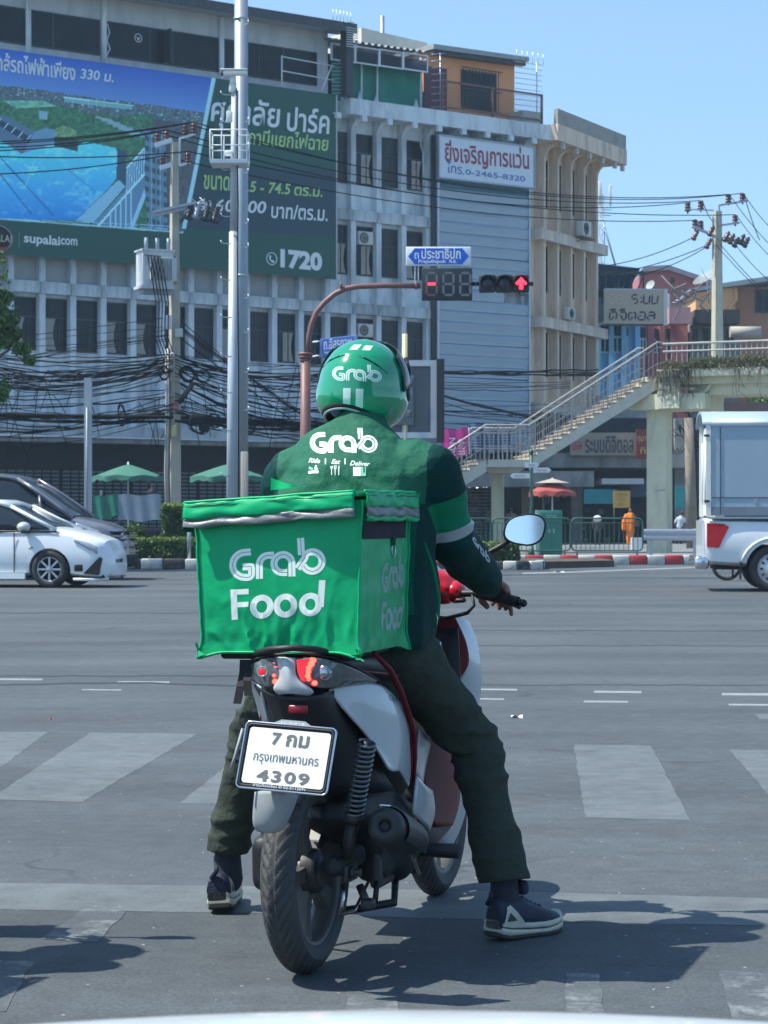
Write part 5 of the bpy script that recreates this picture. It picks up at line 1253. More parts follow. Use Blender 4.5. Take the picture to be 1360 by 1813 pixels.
text_obj('lettering','กุมาร',(-.22,-.02,.6),(1,0,0),(0,0,1),.46,.3,mat('yellow_letter',(.5,.35,.1),.6),s2,.01); text_obj('lettering','ที่',(-.1,-.02,.2),(1,0,0),(0,0,1),.2,.3,mat('yellow_letter',(.5,.35,.1)),s2,.01)
s3 = bxa('hanging_sign',mat('ochre_sign',(.40,.27,.07),.6,var=.1),1086,1116,869,899,84,.06,None,'square ochre yellow sign hanging above the monk','sign'); p = s3.location
for i,t in enumerate(('อาหาร','ตาม','สั่ง')): text_obj('lettering',t,(-.22 + .05 * i,-.02,.42 - .17 * i),(1,0,0),(0,0,1),.4 - .1 * i,.12,mat('brown_letter',(.2,.12,.03),.6),s3,.006)
MB().cyl((-.28,.03,0),(-.28,.03,-1.3),.02,n=5).build('pole',M_black,s3)
# roofs and pale walls between stairs and deck
for nm,lab,c,b,Y in (('tin_roof','rusty pale tin roof seen through the upper stair railing',(.36,.33,.3),(1050,1175,700,742),100),('tin_roof','brown tiled roof edge glimpsed just right of the pier cap',(.16,.1,.08),(1262,1400,712,745),105),('tin_roof','grey tin roof low behind the pickup box, under the deck',(.2,.21,.22),(1225,1400,735,800),98)):
    bxa(nm,mat(nm + str(int(c[0] * 100)),c,.8,var=.3,scale=2,dirt=(.6,.58,.5) if c[0] > .3 else (.08,.08,.08),dirt_amt=.6,dscale=1.5),*b,Y,3,None,lab,'roof')
# green umbrella, red umbrella
def parasol(label,px,pyt,pye,pxw,Y,m,rz=.2,zb=.14,n=8,group=None):
    c = at(px,pyt,Y); e = at(px,pye,Y); rad = pxw / FP * Y / 2; root = empty('parasol',(c.x,Y,zb),rz,label,'umbrella',group)
    top = c.z - zb; ez = e.z - zb; mb = MB()
    def f(s,t):
        a = s * 2 * math.pi; k = a / (2 * math.pi / n) % 1; rr_ = rad * t * (1 - .10 * math.sin(math.pi * k) * t); return (rr_ * math.cos(a),rr_ * math.sin(a),top - (top - ez) * (t ** 1.15) + .06 * math.sin(math.pi * k) * t * t)
    mb.grid(f,n * 5,8); mb.build('canopy',m,root)
    def g2(s,t):
        a = s * 2 * math.pi; k = a / (2 * math.pi / n) % 1; rr_ = rad * (1 - .10 * math.sin(math.pi * k)); return (rr_ * math.cos(a) * 1.004,rr_ * math.sin(a) * 1.004,ez - .16 * t + .06 * math.sin(math.pi * k) - .03 * math.sin(k * 12.5) * t)
    mb = MB(); mb.grid(g2,n * 8,2); mb.build('valance',m,root,fix=False)
    MB().cyl((0,0,0),(0,0,top + .08),.025,n=6).build('pole',M_white,root)
    for i in range(n): a = 2 * math.pi * i / n; MB().cyl((0,0,top - .05),(rad * .97 * math.cos(a),rad * .97 * math.sin(a),ez + .02),.01,n=3).build('rib',M_black,root)
    return root
M_ug = mat('faded_green_canvas',(.045,.17,.125),.8,var=.15,scale=3); M_ur = mat('faded_red_canvas',(.34,.07,.06),.8,var=.2,scale=2)
parasol('faded green market parasol left of the transformer pole',227,822,845,128,74,M_ug)
parasol('faded green market parasol right of the transformer pole, behind the camera pole',403,822,846,140,74,M_ug,.4)
parasol('red and white market parasol behind the green phone cabinet',978,850,872,84,78,M_ur,.1)
MB().grid(lambda s,t: (.62 * math.cos(s * 6.283) * t,.62 * math.sin(s * 6.283) * t,.02 - .16 * t),16,3).build('top_panel',mat('cream_canvas',(.38,.35,.3),.8),bpy.data.objects['parasol.002'],loc=(0,0,at(978,849,78).z - .14 + .02))
# left stalls
c1 = cloth('tarpaulin','bunched bright green plastic tarpaulin at the left stall',165,211,880,920,70,mat('green_tarp',(.01,.16,.10),.35,var=.2,scale=4),2,.05,.1); c2 = cloth('stall_cover','pale blue-grey cloth covering the left market stall',209,285,876,922,70,mat('stall_cloth',(.22,.28,.34),.8,var=.1),3,.012,0)
st = empty('market_stall',(at(245,0,71).x,71,.14),0,'dark market stall counter behind the grey cloth, left','stall')
for nm,b,m in (('counter',(-1.3,1.3,0,.8,.62,.7),M_frame),('cabinet',(-1.2,1.2,.1,.7,.05,.62),M_dk)): MB().box(*b).build(nm,m,st)
for sx in (-1.2,1.15): MB().box(sx,sx + .05,0,.05,.0,1.9).build('post',M_steel,st)
nb = bxa('notice_board',M_black,168,184,871,890,73,.05,None,'small dark price board with pale letters between post and tarpaulin','sign'); text_obj('lettering','เปิด',(-.12,-.01,.12),(1,0,0),(0,0,1),.24,.12,M_white,nb,.005)
# cabinet of the phone company
ph = empty('phone_cabinet',(at(976,0,63).x,63,.14),0,'teal green roadside phone cabinet with pale letters behind the railing','cabinet')
MB().rbox((0,.2,.62),(.62,.45,1.24),.02).build('body',M_teal,ph)
for sx in (-.29,.01): MB().box(sx,sx + .28,-.045,-.026,.1,1.15).build('door',M_teal,ph)
text_obj('lettering','TOT',(-.15,-.05,1.0),(1,0,0),(0,0,1),.3,.11,mat('faded_white_letter',(.4,.5,.48),.6),ph,.004); text_obj('lettering','0 2',(-.08,-.05,.62),(1,0,0),(0,0,1),.18,.1,mat('faded_white_letter',(.4,.5,.48)),ph,.004)
MB().box(-.42,-.33,.1,.3,0,1.25).build('side_post',mat('pale_green_post',(.35,.5,.42),.6),ph)
# railings
def railing(label,px0,px1,Y=60.):
    a,b = at(px0,0,Y).x,at(px1,0,Y).x; L = b - a; root = empty('railing',(a,Y,.14),0,label,'railing','green pedestrian railings'); h0,h1 = .16,1.02; r = .12
    pts = [(r,h0)] + [(L - r,h0)] + [(L - r + r * math.sin(R(t)),h0 + r - r * math.cos(R(t))) for t in (30,60,90)] + [(L - r + r * math.cos(R(t)),h1 - r + r * math.sin(R(t))) for t in (0,30,60,90)] + [(r - r * math.sin(R(t)),h1 - r + r * math.cos(R(t))) for t in (0,30,60,90)] + [(r - r * math.cos(R(t)),h0 + r - r * math.sin(R(t))) for t in (0,30,60)]
    MB().tube([(x,0,z) for x,z in pts],.025,6,closed=True).build('frame',M_rgreen,root)
    MB().cyl((.02,0,h1 - .12),(L - .02,0,h1 - .12),.012,n=5).build('rail',M_rgreen,root)
    bm_ = MB().cyl((0,0,h0),(0,0,h1 - .12),.01,n=4).mesh('bar',[M_rgreen]); n = int(L / .125)
    for i in range(1,n): add_obj('bar',bm_,root,(L * i / n,0,0))
    for x in (.15,L - .15): MB().cyl((x,0,0),(x,0,h0),.025,n=6).build('leg',M_rgreen,root)
M_rgreen = mat('dark_green_rail_paint',(.02,.10,.075),.5,var=.1)
railing('green railing section at the left, mostly hidden by the rider arm and mirror',742,869); railing('green railing section directly behind the mirror',872,1010); railing('green railing section in front of the monk',1012,1138)
# guard rail
gr = empty('guardrail',(at(1140,0,61).x,61,.14),0,'grey steel crash barrier between the railing and the pickup','guardrail'); Lg = 7.
pr = [(0,0),(-.03,.05),(-.03,.1),(0,.14),(0,.17),(-.03,.21),(-.03,.27),(0,.31)]
mb = MB(); mb.loft([[Vector((x,y - .0,.42 + z)) for y,z in pr] + [Vector((x,.02,.42 + z)) for y,z in reversed(pr)] for x in (0,Lg)],smooth=False); mb.build('beam',M_steel,gr)
for i in range(6): MB().box(.15 + 1.2 * i,.25 + 1.2 * i,.02,.12,0,.75).build('post',M_steel,gr)
bb_ = bxa('metal_box',M_white,1119,1137,952,974,60.6,.3,None,'small white box hung at the right end of the green railing','box')
# fingerpost
fp = empty('signpost',(at(941,0,59).x,59,.14),0,'dark green pole with three small white direction plates','signpost')
MB().cyl((0,0,0),(0,0,at(0,803,59).z - .14),.04,n=8).build('pole',M_rgreen,fp); MB().ell((0,0,at(0,803,59).z - .1),(.07,.07,.08)).build('finial',M_rgreen,fp); MB().cyl((0,0,0),(0,0,.3),.09,.06,n=8).build('base',M_rgreen,fp)
for px0,px1,py,s in ((929,955,824,1),(903,938,843,-1),(944,976,833,1)):
    a,b = at(px0,py + 4,59) - fp.location,at(px1,py - 5,59) - fp.location; h = b.z - a.z; L = b.x - a.x
    poly = [(0,0),(L - .07,0),(L,h / 2),(L - .07,h),(0,h)]
    if s < 0: poly = [(L - x,z) for x,z in poly]
    pl = MB().prism(poly,(a.x,-.06,a.z),(1,0,0),(0,0,1),(0,.02,0)).build('sign_plate',M_white,fp)
    MB().box(a.x + .1,a.x + L - .12,-.068,-.062,a.z + h * .45,a.z + h * .6).build('text_strip',mat('grey_print',(.2,.2,.2),.6),pl)
# wooden pole and foliage at the right
wp = tag(MB().cyl((0,0,0),(-.12,0,at(0,745,76).z),.2,.15,n=8).build('wooden_pole',mat('old_wood_pole',(.22,.19,.15),.9,var=.25,scale=3),loc=(at(1226,0,76).x,76,.1)),'thick worn pole leaning slightly between the pier and the pickup box','pole')
t2 = empty('tree',(at(1400,0,112).x,112,0),0,'green tree showing below the bridge deck at the right edge','tree'); MB().cyl((0,0,0),(0,0,6),.3,.15).build('trunk',M_twig,t2)
mb = MB(); rr = random.Random(31)
for px,py,r in ((1345,722,.7),(1370,715,1.2),(1400,700,1.8),(1360,745,.8)): leaves(mb,in_ell(at(px,py,112) - t2.location,(r,r,r * .7)),1200,.14,rr)
mb.build('crown',M_leafd,t2,fix=False)
mb = MB(); rr = random.Random(77)
for i in range(60): a = at(rr.uniform(1195,1265),rr.uniform(715,800),80); mb.tube(wire_pts(a,a + Vector((rr.uniform(-.8,.9),0,rr.uniform(-.6,.5))),rr.uniform(0,.4),7,.05,rr),.014,3)
tag(mb.build('hanging_wires',M_cable,fix=False),'black tangle of wires between the pier cap and the pickup box','wires',None,'stuff')

# ================================================================ houses in the distance, right
def house(name,label,px0,px1,py0,Y,d,col,rz=0):
    a,b = at(px0,py0,Y),at(px1,py0,Y); root = empty('house',(a.x,Y,0),rz,label,'house'); root['w'] = b.x - a.x
    MB().box(0,b.x - a.x,0,d,0,a.z).build('wall',mat(name,col,.85,var=.12,scale=.8,dirt=tuple(c * .5 for c in col),dirt_amt=.45,dscale=.8,streak=3),root); return root
def hwin(h,px0,px1,py0,py1,Y,fr=None,split=2,yo=-.04):
    a,b = at(px0,py1,Y) - h.location,at(px1,py0,Y) - h.location; f = .07; mb = MB()
    for x0,x1,z0,z1 in ((a.x,b.x,a.z,a.z + f),(a.x,b.x,b.z - f,b.z),(a.x,a.x + f,a.z + f,b.z - f),(b.x - f,b.x,a.z + f,b.z - f)): mb.box(x0,x1,yo - .03,yo + .05,z0,z1)
    for i in range(1,split): x = a.x + (b.x - a.x) * i / split; mb.box(x - .03,x + .03,yo - .03,yo + .03,a.z + f,b.z - f)
    w = mb.build('window',fr or M_white,h); MB().box(a.x + f,b.x - f,yo - .01,yo + .01,a.z + f,b.z - f).build('pane',M_glass,w); return w
Yh = 112
hb = house('light_blue_render','light blue house with tall white-framed windows above the footbridge stairs',1046,1131,532,Yh,8,(.25,.58,.85))
for x0,x1 in ((1062,1080),(1084,1102),(1106,1112)):
    hwin(hb,x0,x1,575,594,Yh,M_frame); hwin(hb,x0,x1,596,625,Yh)
for px in (1058,1082,1104,1128): a = at(px,575,Yh) - hb.location; MB().box(a.x - .12,a.x + .12,-.3,0,0,a.z).build('pilaster',mat('light_blue_render',(.22,.45,.62)),hb)
a = at(1046,574,Yh) - hb.location; MB().box(0,hb['w'],-1.0,0,a.z,a.z + 1.0).build('balcony',mat('blue_grey_render',(.12,.25,.33),.85),hb)
hp = house('salmon_render','salmon pink house with white-framed windows right of the blue one',1131,1218,572,Yh + 1,8,(.68,.22,.20))
for x0,x1,y0,y1 in ((1132,1143,580,597),(1160,1167,582,602),(1174,1188,582,602),(1195,1198,585,600),(1132,1145,599,625),(1156,1170,600,625),(1174,1188,600,625)): hwin(hp,x0,x1,y0,y1,Yh + 1,M_frame if y0 < 590 else M_white)
for px in (1152,1172,1192): a = at(px,572,Yh + 1) - hp.location; MB().box(a.x - .15,a.x + .15,-.25,0,0,a.z).build('pilaster',mat('deep_salmon',(.42,.13,.14),.85),hp)
a = at(1183,574,Yh) - hp.location; b = at(1221,545,Yh) - hp.location; MB().box(a.x,b.x,-1.4,-.1,a.z,b.z).build('balcony',mat('pale_pink_render',(.55,.3,.32),.85,dirt=(.3,.2,.2),dirt_amt=.4),hp)
a = at(1131,572,Yh) - hp.location; MB().box(0,hp['w'],2,7,a.z,a.z + 1.3).build('upper_floor',mat('old_roof_space',(.2,.17,.15),.9,var=.4),hp)
ho = house('stained_grey_render','old grey house with a black stained concrete balcony',1221,1310,575,Yh + 2,8,(.25,.25,.23))
a = at(1221,572,Yh) - ho.location; b = at(1310,548,Yh) - ho.location; MB().box(0,b.x,-2,0,a.z,b.z).build('balcony',mat('black_mould',(.05,.05,.05),.95,var=.3,dirt=(.22,.21,.2),dirt_amt=.5,dscale=1,streak=3),ho)
for x0,x1 in ((1225,1236),(1245,1256),(1264,1280),(1286,1300)): hwin(ho,x0,x1,582,606,Yh + 2,M_frame)
# orange house, sun and shade put into the gable and front colours
Yo = 122.; a = at(1232,505,Yo); org = empty('house',(a.x,Yo,0),0,'large orange house with a grey sloping roof at the right edge','house')
x1 = at(1302,0,Yo).x - a.x; x2 = at(1420,0,Yo).x - a.x; zl,zm = at(0,518,Yo).z,at(0,508,Yo).z
mb = MB(); mb.prism([(0,0),(x1,0),(x1,zm),(0,zl)],(0,0,0),(1,0,0),(0,0,1),(0,8,0)); wl_ = mb.build('wall',mat('sunlit_orange_render',(.66,.36,.17),.85,var=.05),org)
MB().box(x1,x2,1.0,8,0,zm + .1).build('wall',mat('shaded_orange_render',(.42,.20,.12),.85,var=.05),org)  # darker copy of the gable render, shade put into its colour
mb = MB(); mb.prism([(-.3,zl + .02),(x1 + .2,zm + .06),(x2,zm + .55),(x2,zm + .8),(x1 + .2,zm + .32),(-.3,zl + .2)],(0,-.4,0),(1,0,0),(0,0,1),(0,9,0)); mb.build('roof',mat('grey_blue_roof',(.27,.3,.33),.6),org)
mb = MB(); mb.tube([(x1 + .0,-.1,zm),(x1 + .05,-.1,zm - .7),(x1 - .3,-.1,zm - 1.1),(x1 - .3,-.1,3)],.09,6); mb.build('downpipe',mat('sunlit_orange_render',(.66,.36,.17)),org)
hwin(org,1337,1380,512,554,Yo + 1,M_frame,3,.96)
sh_ = at(1318,588,110); MB().cyl((0,0,0),(1.5,0,0),.28,n=12).build('rolled_awning',mat('cream_canvas',(.38,.35,.3)),loc=sh_ + Vector((-.7,0,0))); tag(bpy.data.objects['rolled_awning'],'rolled cream awning on the wall below the orange house','awning')
# red gabled roof house far behind
Yg = 140.; a = at(1132,520,Yg); rg = empty('house',(a.x,Yg,0),0,'dull red gabled building behind the blue roofed shed','house')
pts = [(1132,490),(1140,482),(1182,479),(1235,497),(1268,510),(1268,560),(1132,560)]
poly = [((at(x,y,Yg) - a).x,at(x,y,Yg).z) for x,y in pts]; MB().prism(poly[:5] + [(poly[4][0],0),(0,0)],(0,0,0),(1,0,0),(0,0,1),(0,10,0)).build('wall',mat('dull_red_wall',(.42,.13,.13),.8,var=.08),rg)
rf = poly[:5]; MB().prism(rf + [(x,z + .3) for x,z in reversed(rf)],(0,-.5,0),(1,0,0),(0,0,1),(0,11,0)).build('roof',mat('dull_grey_roof',(.28,.24,.25),.7),rg)
for px in (1189,1193): q = at(px,500,Yg) - a; MB().box(q.x - .05,q.x + .05,-.05,0,at(0,502,Yg).z,at(0,492,Yg).z).build('vent',M_black,rg)
# open shed with blue ribbed roof
Ys = 106.; a = at(1048,480,Ys); shd = empty('shed',(a.x,Ys,0),0,'open rooftop shed with a blue ribbed roof beside the beige building','shed')
w = at(1137,0,Ys).x - a.x; z0 = at(0,470,Ys).z; z1 = at(0,480,Ys).z; mb = MB(); vs = []
for i in range(81): t = i / 80; vs += [(w * t - .2,-1,z0 + (z1 - z0) * t + .06 * (i % 2)),(w * t - .2,5,z0 + (z1 - z0) * t + .06 * (i % 2) - .6)]
mb.add(vs,[(2 * i,2 * i + 1,2 * i + 3,2 * i + 2) for i in range(80)]); mb.build('roof_sheet',mat('blue_roof_sheet',(.06,.16,.38),.5),shd,fix=False)
MB().box(0,w,-.9,-.8,z1 - .25,z1 - .1).build('beam',M_frame,shd)
for t in (0,.25,.5,.75,.98): MB().box(w * t,w * t + .08,-.6,-.52,z1 - 2.0,z1 - .1).build('post',M_frame,shd)
for t in range(6): MB().cyl((w * t / 6,-.5,z1 - 1.7 + .1 * t),(w * (t + 1) / 6,-.5,z1 - .3),.03,n=4).build('brace',M_frame,shd)
MB().box(0,w,-.5,4,z1 - 2.2,z1 - 1.3).build('parapet',mat('green_grey_wall',(.10,.14,.13),.8,var=.3),shd); MB().box(0,w - 1,3,4,z1 - 1.3,z1 - .5).build('back_wall',M_dk,shd)
# scrap behind the digital sign
rr = random.Random(4); mb = MB()
for i in range(26): a_ = at(rr.uniform(1180,1245),rr.uniform(505,545),111); mb.cyl(a_,a_ + Vector((rr.uniform(-1,1),0,rr.uniform(-.7,.7))),.035,n=4)
tag(mb.build('scrap_timber',mat('scrap_wood',(.22,.2,.18),.9)),'pile of scrap poles on the roof behind the segment-letter sign','scrap',None,'stuff')
bxa('pipe',M_white,1183,1186,520,545,110,.1,None,'white upright pipe on the pink house roof beside the scrap','pipe')
# digital sign
Yd = 100.; ds = empty('shop_sign',(at(1071,573,Yd).x,Yd,at(1071,573,Yd).z),R(4),'beige sign with black segment-style Thai lettering in front of the blue house','sign')
W = at(1183,0,Yd).x - ds.location.x; H = at(0,513,Yd).z - ds.location.z
MB().box(0,W - .18,0,.3,0,H).build('panel',mat('tan_sign',(.50,.40,.30),.6,var=.05),ds)
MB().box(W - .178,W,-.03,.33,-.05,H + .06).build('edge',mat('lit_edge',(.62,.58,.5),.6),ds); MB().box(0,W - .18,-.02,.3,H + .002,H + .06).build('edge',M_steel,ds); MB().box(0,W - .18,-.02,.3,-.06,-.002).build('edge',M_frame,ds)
M_sl = mat('segment_black',(.02,.022,.04),.5,var=0); M_sf2 = mat('segment_faint',(.56,.5,.42),.6,var=0)
def slant(o_): return o_
def segs(par,cells,x,z,w,h,t,m,slp=.12):
    """each letter a list of strokes in a 0..1 cell"""
    for strokes in cells:
        cw = w * (.45 if strokes is COL_ else 1)
        for (x0,z0,x1_,z1_) in strokes:
            p0 = Vector((x + x0 * cw + slp * z0 * h,0,z + z0 * h)); p1 = Vector((x + x1_ * cw + slp * z1_ * h,0,z + z1_ * h)); d = (p1 - p0).normalized(); p0 += d * t * .35; p1 -= d * t * .35; nn = Vector((-d.z,0,d.x)) * t / 2
            mb = MB(); mb.add([p + Vector((0,-.03,0)) for p in (p0 + nn * .2,p0 + nn + d * t * .4,p1 + nn - d * t * .4,p1 + nn * .2,p1 - nn * .8,p0 - nn * .8)],[(0,1,2,3,4,5)]); mb.build('letter_stroke',m,par,fix=False)
        x += cw * 1.42
COL_ = [(.2,.1,.8,.3),(.2,.6,.8,.8),(.5,.0,.5,.35)]
RO = [(0,1,1,1),(0,1,0,.55),(0,.52,1,.52),(1,.5,1,0),(.4,0,1,0)]; BO = [(0,1,0,0),(0,0,1,0),(1,0,1,1),(-.15,1,.1,1)]
DO = [(0,0,0,.8),(0,.8,1,.8),(1,.8,1,0),(0,.0,.5,.0),(.5,0,.5,.4)]; JO = [(0,.8,1,.8),(1,.8,1,0),(1,0,.4,0),(.4,0,.4,.45),(0,.45,.4,.45)]
TO = [(0,0,0,.8),(0,.8,.5,.7),(.5,.7,1,.8),(1,.8,1,0),(0,0,.5,0),(.5,0,.5,.4)]; OO = [(0,.8,1,.8),(1,.8,1,0),(1,0,0,0),(0,0,0,.4),(0,.42,.5,.42)]; LO = [(0,.8,1,.8),(1,.8,1,0),(0,0,0,.45),(0,.45,1,.45),(0,0,.4,0)]
E8 = [(0,0,1,0),(0,.5,1,.5),(0,1,1,1),(0,0,0,.5),(0,.5,0,1),(1,0,1,.5),(1,.5,1,1)]
segs(ds,[RO,COL_,BO,BO],W * .42,H * .6,.26,.38,.07,M_sl); segs(ds,[DO,JO,TO,OO,LO],W * .07,H * .12,.30,.42,.075,M_sl)
segs(ds,[E8,E8],W * .07,H * .6,.24,.36,.06,M_sf2,.0)
for x_ in (.08,.53): segs(ds,[[(0,0,1,0),(0,0,0,.0001),(.1,.15,1,.15)]],W * .07 + (x_ - .08) / .45 * .43 + .02,H * .12 + .42,.28,.3,.05,M_sl)
for x_ in (.5,2.0): MB().box(x_,x_ + .08,.3,6,.3,.4).build('support',M_frame,ds)
# telecom mast
Yt = 165.; tm = empty('telecom_mast',(at(1066,0,Yt).x,Yt,0),0,'thin lattice phone mast with white panel antennas above the blue shed','mast')
zt = at(0,335,Yt).z
for dx,dy in ((-.18,0),(.18,0),(0,.3)): MB().cyl((dx,dy,8),(dx,dy,zt),.035,n=4).build('leg',M_galv,tm)
mb = MB(); z = 8; s = 1
while z < zt - .4: mb.cyl((-.18 * s,0,z),(.18 * s,0,z + .4),.02,n=3); z += .4; s = -s
tag(mb.build('lattice',M_galv,tm),kind='stuff')
MB().cyl((.1,0,at(0,395,Yt).z),(at(1090,0,Yt).x - tm.location.x,0,at(0,470,Yt).z),.07,n=5).build('stay',M_galv,tm)
for px,y0,y1,r in ((1055,324,366,.06),(1062,322,364,.13),(1080,328,366,.09),(1067,345,385,.04)):
    q0,q1 = at(px,y1,Yt) - tm.location,at(px,y0,Yt) - tm.location; MB().rbox(((q0.x + q1.x) / 2,-.3,(q0.z + q1.z) / 2),(r * 2,r * 1.4,q1.z - q0.z),.03).build('panel_antenna',M_cam,tm)
for y in (372,382): q = at(1055,y,Yt) - tm.location; q2 = at(1082,y,Yt) - tm.location; MB().cyl((q.x,-.2,q.z),(q2.x,-.2,q.z),.03,n=4).build('mount_bar',M_galv,tm)
q = at(1060,385,Yt) - tm.location
for y in (395,402,408): MB().rbox((-.35,-.1,at(0,y,Yt).z),(.12,.12,.3),.02).build('radio_unit',M_galv,tm)
# satellite dish
dq = at(1252,495,115); dsh = empty('satellite_dish',dq,0,'grey mesh satellite dish tilted toward the sky beside the pole','satellite dish')
mb = MB(); mb.lathe([(r,.35 * r * r) for r in (0,.15,.3,.45,.6,.72)],(0,0,0),(-.5,-.3,.8),20); mb.build('dish',mat('mesh_dish_grey',(.25,.27,.28),.6,alpha=.75),dsh,fix=False)
MB().cyl((0,0,0),(.1,0,-1.2),.04).build('mount',M_galv,dsh); MB().cyl((0,0,0),(-.35,-.2,.6),.02,n=4).build('feed_arm',M_galv,dsh)
dd = empty('satellite_dish',at(1152,505,108),0,'small pale satellite dish above the segment-letter sign','satellite dish'); mb = MB(); mb.lathe([(r,.5 * r * r) for r in (0,.09,.17,.25)],(0,0,0),(-.6,-.6,.4),16); mb.build('dish',mat('dull_dish',(.3,.34,.33),.6),dd,fix=False); MB().cyl((0,0,0),(0,0,-.5),.02).build('mount',M_galv,dd)
# ================================================================ vehicles
M_carw = mat('white_car_paint',(.70,.74,.76),.28,var=.02,coat=.6); M_carg = mat('dark_grey_car_paint',(.17,.18,.21),.25,metal=.3,var=.03,coat=.7)
M_tyre = mat('tyre_rubber',(.022,.022,.024),.75,var=.15,scale=12); M_cgl = mat('car_glass',(.012,.018,.022),.05,var=0,spec=.8); M_alloy = mat('alloy',(.5,.51,.53),.3,metal=.8,var=.04)
M_lamp = mat('headlamp_glass',(.45,.48,.52),.08,metal=.5,var=.2,scale=12); M_under = mat('wheel_arch_black',(.008,.008,.009),.9,var=0)
M_tailr = mat('tail_lamp_red',(.5,.015,.02),.15,var=.15,scale=10,coat=.5)
def wheel(par,x,y,r,w=.2,spokes=8,side=-1,steel=False):
    root = MB(); rr_ = r * .67
    root.lathe([(rr_,-w / 2 + .01),(r * .8,-w / 2),(r * .95,-w / 2 + .01),(r,-w / 2 + .045),(r,w / 2 - .045),(r * .95,w / 2 - .01),(r * .8,w / 2),(rr_,w / 2 - .01),(rr_,-w / 2 + .01)],(0,0,0),(0,side,0),32)
    ty = root.build('wheel',M_tyre,par,loc=(x,y,r))
    mb = MB(); mb.lathe([(rr_,w / 2 - .015),(rr_ * .96,w / 2 - .005),(rr_ * .92,w / 2 - .03),(rr_ * .9,0)],(0,0,0),(0,side,0),32)
    if steel:
        mb.lathe([(rr_ * .9,w / 2 - .05),(rr_ * .6,w / 2 - .03),(rr_ * .45,w / 2 - .01),(rr_ * .2,w / 2 - .015),(0,w / 2 - .0)],(0,0,0),(0,side,0),28)
    else:
        for i in range(spokes):
            a = 2 * math.pi * i / spokes; q = Matrix.Rotation(a,4,'Y'); mb.box(-.016,.016,side * (w / 2 - .03) - .01,side * (w / 2 - .03) + .014,.0,rr_ * .95,q)
        mb.lathe([(.06,w / 2 - .02),(.05,w / 2),(0,w / 2 + .002)],(0,0,0),(0,side,0),14)
    mb.build('rim',mat('steel_wheel',(.5,.5,.5),.35,metal=.6) if steel else M_alloy,ty)
    if steel:
        for i in range(12):
            a = 2 * math.pi * i / 12; c = Vector((rr_ * .74 * math.cos(a),side * (w / 2 - .025),rr_ * .74 * math.sin(a))); MB().lathe([(0,0),(.022,0)],c + Vector((0,side * .012,0)),(0,side,0),8).build('rim_hole',M_black,ty)
    MB().lathe([(rr_ * .88,0),(0,-.01)],(0,0,0),(0,side,0),24).build('brake_drum',M_under,ty)
    return ty
def interp(tab,x):
    for (x0,a),(x1,b) in zip(tab,tab[1:]):
        if x0 <= x <= x1:
            t = (x - x0) / (x1 - x0); t2 = t
            return tuple(p + (q - p) * t2 for p,q in zip(a,b)) if isinstance(a,tuple) else a + (b - a) * t2
    return tab[0][1] if x < tab[0][0] else tab[-1][1]
def car_body(par,sections,arches,paint,n=44,arch_r=.36,W_=None):
    """sections: (x, (zb, zs, zt, w)) lower body; arches: x of wheels"""
    xs = [sections[0][0] + (sections[-1][0] - sections[0][0]) * i / n for i in range(n + 1)]; rings = []
    for x in xs:
        zb,zs,zt,w = interp(sections,x); h = zs - zb
        half = [(.0,zb),(w * .8,zb),(w * .95,zb + .05 * h + .02),(w * .99,zb + .3 * h),(w,zb + .55 * h),(w * .985,zb + .8 * h),(w * .94,zs),(w * .86,zs + (zt - zs) * .5),(w * .6,zs + (zt - zs) * .85),(w * .3,zt),(0,zt)]
        rings.append([Vector((x,-y,z)) for y,z in half] + [Vector((x,y,z)) for y,z in reversed(half[1:-1])])
    b = MB().loft(rings).build('body',paint,par)
    for ax in arches:
        c = MB().cyl((ax,-1.5,arch_r * .86),(ax,1.5,arch_r * .86),arch_r,n=36).build('cutter',paint); c.parent = par
        m = b.modifiers.new('a','BOOLEAN'); m.object = c; m.solver = 'EXACT'; bpy.context.view_layer.update(); apply_mods(b); bpy.data.objects.remove(c)
    sharp(b,35)
    return b
def glasshouse(par,secs,name='windows',m=None):
    rings = []
    for x,(z0,z1,w0,w1) in secs:
        half = [(w0,z0),(w0 * .5 + w1 * .5 + .01,(z0 + z1) / 2),(w1,z1 - .05),(w1 * .85,z1),(0,z1 + .015)]
        rings.append([Vector((x,-y,z)) for y,z in half] + [Vector((x,y,z)) for y,z in reversed(half[:-1])])
    return MB().loft(rings).build(name,m or M_cgl,par)
def strip3(par,name,pts,w,t,m):
    """flattened tube following points"""
    return MB().tube(pts,w,6).build(name,m,par)
# ---- white sedan
Y = 38.9; cx0 = at(103,0,38.2).x
cw = empty('parked_car',(cx0,Y,0),R(-9),'white sedan with alloy wheel and silver door mirror, front half in view, left','car')
S = [(-3.45,(.42,.95,1.0,.62)),(-3.3,(.3,.95,1.08,.78)),(-2.55,(.2,.93,1.05,.84)),(-1.5,(.2,.90,1.02,.85)),(-.4,(.2,.93,1.03,.85)),(-.1,(.2,.93,1.04,.85)),(.35,(.2,.87,.97,.84)),(.62,(.17,.79,.90,.82)),(.8,(.16,.72,.84,.79)),(.9,(.15,.66,.79,.72)),(.955,(.16,.60,.72,.62)),(.98,(.2,.5,.6,.5))]
car_body(cw,S,(0,-2.55),M_carw)
glasshouse(cw,[(-3.0,(.98,1.05,.72,.6)),(-2.4,(.97,1.38,.78,.56)),(-1.6,(.96,1.47,.80,.6)),(-1.0,(.96,1.46,.80,.6)),(-.72,(.97,1.38,.79,.6)),(-.25,(1.0,1.12,.78,.66)),(-.05,(1.0,1.04,.76,.7))])
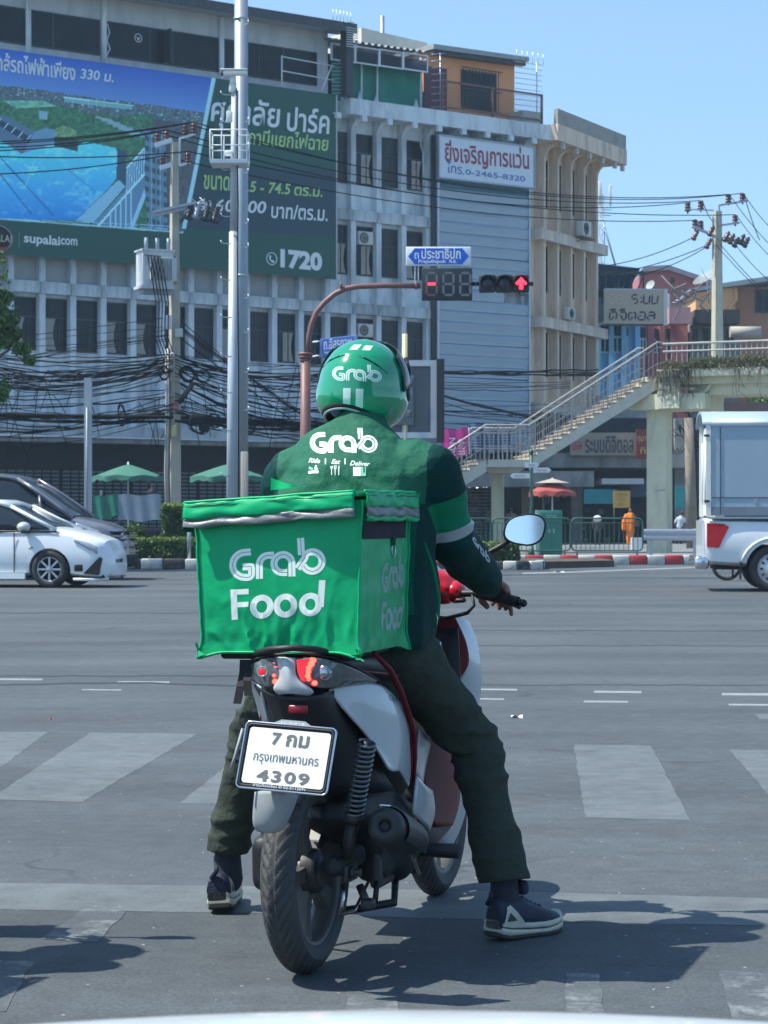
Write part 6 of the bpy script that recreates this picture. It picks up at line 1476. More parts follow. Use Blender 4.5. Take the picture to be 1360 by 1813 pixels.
roofp = MB().loft([[Vector((x,y * s,z + (.03 if abs(y) < .5 else .0))) for s in (1,) for y in (-w,-w * .7,0,w * .7,w)] + [Vector((x,y,z - .05)) for y in (w,0,-w)] for x,z,w in ((-2.9,1.12,.62),(-2.4,1.395,.58),(-1.6,1.475,.62),(-1.0,1.465,.62),(-.76,1.395,.62))]).build('roof',M_carw,cw)
for s in (-1,1):
    MB().tube([(-.74,s * .62,1.38),(-.3,s * .68,1.16),(.1,s * .76,.98)],.035,6).build('pillar',M_carw,cw)
    MB().tube([(-1.35,s * .82,.97),(-1.4,s * .66,1.42)],.035,6).build('pillar',M_black,cw)
    MB().tube([(.12,s * .80,.945),(-.5,s * .815,.955),(-2.9,s * .8,.97)],.018,5).build('window_trim',M_black,cw)
    wheel(cw,0,s * .76,.315,.2,8,s); wheel(cw,-2.55,s * .76,.315,.2,8,s)
    mir = MB().ell((-.42,s * .93,1.03),(.12,.1,.085)).build('door_mirror',mat('silver_mirror',(.55,.57,.57),.3,metal=.3),cw); MB().box(-.44,-.36,s * .93 - .1,s * .93 + .1,.92,.97).build('mirror_base',M_black,mir)
    MB().box(-.62,-.604,s * .851 - .004,s * .851 + .004,.26,.93).build('door_seam',M_under,cw)
    MB().rbox((-.32,s * .845,.68),(.09,.02,.03),.01).build('side_indicator',mat('amber',(.5,.3,.1),.3),cw)
    # swept headlamp: a shell hugging the wing
    hl = []
    for t in range(9):
        x = .40 + .052 * t; zb,zs,zt,w = interp(S,x); zc = zs - .03 - .004 * t; hh = .005 + .012 * t if t < 7 else .07
        hl.append([Vector((x,s * (w * .95 + .012),zc + hh * .6)),Vector((x,s * (w * .99 + .012),zc)),Vector((x,s * (w * .99 + .012),zc - hh)),Vector((x,s * (w * .6),zc))])
    MB().loft(hl).build('headlight',M_lamp,cw)
    MB().prism([(.58,.24),(.84,.22),(.90,.50),(.86,.52)],(0,s * .73,0),(1,0,0),(0,0,1),(0,s * .075,0)).build('bumper_grille',M_under,cw)
    MB().rbox((.50,s * .81,.34),(.15,.04,.12),.03).build('fog_lamp_recess',M_under,cw)
    MB().tube([(.93,s * .5,.15),(.76,s * .78,.14),(.42,s * .85,.15)],.028,6).build('splitter',M_carw,cw)
    MB().box(-2.15,-.42,s * .8,s * .87,.15,.25).build('side_skirt',M_carw,cw)
MB().rbox((.93,0,.45),(.1,.5,.12),.03).build('grille',M_under,cw)
MB().box(-3.2,.9,-.7,.7,.17,.22).build('underbody',M_under,cw)
# ---- dark people carrier
Y = 43.6; px0 = at(118,0,42.7).x
cg = empty('parked_car',(px0,Y,0),R(-7),'tall dark grey people carrier with a sloping bonnet, behind the white sedan','car')
S = [(-4.0,(.4,1.0,1.15,.8)),(-3.8,(.3,1.1,1.2,.9)),(-2.6,(.25,1.12,1.2,.92)),(-1.0,(.25,1.12,1.2,.92)),(-.2,(.25,1.12,1.24,.92)),(.3,(.24,1.06,1.18,.91)),(.75,(.22,.98,1.08,.87)),(.95,(.2,.85,.97,.8)),(1.08,(.2,.62,.75,.66))]
car_body(cg,S,(0,-2.95),M_carg,arch_r=.39)
glasshouse(cg,[(-3.9,(1.15,1.7,.8,.7)),(-3.5,(1.15,1.98,.84,.68)),(-1.6,(1.15,2.02,.86,.7)),(-.95,(1.15,1.95,.86,.7)),(-.5,(1.15,1.70,.85,.7)),(-.05,(1.2,1.38,.84,.72)),(.15,(1.18,1.22,.82,.72))])
MB().loft([[Vector((x,y,z + (.03 if abs(y) < .5 else 0))) for y in (-w,-w * .7,0,w * .7,w)] + [Vector((x,y,z - .06)) for y in (w,0,-w)] for x,z,w in ((-3.9,1.72,.72),(-3.5,2.0,.7),(-1.6,2.04,.72),(-1.05,1.98,.72),(-.85,1.91,.72))]).build('roof',M_carg,cg)
for s in (-1,1):
    MB().tube([(-.9,s * .72,1.93),(-.45,s * .77,1.66),(-.05,s * .82,1.38),(.2,s * .85,1.19)],.04,6).build('pillar',M_carg,cg)
    MB().tube([(-.38,s * .86,1.17),(-.45,s * .78,1.6)],.03,6).build('pillar',M_carg,cg)
    wheel(cg,0,s * .82,.34,.21,8,s); wheel(cg,-2.95,s * .82,.34,.21,8,s)
    mir = MB().ell((-.48,s * 1.0,1.32),(.12,.1,.13)).build('door_mirror',M_carg,cg); MB().ell((-.44,s * 1.06,1.33),(.09,.06,.07)).build('mirror_cover',mat('chrome',(.6,.62,.65),.15,metal=.9),mir)
    hl = []
    for t in range(8):
        x = .28 + .07 * t; zb,zs,zt,w = interp(S,x); zc = zs + .01 - .012 * t; hh = .01 + .016 * t
        hl.append([Vector((x,s * (w * .94 + .012),zc + .02)),Vector((x,s * (w * .99 + .01),zc - hh * .5)),Vector((x,s * (w * .99 + .01),zc - hh)),Vector((x,s * w * .6,zc - hh * .5))])
    MB().loft(hl).build('headlight',M_lamp,cg)
    for i in range(6): MB().box(.86 + .012 * i,1.1,s * .45 - .28,s * .45 + .30 - .01 * i,.9 - .075 * i,.925 - .075 * i).build('grille_bar',mat('chrome',(.6,.62,.65)) if i % 2 else M_under,cg)
MB().rbox((1.06,0,.35),(.16,1.3,.24),.05).build('bumper',M_under,cg)
# ---- white pickup with box
Y = 36.2; wx = at(1374,0,Y).x
pk = empty('pickup_truck',(wx,Y + .75,0),R(-4.5),'white pickup truck with a tall pale grey cargo box, cut by the right edge','pickup truck')
S = [(-1.08,(.50,1.12,1.17,.86)),(-1.0,(.44,1.13,1.18,.9)),(-.4,(.4,1.12,1.16,.92)),(.6,(.38,1.10,1.15,.92)),(1.35,(.38,1.10,1.15,.9))]
car_body(pk,S,(0,),M_carw,30,.43)
S2 = [(1.38,(.38,1.1,1.15,.9)),(2.9,(.36,1.08,1.15,.9)),(3.7,(.36,.98,1.1,.88)),(4.15,(.4,.8,1.0,.8))]
b2 = car_body(pk,S2,(3.15,),M_carw,30,.43)
glasshouse(pk,[(1.4,(1.12,1.7,.82,.68)),(1.9,(1.12,1.74,.84,.68)),(2.4,(1.12,1.7,.84,.68)),(3.1,(1.12,1.2,.82,.7))])
MB().rbox((1.9,0,1.74),(1.1,1.36,.06),.03).build('roof',M_carw,pk)
for s in (-1,1):
    MB().tube([(2.4,s * .7,1.7),(3.15,s * .82,1.14)],.04,6).build('pillar',M_carw,pk)
    wheel(pk,0,s * .80,.37,.24,6,s,True); wheel(pk,3.15,s * .80,.37,.24,6,s,True)
    MB().prism([(-1.05,.72),(-.86,.70),(-.70,1.04),(-.78,1.09),(-1.05,1.10)],(0,s * .82,0),(1,0,0),(0,0,1),(0,s * .095,0)).build('tail_lamp',M_tailr,pk)
    pts = [(.52 * math.cos(R(a)),s * .925,.34 + .52 * math.sin(R(a))) for a in range(8,175,12)]; MB().tube(pts,.022,6).build('wheel_flare',M_carw,pk)
    MB().box(-.52,-.5,s * .82 - .1,s * .82 + .1,.2,.5).build('mud_flap',M_under,pk)
mb = MB(); mb.rbox((-1.16,0,.5),(.16,1.6,.13),.03); mb.rbox((-1.12,-.74,.47),(.24,.2,.22),.06); mb.build('rear_bumper',mat('chrome',(.6,.62,.65)),pk)
MB().box(-1.12,-1.085,-.78,.78,.55,1.14).build('tailgate',M_carw,pk)
M_boxg = mat('pale_blue_grey_panel',(.33,.42,.48),.45,metal=.2,var=.03,scale=1.5,dirt=(.42,.48,.52),dirt_amt=.25,dscale=1.5)
W2 = .88; bx_ = empty('cargo_box',(0,0,0)); bpy.data.objects.remove(bx_)
for s in (-1,1):
    sd = MB().box(-.98,1.32,s * W2 - .015,s * W2 + .015,1.22,2.66).build('box_side',M_boxg,pk)
    MB().box(-.97,1.3,s * (W2 + .02) - .004,s * (W2 + .02) + .004,1.50,1.512).build('panel_joint',M_frame,sd); MB().box(-.84,-.828,s * (W2 + .02) - .006,s * (W2 + .02) + .006,1.24,2.64).build('panel_joint',M_frame,sd)
    MB().box(-.98,1.3,s * (W2 + .02) - .005,s * (W2 + .02) + .005,1.225,1.36).build('kick_strip',mat('kick_grey',(.2,.24,.27),.5,metal=.4),sd)
    MB().box(-.3,-.25,s * (W2 + .02) - .01,s * (W2 + .02) + .012,1.42,1.49).build('latch',M_steel,sd)
    MB().box(-1.04,1.34,s * (W2 + .03) - .02,s * (W2 + .03) + .02,1.17,1.2).build('rail',M_steel,pk)
    MB().box(-1.0,1.34,s * (W2 + .02) - .02,s * (W2 + .02) + .02,2.655,2.69).build('gutter',M_steel,pk)
    MB().box(-1.06,-.985,s * W2 - .03,s * W2 + .03,1.2,2.72).build('corner_post',M_cam,pk)
mb = MB(); n = 16; rings = []
for x in (-1.12,1.34):
    rings.append([Vector((x,-(W2 + .04) * math.cos(math.pi * i / n),2.68 + .24 * math.sin(math.pi * i / n))) for i in range(n + 1)] + [Vector((x,(W2 + .0) * math.cos(math.pi * i / n),2.66 + .22 * math.sin(math.pi * i / n))) for i in range(n + 1)])
mb.loft(rings); mb.build('box_roof',M_boxg,pk); MB().box(1.3,1.33,-W2,W2,1.2,2.7).build('box_front',M_boxg,pk)
MB().box(-1.0,-.985,-.84,.84,1.22,2.66).build('rear_door',M_cam,pk)
for yy in (-.80,-.7,.0): MB().cyl((-1.06,yy,1.4),(-1.06,yy,2.4),.015,n=6).build('door_bar',M_white,pk)
for yy,zz in ((-.9,2.5),(-.9,1.45)): MB().rbox((-1.05,yy,zz),(.09,.04,.04),.01).build('hinge',M_black,pk)
MB().box(-.9,4,-.6,.6,.35,.45).build('chassis',M_under,pk)
# ---- motorcycle behind the pickup: spoked wheel and underside
mw = at(1287,1012,42.5); mc = empty('motorcycle',(mw.x,42.5,0),0,'dark motorcycle whose spoked wheel shows under the pickup rear bumper','motorcycle')
def moto_wheel(par,x):
    t = MB().lathe([(.235,-.03),(.27,-.035),(.29,0),(.27,.035),(.235,.03),(.235,-.03)],(0,0,0),(0,-1,0),28).build('wheel',M_tyre,par,loc=(x,0,.29))
    mb = MB(); mb.lathe([(.225,-.02),(.24,0),(.225,.02)],(0,0,0),(0,-1,0),28); mb.lathe([(0,-.05),(.045,-.05),(.045,.05),(0,.05)],(0,0,0),(0,-1,0),12)
    for i in range(18): a = 6.283 * i / 18; mb.cyl((.04 * math.cos(a + .4),.03 * (-1) ** i,.04 * math.sin(a + .4)),(.23 * math.cos(a),0,.23 * math.sin(a)),.004,n=3)
    mb.build('spokes',M_steel,t)
moto_wheel(mc,0); moto_wheel(mc,1.25)
MB().tube([(0,-.1,.29),(.4,-.1,.42),(.8,-.05,.5),(1.1,0,.9)],.05,8).build('frame',M_black,mc); MB().rbox((.55,0,.4),(.4,.25,.3),.08).build('engine',M_black,mc)
MB().loft([[Vector((x,w * math.cos(a),z + .06 * math.sin(a))) for a in [6.283 * i / 10 for i in range(10)]] for x,z,w in ((-.35,.82,.06),(-.1,.80,.12),(.3,.76,.13),(.6,.72,.1))]).build('seat',M_black,mc)
MB().tube([(1.25,0,.29),(1.1,0,.75),(1.0,0,1.0)],.035,8).build('fork',M_steel,mc); MB().tube([(.95,-.3,1.02),(1.0,0,1.0),(.95,.3,1.02)],.015,6).build('handlebar',M_black,mc)
MB().tube([(.6,-.14,.3),(.1,-.18,.26),(-.35,-.18,.34)],.04,8).build('exhaust',M_steel,mc)

# ---- bonnet of the camera car along the bottom edge
hd = empty('car_bonnet',(0,0,0),0,'white bonnet edge of a car blurred along the bottom of the picture','car bonnet')
def hood(s,t):
    x = -.85 + 1.7 * s; y = .9 + .95 * t
    z = .846 - .055 * (x / .85) ** 2 - .05 * max(0,(t - .75) / .25) ** 3 - .02 * t - .012 * (x < 0) * x * -1
    return (x,y - .10 * (x / .85) ** 2,z)
mb = MB(); mb.grid(hood,40,20); mb.build('bonnet_panel',mat('white_bonnet_paint',(.72,.76,.78),.25,var=.02,coat=.6),hd)
mb = MB(); mb.grid(lambda s,t: (lambda q: (q[0],q[1] + .04 * math.sin(t * 1.57),q[2] - .45 * t))(hood(s,1)),40,6); mb.build('front_panel',mat('white_bonnet_paint',(.72,.76,.78)),hd)
# unseen building added behind the camera, shaped to fill mirror and paintwork reflections
bk_ = empty('building',(-.6,-38,0),0,'pale building added unseen behind the camera to fill the reflection in the mirror','building')
MB().box(0,30,-8,0,0,13).build('wall',mat('pale_reflected_wall',(.45,.46,.45),.8,var=.1),bk_)
wm_ = MB().box(0,1.6,.01,.06,0,1.7).mesh('window',[M_glass])
for i in range(9):
    for j in range(4): add_obj('window',wm_,bk_,(1 + 3.2 * i,0,1.0 + 3.1 * j))
# ================================================================ scooter
TH,LN = R(16.8),R(.8)
SO = Vector(((545 - CX) / FP * 5.95,5.95,0))
MS = Matrix.Translation(SO) @ Matrix.Rotation(-TH,4,'Z') @ Matrix.Rotation(-LN,4,'Y'); MSI = MS.inverted()
def SL(px,py,y):
    """point of the scooter's own frame (x right, y forward, z up) met by the sight line at distance y along the scooter"""
    d = Vector(((px - CX) / FP,1,-(py - HY) / FP)); o = MSI @ Vector((0,0,CH)); dd = MSI.to_3x3() @ d; t = (y - o.y) / dd.y; return o + dd * t
scoot = empty('scooter',SO,0,'white, black and dark red scooter with a lit tail lamp, ridden by the green-jacketed rider','scooter')
scoot.rotation_euler = (0,-LN,-TH)
M_pw = mat('silver_white_fairing',(.46,.49,.50),.3,var=.03,coat=.5,dirt=(.3,.31,.3),dirt_amt=.3,dscale=9); M_pl = mat('grey_hugger_plastic',(.30,.33,.34),.5,var=.06,dirt=(.2,.2,.2),dirt_amt=.2,dscale=20)
M_pred = mat('dark_red_fairing',(.13,.004,.010),.45,var=.05,spec=.2); M_bred = mat('bright_red_cover',(.55,.008,.02),.2,var=.03,coat=.7)
M_pb = mat('matt_black_plastic',(.012,.013,.016),.55,var=.1,scale=20); M_seat = mat('black_seat_vinyl',(.016,.014,.018),.4,bump=.1,bscale=200); M_mseat = mat('maroon_piping',(.14,.02,.03),.4)
M_alu = mat('dark_aluminium',(.06,.062,.062),.5,metal=.6,var=.15,scale=15,dirt=(.05,.045,.04),dirt_amt=.5,dscale=12); M_rimm = mat('grey_rim_paint',(.10,.10,.095),.45,metal=.3,var=.1,scale=10,dirt=(.08,.07,.06),dirt_amt=.5,dscale=14)
M_chr = mat('scooter_chrome',(.6,.62,.64),.15,metal=1,var=.1,scale=20); M_rub = mat('scooter_rubber',(.050,.052,.053),.72,var=.25,scale=25,dirt=(.05,.048,.045),dirt_amt=.3,dscale=18)
def patch(name,rows,m,parent=None,thick=.005,mirror=False,sub=2):
    nr,nc = len(rows),len(rows[0]); mb = MB(); mb.add([p for r in rows for p in r],[(i * nc + j,i * nc + j + 1,(i + 1) * nc + j + 1,(i + 1) * nc + j) for i in range(nr - 1) for j in range(nc - 1)],True)
    o = mb.build(name,m,parent or scoot); s = o.modifiers.new('s','SUBSURF'); s.levels = s.render_levels = sub; s.boundary_smooth = 'PRESERVE_CORNERS'
    k = o.modifiers.new('k','SOLIDIFY'); k.thickness = thick; k.offset = 0; apply_mods(o)
    if mirror:
        me = o.data.copy(); me.transform(Matrix.Scale(-1,4,(1,0,0))); me.flip_normals(); add_obj(name,me,parent or scoot)
    return o
# ---- wheels
def s_wheel(name,yc,rad,w,seed):
    na,nw = 220,22; R_ = rad
    def prof(v):
        a = (v - .5) * 2; x = a * w / 2; return x,R_ - .0 - (abs(a) ** 2.4) * w * .42
    vs = []
    for i in range(na):
        for j in range(nw + 1):
            v = j / nw; x,r = prof(v); a = (v - .5) * 2
            # slanting grooves and centre groove
            ph = (i / na * 44 + abs(a) * 2.2 * (1 if a > 0 else 1) + (.5 if a > 0 else 0)) % 1
            gr = 1 if (ph < .2 and .14 < abs(a) < .82) else 0
            if abs(a) < .05: gr = .7
            r -= .007 * gr; t = 2 * math.pi * i / na
            vs.append(Vector((x,r * math.cos(t),r * math.sin(t))))
    fs = [(i * (nw + 1) + j,((i + 1) % na) * (nw + 1) + j,((i + 1) % na) * (nw + 1) + j + 1,i * (nw + 1) + j + 1) for i in range(na) for j in range(nw)]
    mb = MB(); mb.add(vs,fs,True)
    re = R_ - w * .42
    for s in (-1,1): mb.lathe([(re,w / 2),(re - .02,w / 2 - .004),(re - .035,w / 2 - .012),(re - .04,w / 2 - .02)],(0,0,0),(s,0,0),64)
    t = mb.build(name,M_rub,scoot,loc=(0,yc,rad)); rr_ = re - .038
    mb = MB(); mb.lathe([(rr_ + .004,-w * .36),(rr_ - .006,-w * .36),(rr_ - .012,-w * .2),(rr_ - .012,w * .2),(rr_ - .006,w * .36),(rr_ + .004,w * .36)],(0,0,0),(1,0,0),64)
    for i in range(5):
        a = 2 * math.pi * i / 5 + .35
        for da in (0,):
            q = Matrix.Rotation(a + da,4,'X'); mb.loft([[q @ Vector((x * sx,y * sy,z)) for sx,sy in ((-1,-1),(1,-1),(1,1),(-1,1))] for z,x,y in ((.03,.02,.022),(rr_ * .5,.014,.017),(rr_ - .005,.02,.03))],smooth=False)
    mb.lathe([(0,-.045),(.04,-.045),(.045,-.02),(.045,.02),(.04,.045),(0,.045)],(0,0,0),(1,0,0),20); mb.build('rim',M_rimm,t); return t
s_wheel('wheel',0,.268,.094,1); s_wheel('wheel',1.28,.262,.084,2)
# ---- tail: lamps, cowls
L_ = lambda *a: SL(*a)
# under-tail dark body
patch('under_tail',[[SL(450,1212,-.10),SL(478,1228,-.16),SL(520,1236,-.19),SL(570,1232,-.18),SL(590,1222,-.09)],
                     [SL(472,1250,-.06),SL(490,1258,-.15),SL(525,1262,-.18),SL(580,1262,-.14),SL(616,1262,.0)],
                     [SL(480,1300,-.04),SL(492,1310,-.13),SL(525,1312,-.15),SL(590,1315,-.04),SL(650,1325,.10)],
                     [SL(488,1385,.02),SL(500,1400,-.06),SL(530,1410,-.07),SL(600,1410,.04),SL(700,1400,.2)]],M_pb)
MB().rbox((0,0,0),(.052,.008,.022),.004).build('reflector',M_tailr if False else mat('dull_red_reflector',(.25,.012,.02),.3),scoot,loc=SL(528,1256,-.19))
# silver wedge
patch('tail_centre',[[SL(488,1163,-.17),SL(505,1164,-.195),SL(524,1166,-.175)],[SL(494,1180,-.185),SL(508,1181,-.21),SL(521,1183,-.19)],[SL(499,1202,-.19),SL(511,1204,-.215),SL(524,1206,-.195)],[SL(480,1219,-.18),SL(514,1222,-.215),SL(563,1224,-.185)],[SL(495,1229,-.18),SL(514,1226,-.21),SL(547,1230,-.18)]],M_pw,thick=.006,sub=3)
M_lens = mat('clear_lamp_lens',(.10,.115,.12),.06,var=.35,scale=60,spec=.8); M_lred = mat('red_lamp_lens',(.16,.006,.01),.08,var=.4,scale=50,spec=.7,emit=(.9,.01,.02),es=.9); M_led = mat('lit_tail_lamp',(.9,.02,.02),.3,var=0,emit=(1,.05,.03),es=4.5)
lr = patch('tail_lamp',[[SL(524,1166,-.178),SL(560,1163,-.165),SL(600,1172,-.12),SL(640,1190,-.02),SL(670,1206,.12)],
                    [SL(522,1188,-.186),SL(560,1190,-.178),SL(600,1195,-.12),SL(636,1202,-.02),SL(666,1209,.11)],
                    [SL(530,1206,-.186),SL(555,1218,-.18),SL(585,1219,-.13),SL(625,1210,-.03),SL(660,1210,.10)]],M_lens,thick=.004,sub=3)
ll = patch('tail_lamp',[[SL(488,1164,-.178),SL(470,1165,-.165),SL(450,1172,-.12),SL(438,1180,-.07)],[SL(492,1185,-.186),SL(470,1188,-.178),SL(452,1192,-.13),SL(439,1192,-.07)],[SL(500,1206,-.186),SL(482,1219,-.18),SL(462,1212,-.14),SL(447,1202,-.08)]],M_lens,thick=.004,sub=3)
bl = bvh_of(lr); bl2 = bvh_of(ll)
def on_lamp(name,pts,m,lamp,bv,lift=.002):
    c = [(p[0],p[1]) for p in pts]; tr = tessellate_polygon([[Vector((a,-b,0)) for a,b in c]])
    return project_print(name,c,[tuple(t) for t in tr],lambda a,b: SL(a,b,-.35),(MSI.to_3x3() @ Vector((-.02,1,-.06))),bv,m,lamp,lift,0,0)
on_lamp('red_lens',[(523,1169),(556,1166),(555,1178),(549,1192),(549,1203),(562,1212),(554,1217),(531,1205),(525,1190)],M_lred,lr,bl)
on_lamp('red_lens',[(480,1166),(489,1165),(493,1185),(502,1203),(484,1218),(478,1214),(479,1200),(484,1192)],M_lred,ll,bl2)
for lamp,bv,blobs in ((lr,bl,[(552,1170,6),(549,1177,6),(545,1184,5),(544,1191,5),(543,1198,5),(545,1204,4),(555,1211,5)]),(ll,bl2,[(484,1171,5),(487,1178,5),(490,1186,4),(498,1200,4),(483,1197,3),(485,1208,5),(493,1193,3)])):
    for x,y,r in blobs: r *= 1.25; on_lamp('lit_cell',[(x + r * math.cos(t) * .8,y + r * math.sin(t) * .75) for t in [6.283 * i / 10 for i in range(10)]],M_led,lamp,bv,.0035)
ring = [(464 + 9 * math.cos(t),1189 + 8.5 * math.sin(t)) for t in [6.283 * i / 20 for i in range(20)]]
MB().tube([SL(x,y,-.185) for x,y in ring],.0016,6,closed=True).build('lamp_ring',mat('glinting_ring',(.6,.75,.85),.1,metal=.8),ll)
MB().ell(SL(464,1189,-.165),(.009,.006,.009)).build('bulb',M_lred,ll); MB().ell(SL(574,1192,-.155),(.022,.01,.022)).build('reflector_bowl',mat('lamp_bowl',(.35,.38,.4),.15,metal=.8,var=.5,scale=90),lr)
MB().tube([SL(436,1178,-.07),SL(455,1166,-.14),SL(480,1160,-.17),SL(506,1158,-.19),SL(540,1158,-.17),SL(590,1164,-.12),SL(640,1186,-.01),SL(672,1206,.13)],.0035,6).build('lamp_rim',M_pb,scoot)
# rear cowls
cow = patch('side_cowl',[[SL(583,1221,-.10),SL(612,1212,-.04),SL(640,1211,.03),SL(672,1209,.13),SL(694,1228,.22),SL(714,1252,.32)],
                    [SL(594,1240,-.09),SL(628,1236,-.02),SL(660,1240,.06),SL(690,1250,.15),SL(712,1268,.25),SL(724,1290,.36)],
                    [SL(620,1270,-.04),SL(655,1278,.05),SL(682,1290,.12),SL(704,1306,.2),SL(718,1322,.28),SL(727,1340,.37)],
                    [SL(660,1314,.06),SL(684,1322,.12),SL(702,1338,.18),SL(714,1352,.24),SL(722,1362,.3),SL(726,1375,.36)],
                    [SL(688,1362,.12),SL(698,1368,.16),SL(706,1362,.2),SL(712,1374,.26),SL(718,1384,.3),SL(722,1392,.34)]],M_pw,thick=.006,sub=3)
patch('side_cowl',[[SL(440,1200,-.06),SL(452,1208,-.1),SL(464,1216,-.13)],[SL(452,1232,.0),SL(463,1240,-.05),SL(468,1246,-.1)],[SL(462,1270,.05),SL(472,1278,.0),SL(478,1285,-.05)],[SL(470,1318,.1),SL(482,1322,.04),SL(484,1320,-.02)]],M_pw,thick=.006,sub=3)
MB().tube([SL(463,1262,.02),SL(461,1285,.05),SL(462,1315,.08)],.004,6).build('red_stripe',M_pred,scoot)
bc = bvh_of(cow)
def flat_print(name,txt,px0,px1,py0,py1,bv,m,par,y0=-.3,slope=0,dirv=(-.02,1,-.06),sub=0,shear=0,bold=0.01,lift=.001,slant_=0):
    pts,fs,asp = text_mesh(txt,bold,3,shear)
    return project_print(name,pts,fs,lambda a,b: SL(px0 + a * (px1 - px0) + b * slant_,py1 + slope * a - b * (py1 - py0),y0),(MSI.to_3x3() @ Vector(dirv)),bv,m,par,lift,sub,0)
flat_print('emblem','Click',697,714,1236,1246,bc,mat('grey_emblem',(.16,.17,.17),.4,metal=.5),cow,-.3,8)
# red trim running down the cowl edge
MB().tube([SL(662,1156,.05),SL(690,1185,.15),SL(710,1225,.25),SL(725,1270,.33),SL(733,1300,.36),SL(735,1340,.37),SL(732,1385,.37)],[.006,.008,.009,.009,.008,.007,.005],8).build('red_trim',M_pred,scoot)
MB().tube([SL(727,1305,.35),SL(729,1345,.36),SL(726,1385,.36)],.004,6).build('red_trim',M_pred,scoot)
# seat
rings = []
for y,w,z0,z1 in ((-.10,.08,.80,.825),(-.06,.13,.79,.84),(.05,.15,.77,.845),(.2,.155,.75,.84),(.35,.15,.74,.80),(.5,.13,.73,.78),(.62,.09,.71,.76),(.68,.05,.70,.73)):
    rings.append([Vector((w * math.copysign(abs(math.cos(t)) ** .6,math.cos(t)),y,(z0 + z1) / 2 + (z1 - z0) / 2 * math.copysign(abs(math.sin(t)) ** .6,math.sin(t)))) for t in [6.283 * i / 20 for i in range(20)]])
MB().loft(rings).build('seat',M_seat,scoot)
MB().tube([Vector((w + .002,y,z)) for y,w,z in ((-.10,.08,.80),(.05,.152,.79),(.2,.157,.775),(.35,.152,.76),(.6,.1,.735))],.004,6).build('seat_piping',M_mseat,scoot)
MB().tube([SL(452,1157,-.12),SL(480,1150,-.2),SL(520,1147,-.22),SL(560,1150,-.18),SL(600,1160,-.05)],.009,8).build('grab_rail',M_pb,scoot)
MB().rbox((-.02,.085,.84),(.36,.36,.02),.01).build('rack',M_pb,scoot)
# body core (dark) below the seat
rings = []
for y,w,z0,z1 in ((-.12,.06,.62,.78),(0,.10,.55,.78),(.15,.13,.50,.77),(.35,.15,.42,.75),(.5,.14,.30,.72),(.6,.1,.28,.66)):
    rings.append([Vector((w * math.cos(t),y,(z0 + z1) / 2 + (z1 - z0) / 2 * math.sin(t))) for t in [6.283 * i / 16 for i in range(16)]])
MB().loft(rings).build('inner_body',M_pb,scoot)
# ---- rear hugger, number plate
patch('hugger',[[SL(452,1402,-.30),SL(470,1399,-.33),SL(490,1400,-.34),SL(512,1402,-.33),SL(527,1408,-.29)],
                 [SL(449,1430,-.30),SL(468,1430,-.33),SL(489,1430,-.345),SL(508,1432,-.33),SL(520,1432,-.29)],
                 [SL(447,1462,-.29),SL(465,1464,-.31),SL(486,1466,-.32),SL(500,1462,-.31),SL(508,1455,-.28)],
                 [SL(456,1471,-.28),SL(468,1474,-.29),SL(483,1475,-.30),SL(496,1471,-.29),SL(503,1466,-.27)]],M_pl,thick=.004,sub=2)
MB().tube([SL(470,1405,-.3),SL(490,1400,-.22),SL(500,1380,-.12)],.02,6).build('hugger_stay',M_pb,scoot)
pq = [SL(x,y,d) for x,y,d in ((414,1393,-.40),(578,1400,-.40),(598,1287,-.345),(436,1277,-.345))]
ux = (pq[1] - pq[0]); uz = (pq[3] - pq[0]); un = ux.cross(uz).normalized(); ux.normalize(); uz_ = un.cross(ux).normalized(); PW = (pq[1] - pq[0]).length; PH = (pq[3] - pq[0]).dot(uz_); PS = (pq[3] - pq[0]).dot(ux)
plate = empty('number_plate',(0,0,0)); plate.parent = scoot
q = Matrix((( ux.x,uz_.x,un.x,pq[0].x),(ux.y,uz_.y,un.y,pq[0].y),(ux.z,uz_.z,un.z,pq[0].z),(0,0,0,1)))
skew = Matrix(((1,PS / PH * .0,0,PS * .35),(0,1,0,0),(0,0,1,0),(0,0,0,1)))
plate.matrix_local = q @ Matrix.Translation((PS * .5,0,0)) @ Matrix.Rotation(R(-3),4,'Z')
PW -= .004
def rrect(w,h,r,n=5): return [(w - r + r * math.cos(t),h - r + r * math.sin(t)) for t in [1.5708 * i / n for i in range(n + 1)]] + [(r - r * math.sin(t),h - r + r * math.cos(t)) for t in [1.5708 * i / n for i in range(n + 1)]] + [(r - r * math.cos(t),r - r * math.sin(t)) for t in [1.5708 * i / n for i in range(n + 1)]] + [(w - r + r * math.sin(t),r - r * math.cos(t)) for t in [1.5708 * i / n for i in range(n + 1)]]
mb = MB(); mb.prism(rrect(PW,PH,.012),(0,0,-.006),(1,0,0),(0,1,0),(0,0,.006)); mb.build('plate_backing',M_pb,plate)
mb = MB(); mb.tube([(x,y,.002) for x,y in rrect(PW,PH,.012)],.003,6,closed=True); mb.build('plate_frame',M_chr,plate)
mb = MB(); mb.tube([(x + .006,y + .006,.002) for x,y in rrect(PW - .012,PH - .012,.01)],.0035,6,closed=True); mb.build('frame_inner',M_pb,plate)
mb = MB(); mb.prism(rrect(PW - .024,PH - .026,.008),(.012,.013,.0005),(1,0,0),(0,1,0),(0,0,.0015)); mb.build('plate_face',mat('plate_white',(.80,.84,.82),.4,var=.03,scale=30,dirt=(.5,.52,.47),dirt_amt=.45,dscale=18),plate)
M_pt = mat('plate_lettering',(.13,.12,.115),.5,var=.25,scale=120)
z_ = .0024
